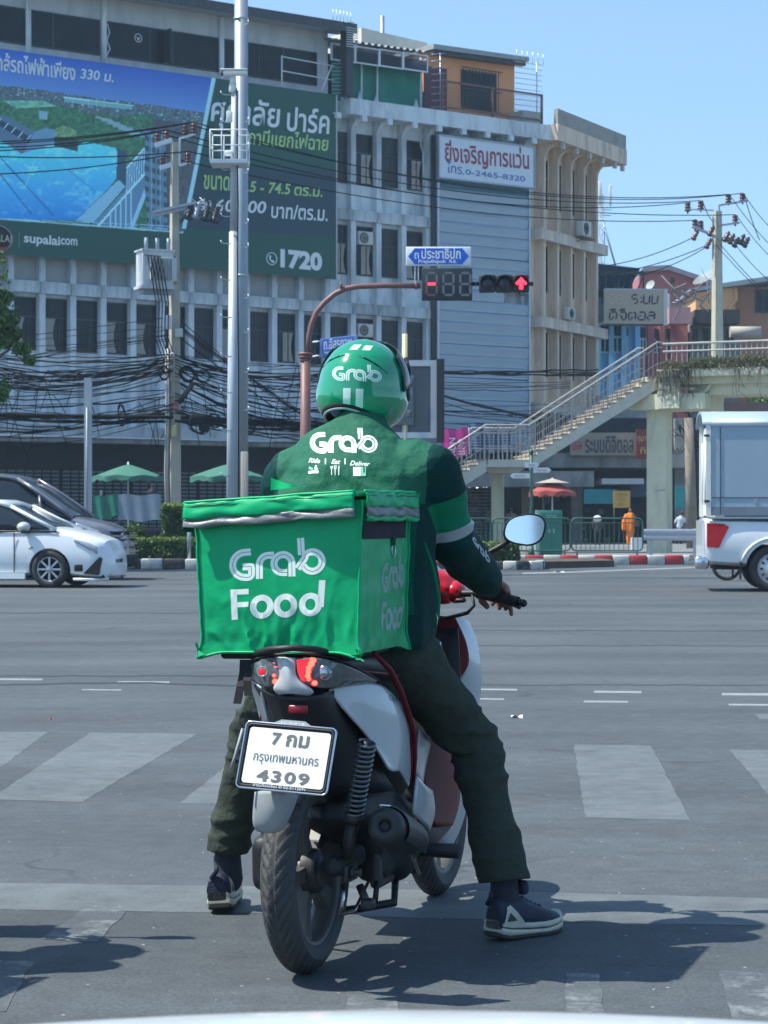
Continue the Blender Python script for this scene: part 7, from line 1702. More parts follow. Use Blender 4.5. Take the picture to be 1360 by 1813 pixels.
text_obj('lettering','7',(PW * .31,PH * .68,z_),(1,0,0),(0,1,0),.024,.031,M_pt,plate,.001,.03); text_obj('lettering','กม',(PW * .47,PH * .67,z_),(1,0,0),(0,1,0),.060,.031,M_pt,plate,.001,.03)
text_obj('lettering','กรุงเทพมหานคร',(PW * .14,PH * .37,z_),(1,0,0),(0,1,0),PW * .72,.027,M_pt,plate,.001,.004)
text_obj('lettering','4309',(PW * .21,PH * .115,z_),(1,0,0),(0,1,0),PW * .58,.030,M_pt,plate,.001,.03,spacing=1.2)
mb = MB(); mb.prism([(.03,.002),(PW - .035,.002),(PW - .05,.013),(.05,.013)],(0,0,.0025),(1,0,0),(0,1,0),(0,0,.002)); mb.build('dealer_strip',M_pb,plate)
text_obj('lettering','ชาญกิจเจริญ © 02-5112691',(.045,.004,.0046),(1,0,0),(0,1,0),PW - .1,.008,M_white,plate,.0008,.01)
mb = MB(); mb.prism([(PW * .28,PH),(PW * .73,PH),(PW * .64,PH + .012),(PW * .38,PH + .012)],(0,0,-.002),(1,0,0),(0,1,0),(0,0,.004)); mb.build('frame_tab',M_pl,plate)
text_obj('lettering','HONDA',(PW * .38,PH + .001,.002),(1,0,0),(0,1,0),PW * .27,.006,M_white,plate,.001,.02)
MB().rbox((.0,.0,.0),(.05,.14,.02),.006).build('plate_bracket',M_pb,plate,loc=(PW * .5,PH * .6,-.03))
# light strip seen left of plate
MB().tube([SL(430,1290,-.32),SL(416,1340,-.33),SL(409,1362,-.33)],.004,6).build('frame_bracket',M_pl,scoot)
# ---- shock absorber
a,b = SL(651,1312,-.07),SL(627,1442,-.05); ax = (b - a).normalized(); e1 = ax.orthogonal().normalized(); e2 = ax.cross(e1); pts = []
NT = 15
for i in range(NT * 14 + 1): t = i / 14; pts.append(a + (b - a) * (i / (NT * 14)) + (e1 * math.cos(t * 6.283) + e2 * math.sin(t * 6.283)) * .0215)
sk = MB().tube(pts,.0042,6).build('shock_spring',mat('spring_grey',(.16,.17,.18),.3,metal=.7),scoot)
MB().cyl(a,b,.012,n=10).build('damper_rod',M_pb,sk); c = SL(614,1520,-.03); MB().cyl(b,b + ax * .02,.026,.024,14).cyl(b + ax * .02,c,.017,.015,12).build('damper_body',M_alu,sk)
# ---- muffler
e = SL(681,1462,-.10); d = Vector((-.10,1,-.26)).normalized()
mf = MB().lathe([(0,.012),(.013,.012),(.016,.0),(.030,-.004),(.042,.004),(.048,.02),(.050,.04),(.052,.06),(.056,.22),(.052,.32),(.03,.36)],e,d,28).build('muffler',mat('muffler_black',(.022,.024,.026),.5,var=.15,scale=20),scoot)
MB().lathe([(.0,.05),(.013,.05),(.014,.001)],e,d,16).build('tail_pipe',M_under,mf)
sh = []
for t in range(9):
    k = .05 + .28 * t / 8; c = e + d * k; r = .058
    sh.append([c + Vector((r * math.cos(a_),0,r * math.sin(a_))) for a_ in [R(100 - 135 * i / 12) for i in range(13)]])
patch('heat_shield',sh,M_chr if False else mat('shield_grey',(.09,.10,.11),.3,metal=.8),mf,thick=.003,sub=1)
MB().tube([SL(672,1426,-.08),SL(690,1427,-.05),SL(708,1440,-.02),SL(718,1462,.02),SL(724,1500,.1),SL(742,1548,.2)],.004,6).build('shield_edge',M_chr,mf)
# ---- engine, belt case, swingarm
core = MB()
core.ell((.03,.30,.40),(.11,.26,.10)); core.ell((.05,.42,.34),(.12,.18,.11)); core.rbox((-.08,.12,.30),(.07,.5,.15),.03); core.rbox((.09,.05,.29),(.05,.26,.06),.02); core.rbox((.10,.33,.27),(.09,.2,.14),.03); core.ell((.13,.42,.27),(.05,.1,.09))
eng = core.build('engine',M_pb,scoot); remesh(eng,.008,3)
MB().rbox((.118,.30,.235),(.035,.16,.10),.02).build('engine_cover',mat('engine_grey',(.07,.065,.06),.6,var=.3,scale=25),eng)
MB().cyl((.06,0,.268),(.15,0,.268),.011,n=8).cyl((.12,0,.268),(.135,0,.268),.018,n=6).build('axle_nut',M_alu,scoot)
MB().rbox((.115,.02,.265),(.014,.10,.05),.006).build('axle_plate',M_alu,scoot)
MB().rbox((-.085,.06,.36),(.05,.26,.10),.03).build('belt_case',M_alu,scoot)
MB().lathe([(.03,.045),(.055,.04),(.06,.03),(.06,.0)],(.0,0,.268),(1,0,0),24).build('brake_drum',M_alu,scoot)
MB().tube([(.10,.0,.235),(.105,-.01,.2),(.10,-.02,.16),(.1,.1,.15),(.08,.3,.2)],.005,6).build('brake_rod',M_chr,scoot)
# inner fender over the wheel
fr = []
for i in range(10):
    t = R(25 + 110 * i / 9); fr.append([Vector((x,-.30 * math.cos(t) * -1 if False else .31 * math.cos(t),.268 + (.31 - abs(x) * .5) * math.sin(t))) for x in (-.06,-.03,0,.03,.06)])
patch('inner_fender',fr,M_pb,sub=1)
# stands and pegs
MB().tube([(-.12,.42,.2),(-.15,.3,.14),(.02,.25,.12),(.15,.3,.14),(.12,.42,.2)],.012,8).build('centre_stand',M_pb,scoot)
st_ = MB().cyl(SL(637,1568,.05),SL(650,1600,.03),.011,n=8).rbox(SL(652,1601,.03),(.035,.04,.03),.008).build('stand_foot',M_alu,scoot); MB().cyl(SL(668,1560,.1),SL(664,1598,.08),.008,n=8).build('stand_foot',M_pb,scoot)
MB().cyl((.16,.42,.27),(.305,.42,.268),.019,.021,n=12).build('foot_peg',M_pb,scoot); MB().tube([(.10,.40,.33),(.17,.41,.28),(.2,.42,.27)],.016,8).build('peg_bracket',M_pb,scoot)
MB().tube([(.10,.46,.36),(.13,.52,.24),(.12,.6,.18)],.012,6).build('peg_bracket',M_alu,scoot)
# ---- floor, leg shield, fairing
rings = []
for y,w,z0,z1 in ((.5,.14,.24,.34),(.75,.15,.22,.31),(.95,.14,.24,.34)):
    rings.append([Vector((w * math.copysign(abs(math.cos(t)) ** .4,math.cos(t)),y,(z0 + z1) / 2 + (z1 - z0) / 2 * math.copysign(abs(math.sin(t)) ** .4,math.sin(t)))) for t in [6.283 * i / 20 for i in range(20)]])
MB().loft(rings).build('floorboard',M_pb,scoot)
patch('floor_side',[[SL(737,1372,.45),SL(750,1390,.5),SL(765,1400,.6)],[SL(734,1400,.42),SL(752,1422,.48),SL(772,1440,.6)],[SL(730,1440,.42),SL(745,1455,.48),SL(760,1470,.6)]],M_pw,thick=.005)
patch('white_side_panel',[[SL(742,1290,.55),SL(750,1300,.6),SL(762,1318,.68)],[SL(738,1330,.5),SL(744,1345,.55),SL(752,1360,.62)],[SL(737,1370,.46),SL(742,1380,.5),SL(748,1395,.55)]],M_pw,thick=.005)
def shield(side=1,m=M_pred):
    rows = []
    for (px0,px1,py,y0,y1) in ((742,800,1300,.70,.95),(738,812,1340,.68,.98),(742,815,1390,.66,1.0),(750,812,1430,.66,1.0),(766,800,1462,.7,.96)):
        a,b = SL(px0,py,y0),SL(px1,py,y1); rows.append([a,a.lerp(b,.5) + Vector((.02,0,0)),b])
    return rows
patch('leg_shield',shield(),M_pred,thick=.006,mirror=True)
patch('outer_shield',[[SL(800,1320,.98),SL(812,1325,1.05),SL(826,1330,1.1)],[SL(808,1390,1.0),SL(818,1395,1.06),SL(832,1400,1.1)],[SL(800,1450,.98),SL(808,1455,1.05),SL(818,1465,1.1)],[SL(770,1490,.95),SL(782,1495,1.0),SL(795,1505,1.06)]],M_pw,thick=.006,mirror=True)
patch('front_fairing',[[SL(800,1092,1.02),SL(818,1094,1.08),SL(830,1104,1.14)],[SL(815,1125,1.02),SL(832,1130,1.1),SL(845,1140,1.16)],[SL(825,1160,1.02),SL(842,1170,1.1),SL(852,1185,1.16)],[SL(822,1195,1.02),SL(842,1210,1.1),SL(850,1225,1.14)],[SL(800,1220,1.0),SL(825,1245,1.06),SL(843,1262,1.1)]],M_pw,thick=.008,sub=3,mirror=True)
patch('inner_fairing',[[SL(740,1090,.98),SL(780,1090,1.0),SL(806,1094,1.02)],[SL(740,1130,.95),SL(785,1130,.98),SL(826,1134,1.02)],[SL(745,1170,.93),SL(790,1170,.96),SL(831,1166,1.02)],[SL(760,1200,.92),SL(800,1198,.96),SL(828,1186,1.0)],[SL(780,1225,.92),SL(795,1212,.95),SL(808,1202,.98)]],M_pred,thick=.006,sub=3,mirror=True)
patch('glove_panel',[[Vector((x,.98,.86)) for x in (-.16,0,.16)],[Vector((x,.95,.65)) for x in (-.18,0,.18)],[Vector((x,.93,.45)) for x in (-.14,0,.14)],[Vector((x,.9,.34)) for x in (-.1,0,.1)]],M_pb,thick=.01)
# fork and front mudguard
for s in (-1,1): MB().cyl((s * .06,1.28,.262),(s * .06,1.12,.62),.018,n=10).build('fork_leg',M_alu,scoot)
fr = []
for i in range(10): t = R(20 + 150 * i / 9); fr.append([Vector((x,1.28 + .29 * math.cos(t),.262 + (.292 - abs(x) * .6) * math.sin(t))) for x in (-.055,-.025,0,.025,.055)])
patch('front_mudguard',fr,M_bred,sub=2)
# ---- handlebar cover, bars, mirror
hb_ = MB(); hb_.ell((0,.98,1.0),(.17,.09,.055)); hb_.ell((.12,.97,.975),(.05,.06,.045)); hb_.ell((-.12,.97,.975),(.05,.06,.045)); hb_.ell((0,1.02,1.03),(.1,.06,.05)); hc = hb_.build('handlebar_cover',M_bred,scoot); remesh(hc,.007,5)
MB().ell(SL(808,1048,.97),(.034,.05,.036)).build('switch_housing',M_bred,hc); MB().rbox(SL(816,1063,.93),(.03,.03,.014),.006).build('switch',M_pb,hc)
MB().rbox((0,.99,1.058),(.13,.08,.02),.01).build('meter',M_pb,hc)
MB().rbox((0,1.0,1.095),(.17,.1,.006),.003).build('visor_screen',mat('smoke_screen',(.2,.22,.24),.15),hc)
gr0,gr1 = SL(846,1050,.93),SL(918,1066,.89)
MB().tube([(0,.97,.96),(.12,.965,.965),gr0,gr1],.011,8).build('handlebar',M_pb,scoot); g_ = MB(); dgr = (gr1 - gr0)
for i in range(16): p_ = gr0 + dgr * (i / 16); g_.cyl(p_,p_ + dgr * (.7 / 16),.0165,n=12).cyl(p_ + dgr * (.7 / 16),p_ + dgr / 16,.015,n=12,cap=False)
g_.build('grip',M_pb,scoot); MB().cyl(gr1,gr1 + dgr.normalized() * .012,.011,n=10).ell(gr1 + dgr.normalized() * .017,(.012,.012,.012)).build('bar_end',M_pb,scoot)
gl = MB(); gl.tube([(-.12,.965,.965),(-.28,.93,.95),(-.37,.9,.93)],.016,10).build('grip',M_pb,scoot)
MB().tube([gr0 + Vector((-.01,.03,.0)),gr0 + Vector((.03,.065,-.008)),gr1 + Vector((-.01,.06,-.018))],[.008,.006,.007],8).build('brake_lever',M_alu,scoot)
MB().tube([SL(836,1052,.93),SL(840,1072,.92),SL(828,1085,.93),SL(810,1090,.95),SL(780,1096,.98),SL(745,1098,1.0)],[.0045,.0045,.006,.006,.004,.004],8).build('brake_hose',M_pb,scoot)
# mirror
mc_ = SL(929,938,.97); mr = empty('mirror',mc_); mr.parent = scoot; mr.location = mc_; mr.rotation_euler = (R(-2.5),R(6),R(14))
def mshape(r,n=40):
    out = []
    for i in range(n):
        t = 2 * math.pi * i / n; c,s_ = math.cos(t),math.sin(t); x = .061 * math.copysign(abs(c) ** .72,c); z = .046 * math.copysign(abs(s_) ** .72,s_)
        x += .10 * z * 1.2; z += .06 * x; z *= (1.0 + 2.2 * x) if x < 0 else 1.04; out.append((x * r,z * r))
    return out
rg = [[Vector((x,y,z)) for x,z in mshape(r)] for r,y in ((.93,-.004),(1.0,-.006),(1.03,.0),(1.0,.016),(.8,.032),(.4,.042),(.05,.045))]
MB().loft(rg,cap=True).build('mirror_shell',M_pb,mr)
mbg = MB(); sh_pts = mshape(.925); mbg.add([Vector((x,-.0055,z)) for x,z in sh_pts],[tuple(range(len(sh_pts)))]); mbg.build('mirror_glass',mat('mirror_silver',(.82,.86,.88),.04,metal=1,var=0),mr,fix=False)
_mw = MS @ mr.matrix_local; _c = _mw @ Vector((0,0,0)); _n = (_mw.to_3x3() @ Vector((0,-1,0))).normalized(); _d = (_c - Vector((0,0,CH))).normalized(); _r = _d - 2 * _d.dot(_n) * _n; _t = (-38 - _c.y) / _r.y; pass
MB().tube([SL(846,995,.96),SL(862,980,.96),SL(885,968,.97),SL(905,955,.975)],[.006,.008,.009,.008],8).build('mirror_stem',M_pb,scoot)
mr2 = copy_tree(mr,scoot); mr2.location = (-mc_.x - .04,mc_.y,mc_.z); mr2.scale = (-1,1,1); mr2.rotation_euler = (R(-6),R(-6),R(-14)); MB().tube([(-.24,.96,1.0),(-.3,.97,1.08),(-.38,.98,1.13)],.008,8).build('mirror_stem',M_pb,scoot)
# straps hanging from the rack
for (x0,x1,x2,y1,y2) in ((432,426,420,1215,1246),(438,438,440,1205,1232)):
    a,b,c = SL(x0,1168,-.1),SL(x1,y1,-.12),SL(x2,y2,-.12); mb = MB()
    mb.loft([[p + Vector((sx * .011,sy * .001,0)) for sx,sy in ((-1,-1),(1,-1),(1,1),(-1,1))] for p in (a,a.lerp(b,.5) + Vector((0,.008,0)),b,c)],smooth=False); mb.build('strap',mat('black_webbing',(.018,.018,.022),.8,bump=.3,bscale=400),scoot)

# ================================================================ delivery box
dbx = empty('delivery_box',SO,0,'bright green padded food delivery box with grey reflective strips on the scooter seat','delivery box')
dbx.rotation_euler = (0,-LN,-TH)
M_g = mat('green_nylon',(.004,.40,.15),.42,var=.05,scale=6,bump=.3,bscale=9,spec=.22,dirt=(.01,.22,.10),dirt_amt=.35,dscale=7); M_gd = mat('dark_green_nylon',(.003,.10,.06),.5,var=.05,spec=.2); M_ref = mat('reflective_grey_tape',(.19,.20,.195),.45,metal=.1,var=.12,scale=14,bump=.2,bscale=30); M_pr = mat('pale_reflective_print',(.86,.94,.84),.5,var=.03)
def nylon_translucent(m,a=.22):
    n,l = m.node_tree.nodes,m.node_tree.links; b = n['Principled BSDF']; t = n.new('ShaderNodeBsdfTranslucent'); t.inputs['Color'].default_value = (.01,.5,.18,1); ms = n.new('ShaderNodeMixShader'); ms.inputs[0].default_value = a
    l.new(b.outputs[0],ms.inputs[1]); l.new(t.outputs[0],ms.inputs[2]); l.new(ms.outputs[0],n['Material Output'].inputs[0])
X0,X1,Y0_,Y1_,Z0,Z1 = -.238,.192,-.125,.315,.846,1.232
def boxdef(a,b,c):
    """unit cube point -> padded box"""
    tap = -.006 + .018 * c; x = X0 - tap * (1 - a) * 1.0 + (X1 - X0 + tap * 1.0) * a; y = Y0_ + (Y1_ - Y0_) * b; z = Z0 + (Z1 - Z0) * c + .018 * (a - .5) * c
    p = Vector((x,y,z)); ctr = Vector(((X0 + X1) / 2,(Y0_ + Y1_) / 2,z))
    def bl(t): return 4 * t * (1 - t)
    if b <= 1e-6: p.y -= .010 * bl(a) * bl(c) 
    if b >= 1 - 1e-6: p.y += .008 * bl(a) * bl(c)
    if a <= 1e-6: p.x -= .008 * bl(b) * bl(c)
    if a >= 1 - 1e-6: p.x += .008 * bl(b) * bl(c)
    lo = max(0,1 - c / .42) ** 1.3; q = Vector((a * 5.5,b * 5.5,c * 2.6)); f = 1 - abs(noise.noise(q * 1.1)) * 2; f2 = 1 - abs(noise.noise(q * 2.3 + Vector((7,1,3)))) * 2
    amp = (.011 * lo + .0012) * min(1,8 * min(a if a > .5 else 1,1)) ; d = Vector((0,-1,0)) if b <= 1e-6 else (Vector((1,0,0)) if a >= 1 - 1e-6 else (Vector((-1,0,0)) if a <= 1e-6 else Vector((0,0,0))))
    e_ = min(1,14 * min(a,1 - a)) if b <= 1e-6 else min(1,14 * min(b,1 - b)); p += d * (amp * (f * f * f * .9 + f2 * .35) - amp * .5) * e_ * min(1,c * 12)
    # V-shaped gather in the lower middle of the rear face
    if b <= 1e-6:
        for cx_,s_ in ((.44,1),(.53,-1),(.38,1.6)): dd_ = abs((a - cx_) + s_ * (c - .05) * .35); p.y += .011 * math.exp(-(dd_ / .025) ** 2) * max(0,1 - c / .3)
    # corners pull down and out
    for ca_,cb_ in ((0,0),(1,0),(1,1),(0,1)):
        w_ = math.exp(-(((a - ca_) / .07) ** 2 + ((b - cb_) / .07) ** 2 + (c / .06) ** 2)); p += Vector(((ca_ - .5) * .02,(cb_ - .5) * .02,-.014)) * w_
    p.x += .004 * noise.noise(Vector((c * 7,b * 3,1))) * (1 if a < .5 else -1)
    return p
mb = MB(); N = 64
mb.grid(lambda s,t: boxdef(s,0,t),N,N); mb.grid(lambda s,t: boxdef(1 - s,1,t),N,N); mb.grid(lambda s,t: boxdef(1,s,t),N,N); mb.grid(lambda s,t: boxdef(0,1 - s,t),N,N); mb.grid(lambda s,t: boxdef(s,t,1),N,N); mb.grid(lambda s,t: boxdef(s,1 - t,0),N,N)
bxo = mb.build('box_body',M_g,dbx); sharp(bxo,50); bvb = bvh_of(bxo)
for a_,b_ in ((1,0),(0,0),(1,1)):
    MB().tube([boxdef(a_,b_,i / 24) + Vector(((a_ - .5) * .004,(b_ - .5) * .004,0)) for i in range(25)],.0035,6).build('edge_piping',M_g,bxo)
MB().tube([boxdef(i / 30,0,0) + Vector((0,-.002,.004)) for i in range(31)],.004,6).build('edge_piping',M_g,bxo)
# knotted corner tuck
for c_ in ((1,0),(0,0)):
    rr = random.Random(3 + c_[0]); p0 = boxdef(c_[0],c_[1],.02); mb = MB()
    for i in range(7):
        a_ = rr.uniform(0,6.28); q1 = p0 + Vector((rr.uniform(-.012,.012),-.006 + rr.uniform(-.006,.0),rr.uniform(-.006,.03))); q2 = q1 + Vector((rr.uniform(-.012,.012),rr.uniform(-.008,.004),rr.uniform(-.018,.005))); q3 = q1 + Vector((rr.uniform(.0,.025),-.006,rr.uniform(-.02,.015))); mb.add([p0,q1,q2,q3],[(0,1,2),(0,2,3),(1,3,2)])
    mb.build('corner_tuck',M_g,bxo,fix=False)
# logos on the rear face
DV = (MSI.to_3x3() @ Vector((-.03,1,-.03)))
lp,lf = logo_shape(22,4.5)
def rear_place(x0,y0,x1,y1,h):
    dx,dy = x1 - x0,y1 - y0; return lambda a,b: SL(x0 + dx * a + b * (-1.5),y0 + dy * a - b * h,-.4)
hh = (573 - 397) * 1.0
project_print('rear_logo',lp,lf,rear_place(398,1030,573,1024,hh),DV,bvb,M_pr,bxo,.0005,.02,0)
def word(name,txt,x0,y0,x1,y1,h,bv,m,par,bold=.035,shear=0,dv=DV,ys=-.4,sub=.05,slant_=0,lift=.0007,spacing=1.):
    pts,fs,asp = text_mesh(txt,bold,4,shear,spacing); return project_print(name,pts,fs,lambda a,b: SL(x0 + (x1 - x0) * a + slant_ * b,y0 + (y1 - y0) * a - b * h,ys),dv,bv,m,par,lift,sub,0)
# rounded bold word built from strokes
def stroke_word(name,x0,y0,x1,y1,h,bv,m,par,dv=DV,ys=-.4,place=None):
    P_ = []
    W = 620.; H = 265.
    def add(path,w=46):
        pth = subdiv(path,14); L,Rr = ribbon(pth,0,w); b = len(P_V); 
        for l,r in zip(L,Rr): P_V.extend([l,r])
        P_F.extend([(b + 2 * i,b + 2 * i + 1,b + 2 * i + 3,b + 2 * i + 2) for i in range(len(L) - 1)])
    P_V,P_F = [],[]
    add([(30,0),(22,212)],40); add([(4,195),(120,195)],38); add([(40,105),(118,105)],36)
    for cx_ in (205,358): add(arc(cx_,84,56,0,362,26,64),42)
    add(arc(520,84,54,0,362,26,62),42); add([(585,62),(597,252)],42); add([(578,84),(586,60)],40)
    pts = [(x / W,y / H) for x,y in P_V]
    pl = place or (lambda a,b: SL(x0 + (x1 - x0) * a,y0 + (y1 - y0) * a - b * h,ys)); return project_print(name,pts,P_F,pl,dv,bv,m,par,.0005,.02,0)
stroke_word('rear_word',400,1101,578,1093,70,bvb,M_pr,bxo)
# side face (right)
DS = Vector((-1,0,0)); M_prd = mat('shaded_side_print',(.30,.40,.37),.6,var=.03)  # side print dulled, the face's shade put into its colour
def side_place(y0,y1,z0,h): return lambda a,b: Vector((.6,y0 + (y1 - y0) * a,z0 + h * b))
project_print('side_logo',lp,lf,side_place(.055,.270,.995,.23),DS,bvb,M_prd,bxo,.0005,.02,0)
stroke_word('side_word',0,0,0,0,0,bvb,M_prd,bxo,DS,place=side_place(.070,.272,.895,.095))
# velcro strip and ring on the side
def on_face(name,y0,y1,z0,z1,m,lift=.003):
    n = 16; pts = [(i / n,j / 3) for i in range(n + 1) for j in range(4)]; fs = [(i * 4 + j,(i + 1) * 4 + j,(i + 1) * 4 + j + 1,i * 4 + j + 1) for i in range(n) for j in range(3)]
    return project_print(name,pts,fs,lambda a,b: Vector((.6,y0 + (y1 - y0) * a,z0 + (z1 - z0) * b)),DS,bvb,m,bxo,lift,0,0)
on_face('velcro_strip',-.105,.275,1.140,1.186,mat('black_velcro',(.025,.022,.03),.95)); on_face('ring_tab',.13,.16,1.12,1.145,mat('black_velcro',(.025,.022,.03)),.005)
MB().tube([Vector((.208,.145 + .016 * math.cos(t),1.108 + .018 * math.sin(t))) for t in [6.283 * i / 20 for i in range(20)]],.0018,6,closed=True).build('d_ring',M_chr,bxo)
# lid
def lidz(a,b): return 1.236 + .022 * (a - .0) + .008 * math.sin(math.pi * a) * math.sin(math.pi * b) + .003 * noise.noise(Vector((a * 5,b * 5,2)))
LX0,LX1,LY0,LY1 = X0 - .034,X1 + .008,Y0_ - .022,Y1_ + .012
mb = MB(); mb.grid(lambda s,t: Vector((LX0 + (LX1 - LX0) * s,LY0 + (LY1 - LY0) * t,lidz(s,t) + .004)),40,30); lid = mb.build('lid',M_g,dbx,fix=False)
sk_ = lid.modifiers.new('k','SOLIDIFY'); sk_.thickness = .012; sk_.offset = -1; apply_mods(lid)
def flap(name,fn,z0,z1,m,n=60,wav=.004,out=Vector((0,-1,0)),seed=0):
    mb = MB(); mb.grid(lambda s,t: fn(s) + Vector((0,0,-(z0 + (z1 - z0) * t) - .006 * noise.noise(Vector((s * 6,seed,0))) * t)) + out * (wav * math.sin(s * 17 + seed) * t + .006 * noise.noise(Vector((s * 9,t * 2,seed))) + .006 * math.sin(t * 2.2)),n,8); o = mb.build(name,m,lid,fix=False); k = o.modifiers.new('k','SOLIDIFY'); k.thickness = .004; apply_mods(o); return o
rear_e = lambda s: Vector((LX0 + (LX1 - LX0 - .006) * s,LY0 - .002,lidz(s,0) + .002)); side_e = lambda s: Vector((LX1 + .012 + .006 * s,LY0 + .03 + (LY1 - LY0 - .03) * s,lidz(1,s) + .002)); left_e = lambda s: Vector((LX0 - .008,LY0 + .015 + (LY1 - LY0 - .02) * s,lidz(0,s)))
flap('rear_flap',rear_e,.0,.040,M_g,seed=1); flap('reflective_strip',rear_e,.0395,.062,M_ref,seed=1,out=Vector((0,-1.15,0)))
flap('side_flap',side_e,.0,.036,M_g,seed=4,out=Vector((1,0,0))); flap('reflective_strip',side_e,.0355,.060,M_ref,seed=4,out=Vector((1.15,0,0))); flap('side_hem',side_e,.0595,.072,M_g,seed=4,out=Vector((1.2,0,0)))
flap('left_flap',left_e,.0,.07,M_gd,seed=7,out=Vector((-1,0,0)))
for fn,seed in ((rear_e,1),(side_e,4),(left_e,7)):
    MB().tube([fn(i / 40) + Vector((0,0,.003)) for i in range(41)],.0045,6).build('lid_piping',M_g,lid)
MB().tube([rear_e(i / 50) + Vector((0,-.0065,-.0075 - .0015 * math.sin(i * .9))) for i in range(51)],.0011,5).build('zip_line',M_pb,lid); MB().tube([side_e(i / 40) + Vector((.0075,0,-.0075)) for i in range(41)],.001,5).build('zip_line',M_pb,lid)
mb = MB(); p1_ = side_e(1); mb.grid(lambda s,t: p1_ + Vector((.006 - .02 * s * t,.004 + .03 * s,-.066 * t + .004 * s)),4,6); fl = mb.build('flap_end',M_g,lid,fix=False); mb = MB(); mb.grid(lambda s,t: p1_ + Vector((.009 - .02 * s * .5,.003 + .03 * s,-.03 - .024 * t)),4,2); mb.build('reflective_strip',mat('bright_tape',(.6,.62,.6),.4),fl,fix=False)
# tarpaulin-like green flap standing up behind the lid on the left
mb = MB(); pa,pb_,pc = SL(480,846,.335),SL(479,868,.33),SL(545,860,.33); mb.grid(lambda s,t: (pb_.lerp(pc,s)).lerp(pa.lerp(pc,s),t * (1 - s) ** .6) + Vector((0,.006 * math.sin(s * 9),0)),14,5); mb.build('raised_flap',M_g,dbx,fix=False)
# ================================================================ rider
def rings_chain(mb,pts,n=20,cap=True):
    """pts: (centre, rx, ry, [axis hint]) elliptical sections along a path; ends closed with domes"""
    C_ = [Vector(p[0]) for p in pts]; rings = []; prev = None
    for i,p in enumerate(pts):
        d = (C_[min(i + 1,len(C_) - 1)] - C_[max(i - 1,0)]).normalized()
        if prev is None:
            h = Vector((1,0,0)) if abs(d.x) < .85 else Vector((0,1,0)); e1 = (h - d * h.dot(d)).normalized()
        else: e1 = (prev - d * prev.dot(d)).normalized()
        prev = e1; e2 = d.cross(e1)
        rings.append((C_[i],e1,e2,d,p[1],p[2]))
    def ring(c,e1,e2,rx,ry): return [c + e1 * rx * math.cos(t) + e2 * ry * math.sin(t) for t in [6.283185 * k / n for k in range(n)]]
    R_ = []
    c,e1,e2,d,rx,ry = rings[0]; m_ = min(rx,ry)
    if cap:
        for a in (80,55,30): R_.append(ring(c - d * m_ * math.sin(R(a)),e1,e2,rx * math.cos(R(a)),ry * math.cos(R(a))))
    for c,e1,e2,d,rx,ry in rings: R_.append(ring(c,e1,e2,rx,ry))
    m_ = min(rx,ry)
    if cap:
        for a in (30,55,80): R_.append(ring(c + d * m_ * math.sin(R(a)),e1,e2,rx * math.cos(R(a)),ry * math.cos(R(a))))
    mb.loft(R_)
def smooth_path(pts,k=4):
    """catmull-rom through (pos, rx, ry)"""
    out = []; n = len(pts)
    for i in range(n - 1):
        p0,p1,p2,p3 = pts[max(i - 1,0)],pts[i],pts[i + 1],pts[min(i + 2,n - 1)]
        for j in range(k):
            t = j / k; f = lambda a,b,c,d: .5 * (2 * b + (c - a) * t + (2 * a - 5 * b + 4 * c - d) * t * t + (3 * b - a - 3 * c + d) * t ** 3)
            pos = Vector([f(*(Vector(q[0])[x] for q in (p0,p1,p2,p3))) for x in range(3)]); out.append((pos,f(*(q[1] for q in (p0,p1,p2,p3))),f(*(q[2] for q in (p0,p1,p2,p3)))))
    out.append(pts[-1]); return out
def wrinkle(o,fn):
    me = o.data; me.update(); nv = [v.normal.copy() for v in me.vertices]
    for v,n_ in zip(me.vertices,nv): v.co += n_ * fn(v.co)
    me.update()
def ridged(p,s): return 1 - abs(noise.noise(p * s)) * 2.2
person = empty('person',SO,0,'rider in a green helmet and green jacket astride the scooter, both feet on the road','person')
person.rotation_euler = (0,-LN,-TH)
M_skin = mat('brown_skin',(.22,.10,.065),.5,var=.08,scale=30); M_skin.node_tree.nodes['Principled BSDF'].inputs['Subsurface Weight'].default_value = .05
M_vest = mat('vest_green',(.022,.118,.072),.7,spec=.12,var=.09,scale=5,bump=.8,bscale=16); M_slv = mat('sleeve_dark_green',(.004,.040,.036),.7,spec=.12,var=.1,scale=8,bump=.7,bscale=16); M_slb = mat('sleeve_bright_green',(.003,.17,.080),.6,spec=.12,var=.06,bump=.15,bscale=50)
M_trs = mat('dark_grey_green_cotton',(.046,.057,.045),.9,spec=.12,var=.16,scale=9,bump=.8,bscale=20); M_band = mat('sleeve_reflective',(.34,.38,.40),.4,metal=.2,var=.1,scale=20)
hipR,hipL = Vector((.115,.42,.82)),Vector((-.115,.42,.82)); kR,kL = SL(838,1312,.75),SL(455,1290,.80); aR,aL = SL(893,1560,.63),SL(403,1505,.84)
shR,shL = Vector((.200,.50,1.34)),Vector((-.188,.50,1.33)); eR,eL = SL(800,958,.60),Vector((-.27,.66,1.07)); wR,wL = SL(868,1036,.87),Vector((-.30,.86,.985))
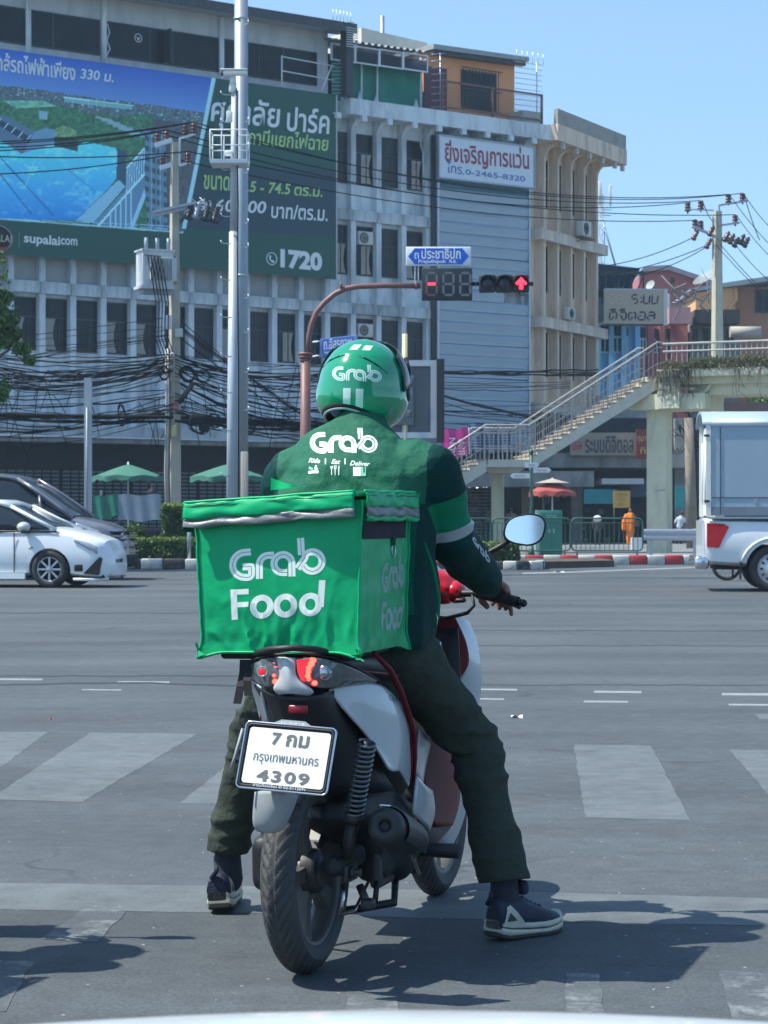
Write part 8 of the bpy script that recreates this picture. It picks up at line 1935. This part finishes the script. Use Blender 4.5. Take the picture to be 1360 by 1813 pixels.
# continuous body under the clothes
bmb = MB()
rings_chain(bmb,smooth_path([(Vector((0,.43,.80)),.15,.11),(Vector((0,.44,.95)),.14,.10),(Vector((0,.47,1.12)),.15,.10),(Vector((-.005,.49,1.27)),.17,.105),(Vector((-.005,.51,1.36)),.13,.085),(Vector((0,.53,1.43)),.06,.06),(Vector((0,.56,1.50)),.058,.06)]))
bmb.ell((-.012,.60,1.58),(.078,.098,.115))
for sh,e_,w_ in ((shR,eR,wR),(shL,eL,wL)):
    rings_chain(bmb,smooth_path([(sh + Vector((-.05 if sh.x > 0 else .05,0,0)),.055,.055),(sh,.052,.052),(sh.lerp(e_,.5),.044,.046),(e_,.038,.040),(e_.lerp(w_,.4),.036,.036),(w_,.027,.022)]))
for h,k,a in ((hipR,kR,aR),(hipL,kL,aL)):
    rings_chain(bmb,smooth_path([(h,.08,.08),(h.lerp(k,.5),.068,.068),(k,.052,.052),(k.lerp(a,.3),.052,.054),(a,.035,.037),(a + Vector((0,0,-.06)),.034,.038)]))
def hand(mb,w,g0,g1,s):
    """palm over the grip, fingers over the front, thumb under; g0 inner, g1 outer end of the grip"""
    gd = (g1 - g0).normalized(); up = Vector((0,0,1)); fw = Vector((0,1,0)); c = g0.lerp(g1,.45)
    kn = c + up * .030 + fw * .020
    mb_ = mb; rings_chain(mb_,smooth_path([(w,.027,.021),(w.lerp(kn,.45) + up * .006,.033,.019),(kn + up * -.002,.040,.016)]))
    for i,(off,ln,r) in enumerate(((-.030,.040,.0098),(-.009,.046,.0102),(.012,.043,.0098),(.031,.033,.0088))):
        b = kn + gd * off + up * (-.002 - abs(off) * .12); tip_drop = .052 + .006 * (i % 2) + .004 * i
        p1 = b + fw * (ln * .62) + up * .002; p2 = b + fw * (ln * .95) + up * -.022 + gd * .002; p3 = b + fw * (ln * .72) + up * (-tip_drop) + gd * (.004 + .002 * i)
        rings_chain(mb_,[(b - fw * .012,r,r),(b,r * 1.05,r * 1.05),(b.lerp(p1,.6),r * .95,r * .95),(p1,r,r),(p1.lerp(p2,.5),r * .92,r * .92),(p2,r * .95,r * .95),(p3,r * .78,r * .78)],12)
    t0 = w.lerp(kn,.3) - gd * .026; t1 = c - gd * .052 + up * .004 - fw * .004; t2 = c - gd * .050 + up * -.022 + fw * .004; t3 = c - gd * .036 + up * -.036 + fw * .014
    rings_chain(mb_,[(t0,.014,.014),(t1,.0125,.0125),(t2,.0115,.0115),(t3,.009,.009)],12)
hand(bmb,wR,gr0,gr1,1); hand(bmb,wL,Vector((-.25,.94,.955)),Vector((-.37,.9,.93)),-1)
body = bmb.build('body',M_skin,person); remesh(body,.0042,3)
# face features
fc = MB(); H0 = Vector((-.012,.60,1.58))
fc.ell(H0 + Vector((0,.102,-.005)),(.012,.018,.02)); f_n = fc.build('nose',M_skin,body)
for s in (-1,1): MB().ell(H0 + Vector((s * .030,.088,.012)),(.012,.008,.008)).build('eye',mat('eye_white',(.6,.6,.58),.2),body)
MB().ell(H0 + Vector((0,.092,-.045)),(.022,.008,.007)).build('mouth',mat('lips',(.2,.07,.06),.5),body)
# ---- trousers
tm_ = MB()
rings_chain(tm_,smooth_path([(Vector((0,.43,.72)),.14,.12),(Vector((.0,.43,.82)),.185,.15),(Vector((.0,.44,.93)),.18,.14)]))
for h,k,a,s in ((hipR,kR,aR,1),(hipL,kL,aL,-1)):
    hm = a + (a - k).normalized() * -.0
    rings_chain(tm_,smooth_path([(h + Vector((-s * .03,0,.02)),.10,.105),(h + Vector((s * .03,.04,-.02)),.098,.10),(h.lerp(k,.45) + Vector((0,0,.012)),.086,.086),(h.lerp(k,.8),.078,.078),(k,.074,.076),(k.lerp(a,.2),.069,.071),(k.lerp(a,.55),.066,.068),(a,.064,.066)]),24)
trs = tm_.build('trousers',M_trs,person); remesh(trs,.0065,5)
axes = [(hipR,kR),(kR,aR),(hipL,kL),(kL,aL)]
def trw(p):
    q = Vector((p.x * 1.3,p.y * 1.3,p.z * 3.2)); w = .009 * max(0,ridged(q + Vector((3,0,0)),2.2)) ** 2 + .0022 * ridged(q,5)
    for k in (kR,kL):
        d = (p - k).length
        if d < .2: f = (1 - d / .2) ** 1.0; w += .016 * f * (max(0,ridged(Vector((p.x * 1.2,p.y * 1.2,p.z * 7)) + k,2.6)) ** 2 - .35)
    for a in (aR,aL):
        d = abs(p.z - a.z - .05)
        if d < .14: w += .005 * (1 - d / .14) * (ridged(Vector((p.x * 2,p.y * 2,p.z * 9)) + a,2.0) - .4)
    if p.z < min(aR.z,aL.z) + .0: w -= 0
    return w
wrinkle(trs,trw)
# cut open hems
bm = bmesh.new(); bm.from_mesh(trs.data)
for k,a in ((kR,aR),(kL,aL)):
    n_ = (a - k).normalized(); geo = [e for e in bm.verts[:] + bm.edges[:] + bm.faces[:] if (e.co if hasattr(e,'co') else (e.verts[0].co)).x * a.x > 0]
    r_ = bmesh.ops.bisect_plane(bm,geom=geo,plane_co=a + Vector((0,0,.0)),plane_no=(n_ * .5 + Vector((0,0,-.6))).normalized(),clear_outer=True)
bm.to_mesh(trs.data); bm.free(); k_ = trs.modifiers.new('k','SOLIDIFY'); k_.thickness = .004; apply_mods(trs)
# socks and shoes
for a in (aR,aL):
    mb = MB(); rings_chain(mb,[(a + Vector((0,0,.05)),.040,.042),(a,.039,.041),(a + Vector((0,.0,-.05)),.042,.046),(a + Vector((0,.004,-.09)),.044,.05)]); mb.build('sock',mat('dark_sock',(.03,.036,.05),.9,var=.2,scale=30),person)
M_up = mat('navy_shoe_upper',(.012,.020,.048),.6,var=.2,scale=30,bump=.4,bscale=250); M_sole = mat('cream_midsole',(.52,.50,.40),.6,var=.1,scale=25,dirt=(.25,.22,.18),dirt_amt=.3,dscale=20); M_out = mat('dark_outsole',(.05,.045,.04),.8)
def shoe(world_heel,heading,pitch,roll=0,side=1):
    root = empty('shoe',(0,0,0)); root.parent = person
    W_ = Matrix.Translation(world_heel) @ Matrix.Rotation(-heading,4,'Z') @ Matrix.Rotation(roll,4,'Y') @ Matrix.Rotation(pitch,4,'X'); root.matrix_local = MSI @ W_ @ Matrix.Diagonal((1.0,.95,1.18,1))
    L = .285; st = [(-.012,.030,.012,.0),(.0,.036,.006,.0),(.03,.040,.001,.0),(.08,.040,.0,.0),(.13,.041,.0,.004),(.18,.049,.0,.008),(.22,.050,.002,.008),(.255,.044,.004,.004),(.278,.030,.010,0),(.288,.012,.016,0)]
    def sec(y,w,z0,off,za,zb,wa,wb): return [Vector((off - w * wa,y,za)),Vector((off + w * wa,y,za)),Vector((off + w * wb,y,zb)),Vector((off - w * wb,y,zb))]
    def slab(name,m,f0,f1,wa,wb,nseg=14):
        rings = []
        for y,w,z0,off in st:
            a_,b_ = f0(y,z0),f1(y,z0); r = []
            for k in range(nseg): t = 6.283 * k / nseg; r.append(Vector((off * side + w * (wa if math.sin(t) < 0 else wb) * math.copysign(abs(math.cos(t)) ** .35,math.cos(t)),y,(a_ + b_) / 2 + (b_ - a_) / 2 * math.copysign(abs(math.sin(t)) ** .35,math.sin(t)))))
            rings.append(r)
        return MB().loft(rings).build(name,m,root)
    slab('outsole',M_out,lambda y,z: z,lambda y,z: z + .010,.97,1.0)
    slab('midsole',M_sole,lambda y,z: z + .0085,lambda y,z: z + .023 + .004 * math.cos(y * 20),1.05,1.07); slab('midsole_upper',M_sole,lambda y,z: z + .0245 + .003 * math.cos(y * 20),lambda y,z: z + .036 + .006 * math.exp(-((y - .05) / .05) ** 2),1.05,.98)
    up = MB(); tops = [(-.012,.028,.085,.006),(.0,.034,.098,.0),(.03,.037,.095,.0),(.07,.037,.098,.0),(.10,.036,.100,.002),(.135,.037,.084,.004),(.17,.042,.072,.006),(.21,.045,.062,.006),(.25,.040,.053,.004),(.275,.026,.043,.002),(.285,.010,.036,0)]
    rg = []
    for y,w,zt,off in tops:
        r = []
        for k in range(18): t = math.pi * k / 17; r.append(Vector((off * side + w * math.cos(t) * (1 if abs(math.cos(t)) > .2 else 1),y,.030 + (zt - .030) * math.sin(t) ** .6)))
        r += [Vector((off * side - w * .6,y,.028)),Vector((off * side + w * .6,y,.028))]; rg.append(r)
    u = up.loft(rg).build('upper',M_up,root); bu = bvh_of(u)
    for s in (-1,1):
        tri = [(-.004,.034),(.018,.078),(.035,.082),(.075,.052),(.095,.034)]; tr = tessellate_polygon([[Vector((a_,b_,0)) for a_,b_ in tri]])
        project_print('heel_counter',tri,[tuple(x) for x in tr],lambda a_,b_: Vector((s * .1,a_,b_)),Vector((-s,0,0)),bu,M_sole,root,.0025,.02,0)
        tri = [(.012,.046),(.026,.066),(.055,.046)]; tr = tessellate_polygon([[Vector((a_,b_,0)) for a_,b_ in tri]])
        project_print('heel_window',tri,[tuple(x) for x in tr],lambda a_,b_: Vector((s * .1,a_,b_)),Vector((-s,0,0)),bu,M_out,root,.0045,.02,0)
    for i in range(5): y = .12 + .02 * i; z = interp([(t_[0],t_[2]) for t_ in tops],y); MB().tube([(-.022,y,z - .008),(0,y + .004,z + .004),(.022,y,z - .008)],.003,5).build('lace',mat('lace_navy',(.04,.06,.1),.8),root)
    MB().tube([(-.02,-.012,.085),(0,-.018,.105),(.0,-.02,.115)],.007,6).build('heel_tab',M_up,root)
    MB().rbox((0,.115,.118),(.05,.03,.035),.01).build('tongue',M_up,root)
    return root
shoe(Vector((.312,6.385,.004)),R(44),R(-1.5),0,1)
shoe(Vector((-.494,6.815,.010)),R(3),R(-2),R(-4),-1)
# ---- jacket
jm = MB()
rings_chain(jm,smooth_path([(Vector((.02,.43,.80)),.185,.165),(Vector((.02,.43,.86)),.215,.175),(Vector((.02,.44,.98)),.222,.165),(Vector((.01,.455,1.10)),.222,.155),(Vector((.0,.475,1.20)),.232,.152),(Vector((-.008,.49,1.285)),.232,.148),(Vector((-.010,.50,1.335)),.205,.135),(Vector((-.008,.512,1.378)),.185,.115),(Vector((-.004,.522,1.412)),.155,.10),(Vector((0,.530,1.440)),.112,.088),(Vector((.002,.538,1.468)),.076,.074),(Vector((.003,.545,1.488)),.064,.066)],4),32)
for sh,e_,w_,s in ((shR,eR,wR,1),(shL,eL,wL,-1)):
    rings_chain(jm,smooth_path([(sh + Vector((-s * .09,0,-.01)),.08,.085),(sh + Vector((0,0,-.018)),.082,.088),(sh.lerp(e_,.35) + Vector((s * .008,-.01,0)),.076,.080),(sh.lerp(e_,.75) + Vector((0,-.01,.0)),.071,.074),(e_ + Vector((0,-.008,-.004)),.067,.068),(e_.lerp(w_,.3),.064,.062),(e_.lerp(w_,.75),.056,.054),(e_.lerp(w_,.93),.043,.041)],5),24)
jkt = jm.build('jacket',M_vest,person); remesh(jkt,.006,6)
def jw(p):
    q = p.copy(); w = .0065 * max(0,ridged(Vector((q.x * 1.2,q.y,q.z * 1.6)),3.1)) ** 1.6 + .0016 * ridged(q + Vector((2,2,2)),8)
    for sh,e_,w_ in ((shR,eR,wR),(shL,eL,wL)):
        # folds gathered at elbow, along sleeves and at the shoulder seam
        d = (p - e_).length
        if d < .17: f = 1 - d / .17; w += .016 * f * (max(0,ridged(Vector((p.x * 2,p.y * 2,p.z * 6)) + e_,2.2)) ** 1.6 - .4)
        d = abs((p - sh).dot(Vector((1 if sh.x > 0 else -1,0,-.25)))); 
        if (p - sh).length < .16: w += .004 * (ridged(Vector((p.x * 3,p.y * 6,p.z * 6)),3.0) - .4) * max(0,1 - d / .06)
        d = (p - w_).length
        if d < .16: w += .006 * (1 - d / .16) * (ridged((p - w_) * 1.0 + Vector((0,0,5)),9) - .4)
    # vertical drape at the waist
    if p.z < 1.15 and abs(p.x) < .26: f = min(1,(1.15 - p.z) / .2); w += .008 * f * (ridged(Vector((p.x * 5,p.y * 5,p.z * 1.2)),1.7) - .45)
    if p.z > 1.36 and (p - Vector((0,.53,1.42))).length < .13: w += .0035 * (ridged(Vector((p.x * 3,p.y * 3,p.z * 8)),3) - .4)
    if p.z > 1.25: w += .0055 * (ridged(Vector((p.x * 2.4 + p.z * 4,p.y,p.z * 2 - p.x * 3)),3.2) - .45)
    return w
wrinkle(jkt,jw)
# colour regions: cut along planes, then assign
me = jkt.data; me.materials.clear()
M_sid = mat('side_panel_green',(.003,.085,.052),.65,var=.08,scale=8,spec=.12)
for m_ in (M_vest,M_slv,M_slb,M_band,M_sid): me.materials.append(m_)
bm = bmesh.new(); bm.from_mesh(me)
def cut(co,no): bmesh.ops.bisect_plane(bm,geom=bm.verts[:] + bm.edges[:] + bm.faces[:],plane_co=co,plane_no=no)
REG = {}
for s,sh,e_,w_ in ((1,shR,eR,wR),(-1,shL,eL,wL)):
    ax_ = (e_ - sh).normalized(); seam_n = Vector((s * 1,0,-.12)).normalized(); seam_c = sh + Vector((s * .032,0,.0)); L_up = (e_ - sh).length
    # photograph: bright band from below the shoulder to just above the elbow, its tape slanting
    b1c,b2c,b3c = sh + ax_ * (L_up * .36),sh + ax_ * (L_up * .74),sh + ax_ * (L_up * .87); bn = (ax_ + Vector((s * -.10,0,-.15))).normalized()
    for c_,n_ in ((seam_c,seam_n),(b1c,bn),(b2c,bn),(b3c,bn)): cut(c_,n_)
    REG[s] = (seam_c,seam_n,b1c,b2c,b3c,bn,e_,w_)
for f in bm.faces:
    c = f.calc_center_median(); s = 1 if c.x > 0 else -1; seam_c,seam_n,b1c,b2c,b3c,bn,e_,w_ = REG[s]
    sl_ = (c - seam_c).dot(seam_n) > 0 and (c - (seam_c + Vector((0,0,-.25)))).length < .55
    # distance to the arm axis, to keep the trunk out
    def dseg(p,a,b): d = b - a; t = max(0,min(1,(p - a).dot(d) / d.dot(d))); return (p - a - d * t).length
    sh_ = shR if s > 0 else shL
    arm = min(dseg(c,sh_,e_) - .088,dseg(c,e_,w_) - .078) < 0
    trunk = abs(c.x - .01) < .215 and c.z < 1.22 and c.y < .62 and dseg(c,sh_,e_) > .085
    near_ = min(dseg(c,sh_,e_) - .112,dseg(c,e_,w_) - .095) < 0
    if near_ and (abs(c.x) > (.185 if c.z < 1.25 else .20) and (c - seam_c).dot(seam_n) > -.002 or abs(c.x) > .225 or c.y > .66):
        t1,t2,t3 = (c - b1c).dot(bn),(c - b2c).dot(bn),(c - b3c).dot(bn)
        f.material_index = 1 if t1 < 0 else (2 if t2 < 0 else (3 if t3 < 0 else 1))
        if c.y > .72: f.material_index = 1
    elif c.z < 1.235 and c.x > .06: f.material_index = 1 if c.x > .205 or c.z < .93 else 4
    elif c.z < 1.16: f.material_index = 1
bm.to_mesh(me); bm.free()
# open cuffs and hem
bm = bmesh.new(); bm.from_mesh(me); geo = [g_ for g_ in bm.verts[:] + bm.edges[:] + bm.faces[:]]
bmesh.ops.bisect_plane(bm,geom=geo,plane_co=(0,0,.795),plane_no=(0,.1,-1),clear_outer=True)
bm.to_mesh(me); bm.free(); k_ = jkt.modifiers.new('k','SOLIDIFY'); k_.thickness = .004; k_.offset = -1; apply_mods(jkt)
bj = bvh_of(jkt); M_bw = mat('print_bright_white',(.80,.84,.83),.45,var=.02)
DJ = (MSI.to_3x3() @ Vector((-.02,1,.03)))
def jplace(x0,y0,x1,y1,h,sl=0): return lambda a,b: SL(x0 + (x1 - x0) * a + sl * b,y0 + (y1 - y0) * a - b * h,.0)
lpj,lfj = logo_shape(21,8)
project_print('back_logo',lpj,lfj,jplace(545,803,670,808,118),DJ,bj,M_bw,jkt,.0008,.012,0)
for t_,x0,x1,y in (('Ride',543,565,821),('Eat',586,603,823),('Deliver',621,659,826)): word('back_words',t_,x0,y,x1,y + (1 if t_ != 'Deliver' else 2),9,bj,M_bw,jkt,.02,.35,DJ,0,.1)
for x in (575,612): word('divider','I',x - 1,824,x + 1,824,11,bj,M_bw,jkt,0,0,DJ,0,.5)
def icon(name,polys,x0,y0,w,h,m=M_bw):
    pts = []; fs = []
    for pl in polys:
        b = len(pts); pts += pl; fs += [tuple(b + i for i in t) for t in tessellate_polygon([[Vector((a_,b_,0)) for a_,b_ in pl]])]
    project_print(name,pts,fs,lambda a,b: SL(x0 + w * a,y0 - h * b,.0),DJ,bj,m,jkt,.0015,.2,0)
circ = lambda cx,cy,r,n=12: [(cx + r * math.cos(6.283 * i / n),cy + r * math.sin(6.283 * i / n)) for i in range(n)]
M_ig = mat('print_pale_green',(.25,.62,.42),.5,var=.02)
icon('scooter_icon',[circ(.15,.2,.17),circ(.82,.25,.17),[(.3,.1),(.62,.1),(.68,.4),(.3,.42)],circ(.72,.82,.1),[(.6,.45),(.95,.5),(.8,.72),(.55,.7)]],543,843,20,19); icon('scooter_icon',[[(0,.55),(.25,.45),(.5,.5),(.4,.62),(.1,.8)]],543,843,20,19,M_ig)
icon('cutlery_icon',[circ(.15,.8,.14),[(.11,0),(.19,0),(.19,.7),(.11,.7)],[(.38,.6),(.62,.6),(.62,1),(.57,1),(.57,.72),(.52,.72),(.52,1),(.48,1),(.48,.72),(.43,.72),(.43,1),(.38,1)],[(.46,0),(.54,0),(.54,.6),(.46,.6)],[(.8,0),(.9,0),(.9,1),(.8,.85)]],584,844,19,18)
icon('parcel_icon',[[(0,0),(.62,0),(.62,1),(0,1)]],627,846,24,17); icon('parcel_icon',[[(.64,0),(1,0),(1,1),(.92,1),(.92,.35),(.8,.35),(.8,1),(.64,1)]],627,846,24,17,M_ig)
# lettering along the forearm
project_print('sleeve_logo',lpj,lfj,lambda a,b: eR.lerp(wR,.06 + .50 * a) + Vector((.2 + .0,-.12,.02)) + Vector((.045,.0,.055)) * (b - .25) * 1.0,Vector((-1,.55,-.0)),bj,mat('sleeve_print',(.55,.62,.68),.5),jkt,.0015,.02,0)
# bright zip edge of the open jacket and zip pull
MB().tube([SL(752,960,.36),SL(768,1010,.36),SL(777,1060,.37),SL(776,1090,.37),SL(770,1110,.36)],[.003,.005,.006,.005,.003],8).build('zip_edge',M_slb,jkt)
MB().tube([SL(772,1085,.34),SL(775,1095,.34),SL(773,1112,.34)],.0016,5).build('zip_pull',M_chr,jkt); MB().tube([SL(779,1136,.36),SL(780,1144,.36)],.003,6).build('key_ring',M_chr,jkt)
MB().tube([Vector((.0 + .062 * math.cos(t),.536 + .068 * math.sin(t),1.488 + .012 * math.sin(t))) for t in [6.283 * i / 28 for i in range(28)]],.010,8,closed=True).build('collar',M_vest,jkt)

# ================================================================ helmet
hel = empty('helmet',(0,0,0)); hel.parent = person
hc_ = SL(643,684,.60); hel.matrix_local = Matrix.Translation(hc_) @ Matrix.Rotation(R(-3),4,'Z') @ Matrix.Rotation(R(7),4,'Y') @ Matrix.Rotation(R(4),4,'X')
RX,RY,RZ = .127,.142,.135
M_hel = mat('gloss_green_helmet',(.003,.27,.125),.12,var=.02,coat=1.0); M_helb = mat('helmet_black',(.014,.015,.018),.35)
def zlow(az):
    c = math.cos(az); return -.060 - .086 * (1 - max(0,c)) ** .85 if c > 0 else -.146 + .012 * (-c)
def hpoint(az,t,k=1.0):
    zl = zlow(az); ph_max = math.acos(max(-1,zl / RZ)) if abs(zl) < RZ else math.pi * .86; ph = ph_max * t
    r = math.sin(ph); x,y,z = RX * r * math.sin(az),-RY * r * math.cos(az),RZ * math.cos(ph)
    if ph > 1.5: x *= 1 + .26 * (ph - 1.5); y *= 1 + .12 * (ph - 1.5)
    # soft ridges: two brow creases and the lower bulge
    k2 = 1.0
    if math.cos(az) > -.2: k2 += .016 / (1 + math.exp(-(z - .088 - .03 * abs(math.sin(az)) * 0) / .003)) * max(0,math.cos(az) + .2) * .8
    k2 += .010 * math.exp(-((z + .036 - .012 * abs(az if az < math.pi else 6.283 - az)) / .012) ** 2) * max(0,math.cos(az))
    return Vector((x,y,z)) * k * k2
mb = MB(); NA,NT_ = 96,64
vs = [hpoint(6.28318 * i / NA,max(j / NT_,.002)) for i in range(NA) for j in range(NT_ + 1)]; keep = []
for i in range(NA):
    for j in range(NT_):
        az = 6.28318 * (i + .5) / NA; v = vs[i * (NT_ + 1) + j]
        if math.cos(az) < -.55 and -.085 < v.z < .055: continue
        i2 = (i + 1) % NA; keep.append((i * (NT_ + 1) + j,i * (NT_ + 1) + j + 1,i2 * (NT_ + 1) + j + 1,i2 * (NT_ + 1) + j))
mb.add(vs,keep,True); shell = mb.build('helmet_shell',M_hel,hel,fix=True); k_ = shell.modifiers.new('k','SOLIDIFY'); k_.thickness = .006; k_.offset = -1; apply_mods(shell)
mb = MB(); mb.tube([hpoint(6.28318 * i / 72,1.0) * 1.0 for i in range(72)],.0042,8,closed=True); mb.build('rim_trim',mat('rim_grey',(.35,.38,.38),.4),hel)
mb = MB(); mb.tube([hpoint(6.28318 * i / 72,.97,.93) for i in range(72)],.013,8,closed=True); mb.build('lining',mat('helmet_lining',(.02,.02,.022),.9),hel)
# visor raised over the brow, hinges
mb = MB(); mb.grid(lambda s,t: (lambda az,ph: Vector((RX * 1.045 * math.sin(ph) * math.sin(az),-RY * 1.09 * math.sin(ph) * math.cos(az),RZ * 1.09 * math.cos(ph))))(R(82 + 196 * s),R(28 + 42 * t + 22 * (abs(s - .5) * 2) ** 2)),30,10); vz = mb.build('visor',mat('smoke_visor',(.03,.04,.045),.08,var=0,spec=.7),hel,fix=False); k_ = vz.modifiers.new('k','SOLIDIFY'); k_.thickness = .003; apply_mods(vz)
for s in (-1,1):
    MB().lathe([(0,.010),(.018,.009),(.025,.003),(.027,-.014)],(s * (RX - .002),.035,-.012),(s,.12,0),20).build('visor_hinge',M_helb,hel)
    MB().tube([(s * (RX - .002),.035,.01),(s * RX * .93,.055,.055),(s * RX * .78,.07,.09)],.006,8).build('visor_arm',M_helb,hel)
    mb = MB(); mb.grid(lambda a,b: (lambda az,z: Vector((RX * 1.035 * math.sin(az) * math.sqrt(max(.05,1 - (z / RZ) ** 2)),-RY * 1.035 * math.cos(az) * math.sqrt(max(.05,1 - (z / RZ) ** 2)),z)))(R(90 + 40 * a) * 1,-.11 + .06 * b) * 1,8,5)
    o_ = mb.build('cheek_panel',mat('clear_cheek',(.10,.22,.17),.12,var=.1),hel,fix=False)
    if s < 0: o_.scale = (-1,1,1)
for s in (-1,1): MB().tube([hpoint(R(a if s > 0 else 360 - a),t,1.008) for a,t in ((12,.415),(24,.425),(40,.455),(56,.50))],[.0008,.0022,.0022,.0008],6).build('vent',M_helb,hel)
bh = bvh_of(shell); HI = hel.matrix_local.inverted()
DH = HI.to_3x3() @ (MSI.to_3x3() @ Vector((-.005,1,-.0)))
def hplace(x0,y0,x1,y1,h,sl=0): return lambda a,b: HI @ SL(x0 + (x1 - x0) * a + sl * b,y0 + (y1 - y0) * a - b * h,.3)
M_hp = mat('helmet_print',(.62,.76,.70),.3,var=.02,coat=.5)
lph,lfh = logo_shape(21,7)
project_print('logo',lph,lfh,hplace(586,667,674,673,78),DH,bh,M_hp,hel,.0004,.02,.0)
quad = [(i / 3,j / 6) for i in range(4) for j in range(7)]; qf = [(i * 7 + j,(i + 1) * 7 + j,(i + 1) * 7 + j + 1,i * 7 + j + 1) for i in range(3) for j in range(6)]
for x0,x1,y0,y1,sl in ((605.5,619,714,681,1),(628.5,642,717,682,1),(617,632,609,599,8),(640,655,610,600,6)): project_print('stripe',quad,qf,hplace(x0,y0,x1,y0,y0 - y1,sl),DH,bh,M_hp,hel,.0004,.02,.0)
stck = [(0,0),(1,.25),(1,1),(0,.75)]; project_print('sticker',stck,[(0,1,2,3)],hplace(688,735,697,722,16),DH,bh,mat('faded_sticker',(.12,.30,.24),.3),hel,.0008,.2,.0)

# ================================================================ other people
def figure(name_label,px,py_feet,py_head,Y,col,lean=0,legs=(.04,.04,.05),skin=(.15,.08,.05),robe=False,group=None,turn=0):
    f = at(px,py_feet,Y); H = at(px,py_head,Y).z - f.z; root = empty('person',f,turn,name_label,'person'); s = H / 1.68; L = Vector((lean,0,0)); mb = MB()
    v = lambda x,y,z: Vector((x,y,z)) * s + L * max(0,z - .8)
    rings_chain(mb,[(v(0,0,.85),.14 * s,.1 * s),(v(0,0,1.1),.13 * s,.09 * s),(v(0,0,1.3),.17 * s,.1 * s),(v(0,0,1.42),.1 * s,.07 * s),(v(0,0,1.5),.05 * s,.05 * s)]); mb.ell(v(0,.01,1.58),(.075 * s,.09 * s,.105 * s))
    for q in (-1,1):
        rings_chain(mb,[(v(q * .1,0,.85),.08 * s,.085 * s),(v(q * .1,.02,.48),.055 * s,.06 * s),(v(q * .1,0,.1),.038 * s,.04 * s),(v(q * .1,.04,.04),.04 * s,.05 * s)])
        rings_chain(mb,[(v(q * .19,0,1.38),.05 * s,.05 * s),(v(q * .26,-.02,1.1),.04 * s,.04 * s),(v(q * .2,.12,.95),.03 * s,.03 * s)])
        mb.ell(v(q * .19,.15,.93),(.03 * s,.05 * s,.03 * s))
    b = mb.build('body',mat('figure_skin',skin,.6),root); remesh(b,.022,2)
    cm = MB(); 
    if robe:
        rings_chain(cm,[(v(0,0,.14),.15 * s,.13 * s),(v(0,0,.5),.17 * s,.14 * s),(v(0,0,.9),.18 * s,.14 * s),(v(0,0,1.2),.2 * s,.14 * s),(v(0,0,1.4),.15 * s,.11 * s)]); rings_chain(cm,[(v(-.17,0,1.36),.08 * s,.08 * s),(v(-.28,-.03,1.05),.1 * s,.09 * s),(v(-.28,-.05,.75),.07 * s,.06 * s)])
        c = cm.build('robe',mat('saffron_robe',col,.75,var=.15,scale=5),root); remesh(c,.02,2); wrinkle(c,lambda p: .03 * (ridged(Vector((p.x * 3,p.y * 3,p.z * .9)),1.8) - .4))
    else:
        rings_chain(cm,[(v(0,0,.85),.17 * s,.12 * s),(v(0,0,1.1),.16 * s,.115 * s),(v(0,0,1.3),.2 * s,.125 * s),(v(0,0,1.42),.11 * s,.08 * s)])
        for q in (-1,1): rings_chain(cm,[(v(q * .17,0,1.37),.065 * s,.065 * s),(v(q * .25,-.01,1.16),.06 * s,.06 * s)])
        c = cm.build('shirt',mat('shirt_%d' % int(col[0] * 100),col,.8,var=.2),root); remesh(c,.02,2); tm2 = MB()
        for q in (-1,1): rings_chain(tm2,[(v(q * .09,0,.9),.095 * s,.1 * s),(v(q * .1,.02,.48),.07 * s,.075 * s),(v(q * .1,0,.12),.055 * s,.06 * s)])
        remesh(tm2.build('trousers',mat('dark_trousers',(.02,.022,.03),.8),root),.02,2); MB().ell(v(0,-.01,1.62),(.085 * s,.1 * s,.09 * s)).build('hair',M_black,root)
    return root
figure('monk in bright orange robes walking behind the green railing, seen from behind',1116,968,900,86,(.85,.20,.012),robe=True,skin=(.2,.1,.06))
figure('person in a pale shirt standing behind the footbridge pier, mostly hidden',1202,966,906,88,(.5,.55,.65),lean=.15)
figure('person in a dark shirt with a pale cap behind the middle green railing',1058,968,912,84,(.05,.05,.06)); 
cap_ = at(1058,918,83.6); tag(MB().ell((0,0,0),(.16,.16,.12)).build('white_cloth',mat('white_cloth2',(.6,.62,.65),.8),loc=cap_),'white cloth bundle resting above the middle green railing','cloth')
figure('vendor in dark clothes under the right green parasol beside the power pole',270,915,858,73,(.02,.02,.03))
figure('vendor in dark clothes left of the red parasol behind the phone cabinet',905,962,900,86,(.10,.07,.06))

# ================================================================ the next rider, waiting just outside the frame on the left
OFF = Vector((-1.78,-.42,0))
for src,lab,cat in ((scoot,'second scooter waiting outside the left edge, known only by its shadow','scooter'),(person,'second rider waiting outside the left edge, known only by the shadow','person'),(dbx,'second delivery box outside the left edge, known only by its shadow','delivery box')):
    c = copy_tree(src); c.location = src.location + OFF; c['label'] = lab
# ================================================================ air: thin haze volume added to stand for the windscreen's bluish veil
hz = MB().box(-260,260,-30,420,-1,32).build('haze',None if False else bpy.data.materials.new('haze_volume')); tag(hz,kind='stuff')
m = hz.data.materials[0]; m.use_nodes = True; n,l = m.node_tree.nodes,m.node_tree.links
for nd in list(n):
    if nd.type == 'BSDF_PRINCIPLED': n.remove(nd)
v = n.new('ShaderNodeVolumePrincipled'); v.inputs['Color'].default_value = (.62,.84,1,1); v.inputs['Density'].default_value = .0005; v.inputs['Anisotropy'].default_value = .0
l.new(v.outputs[0],n['Material Output'].inputs['Volume'])
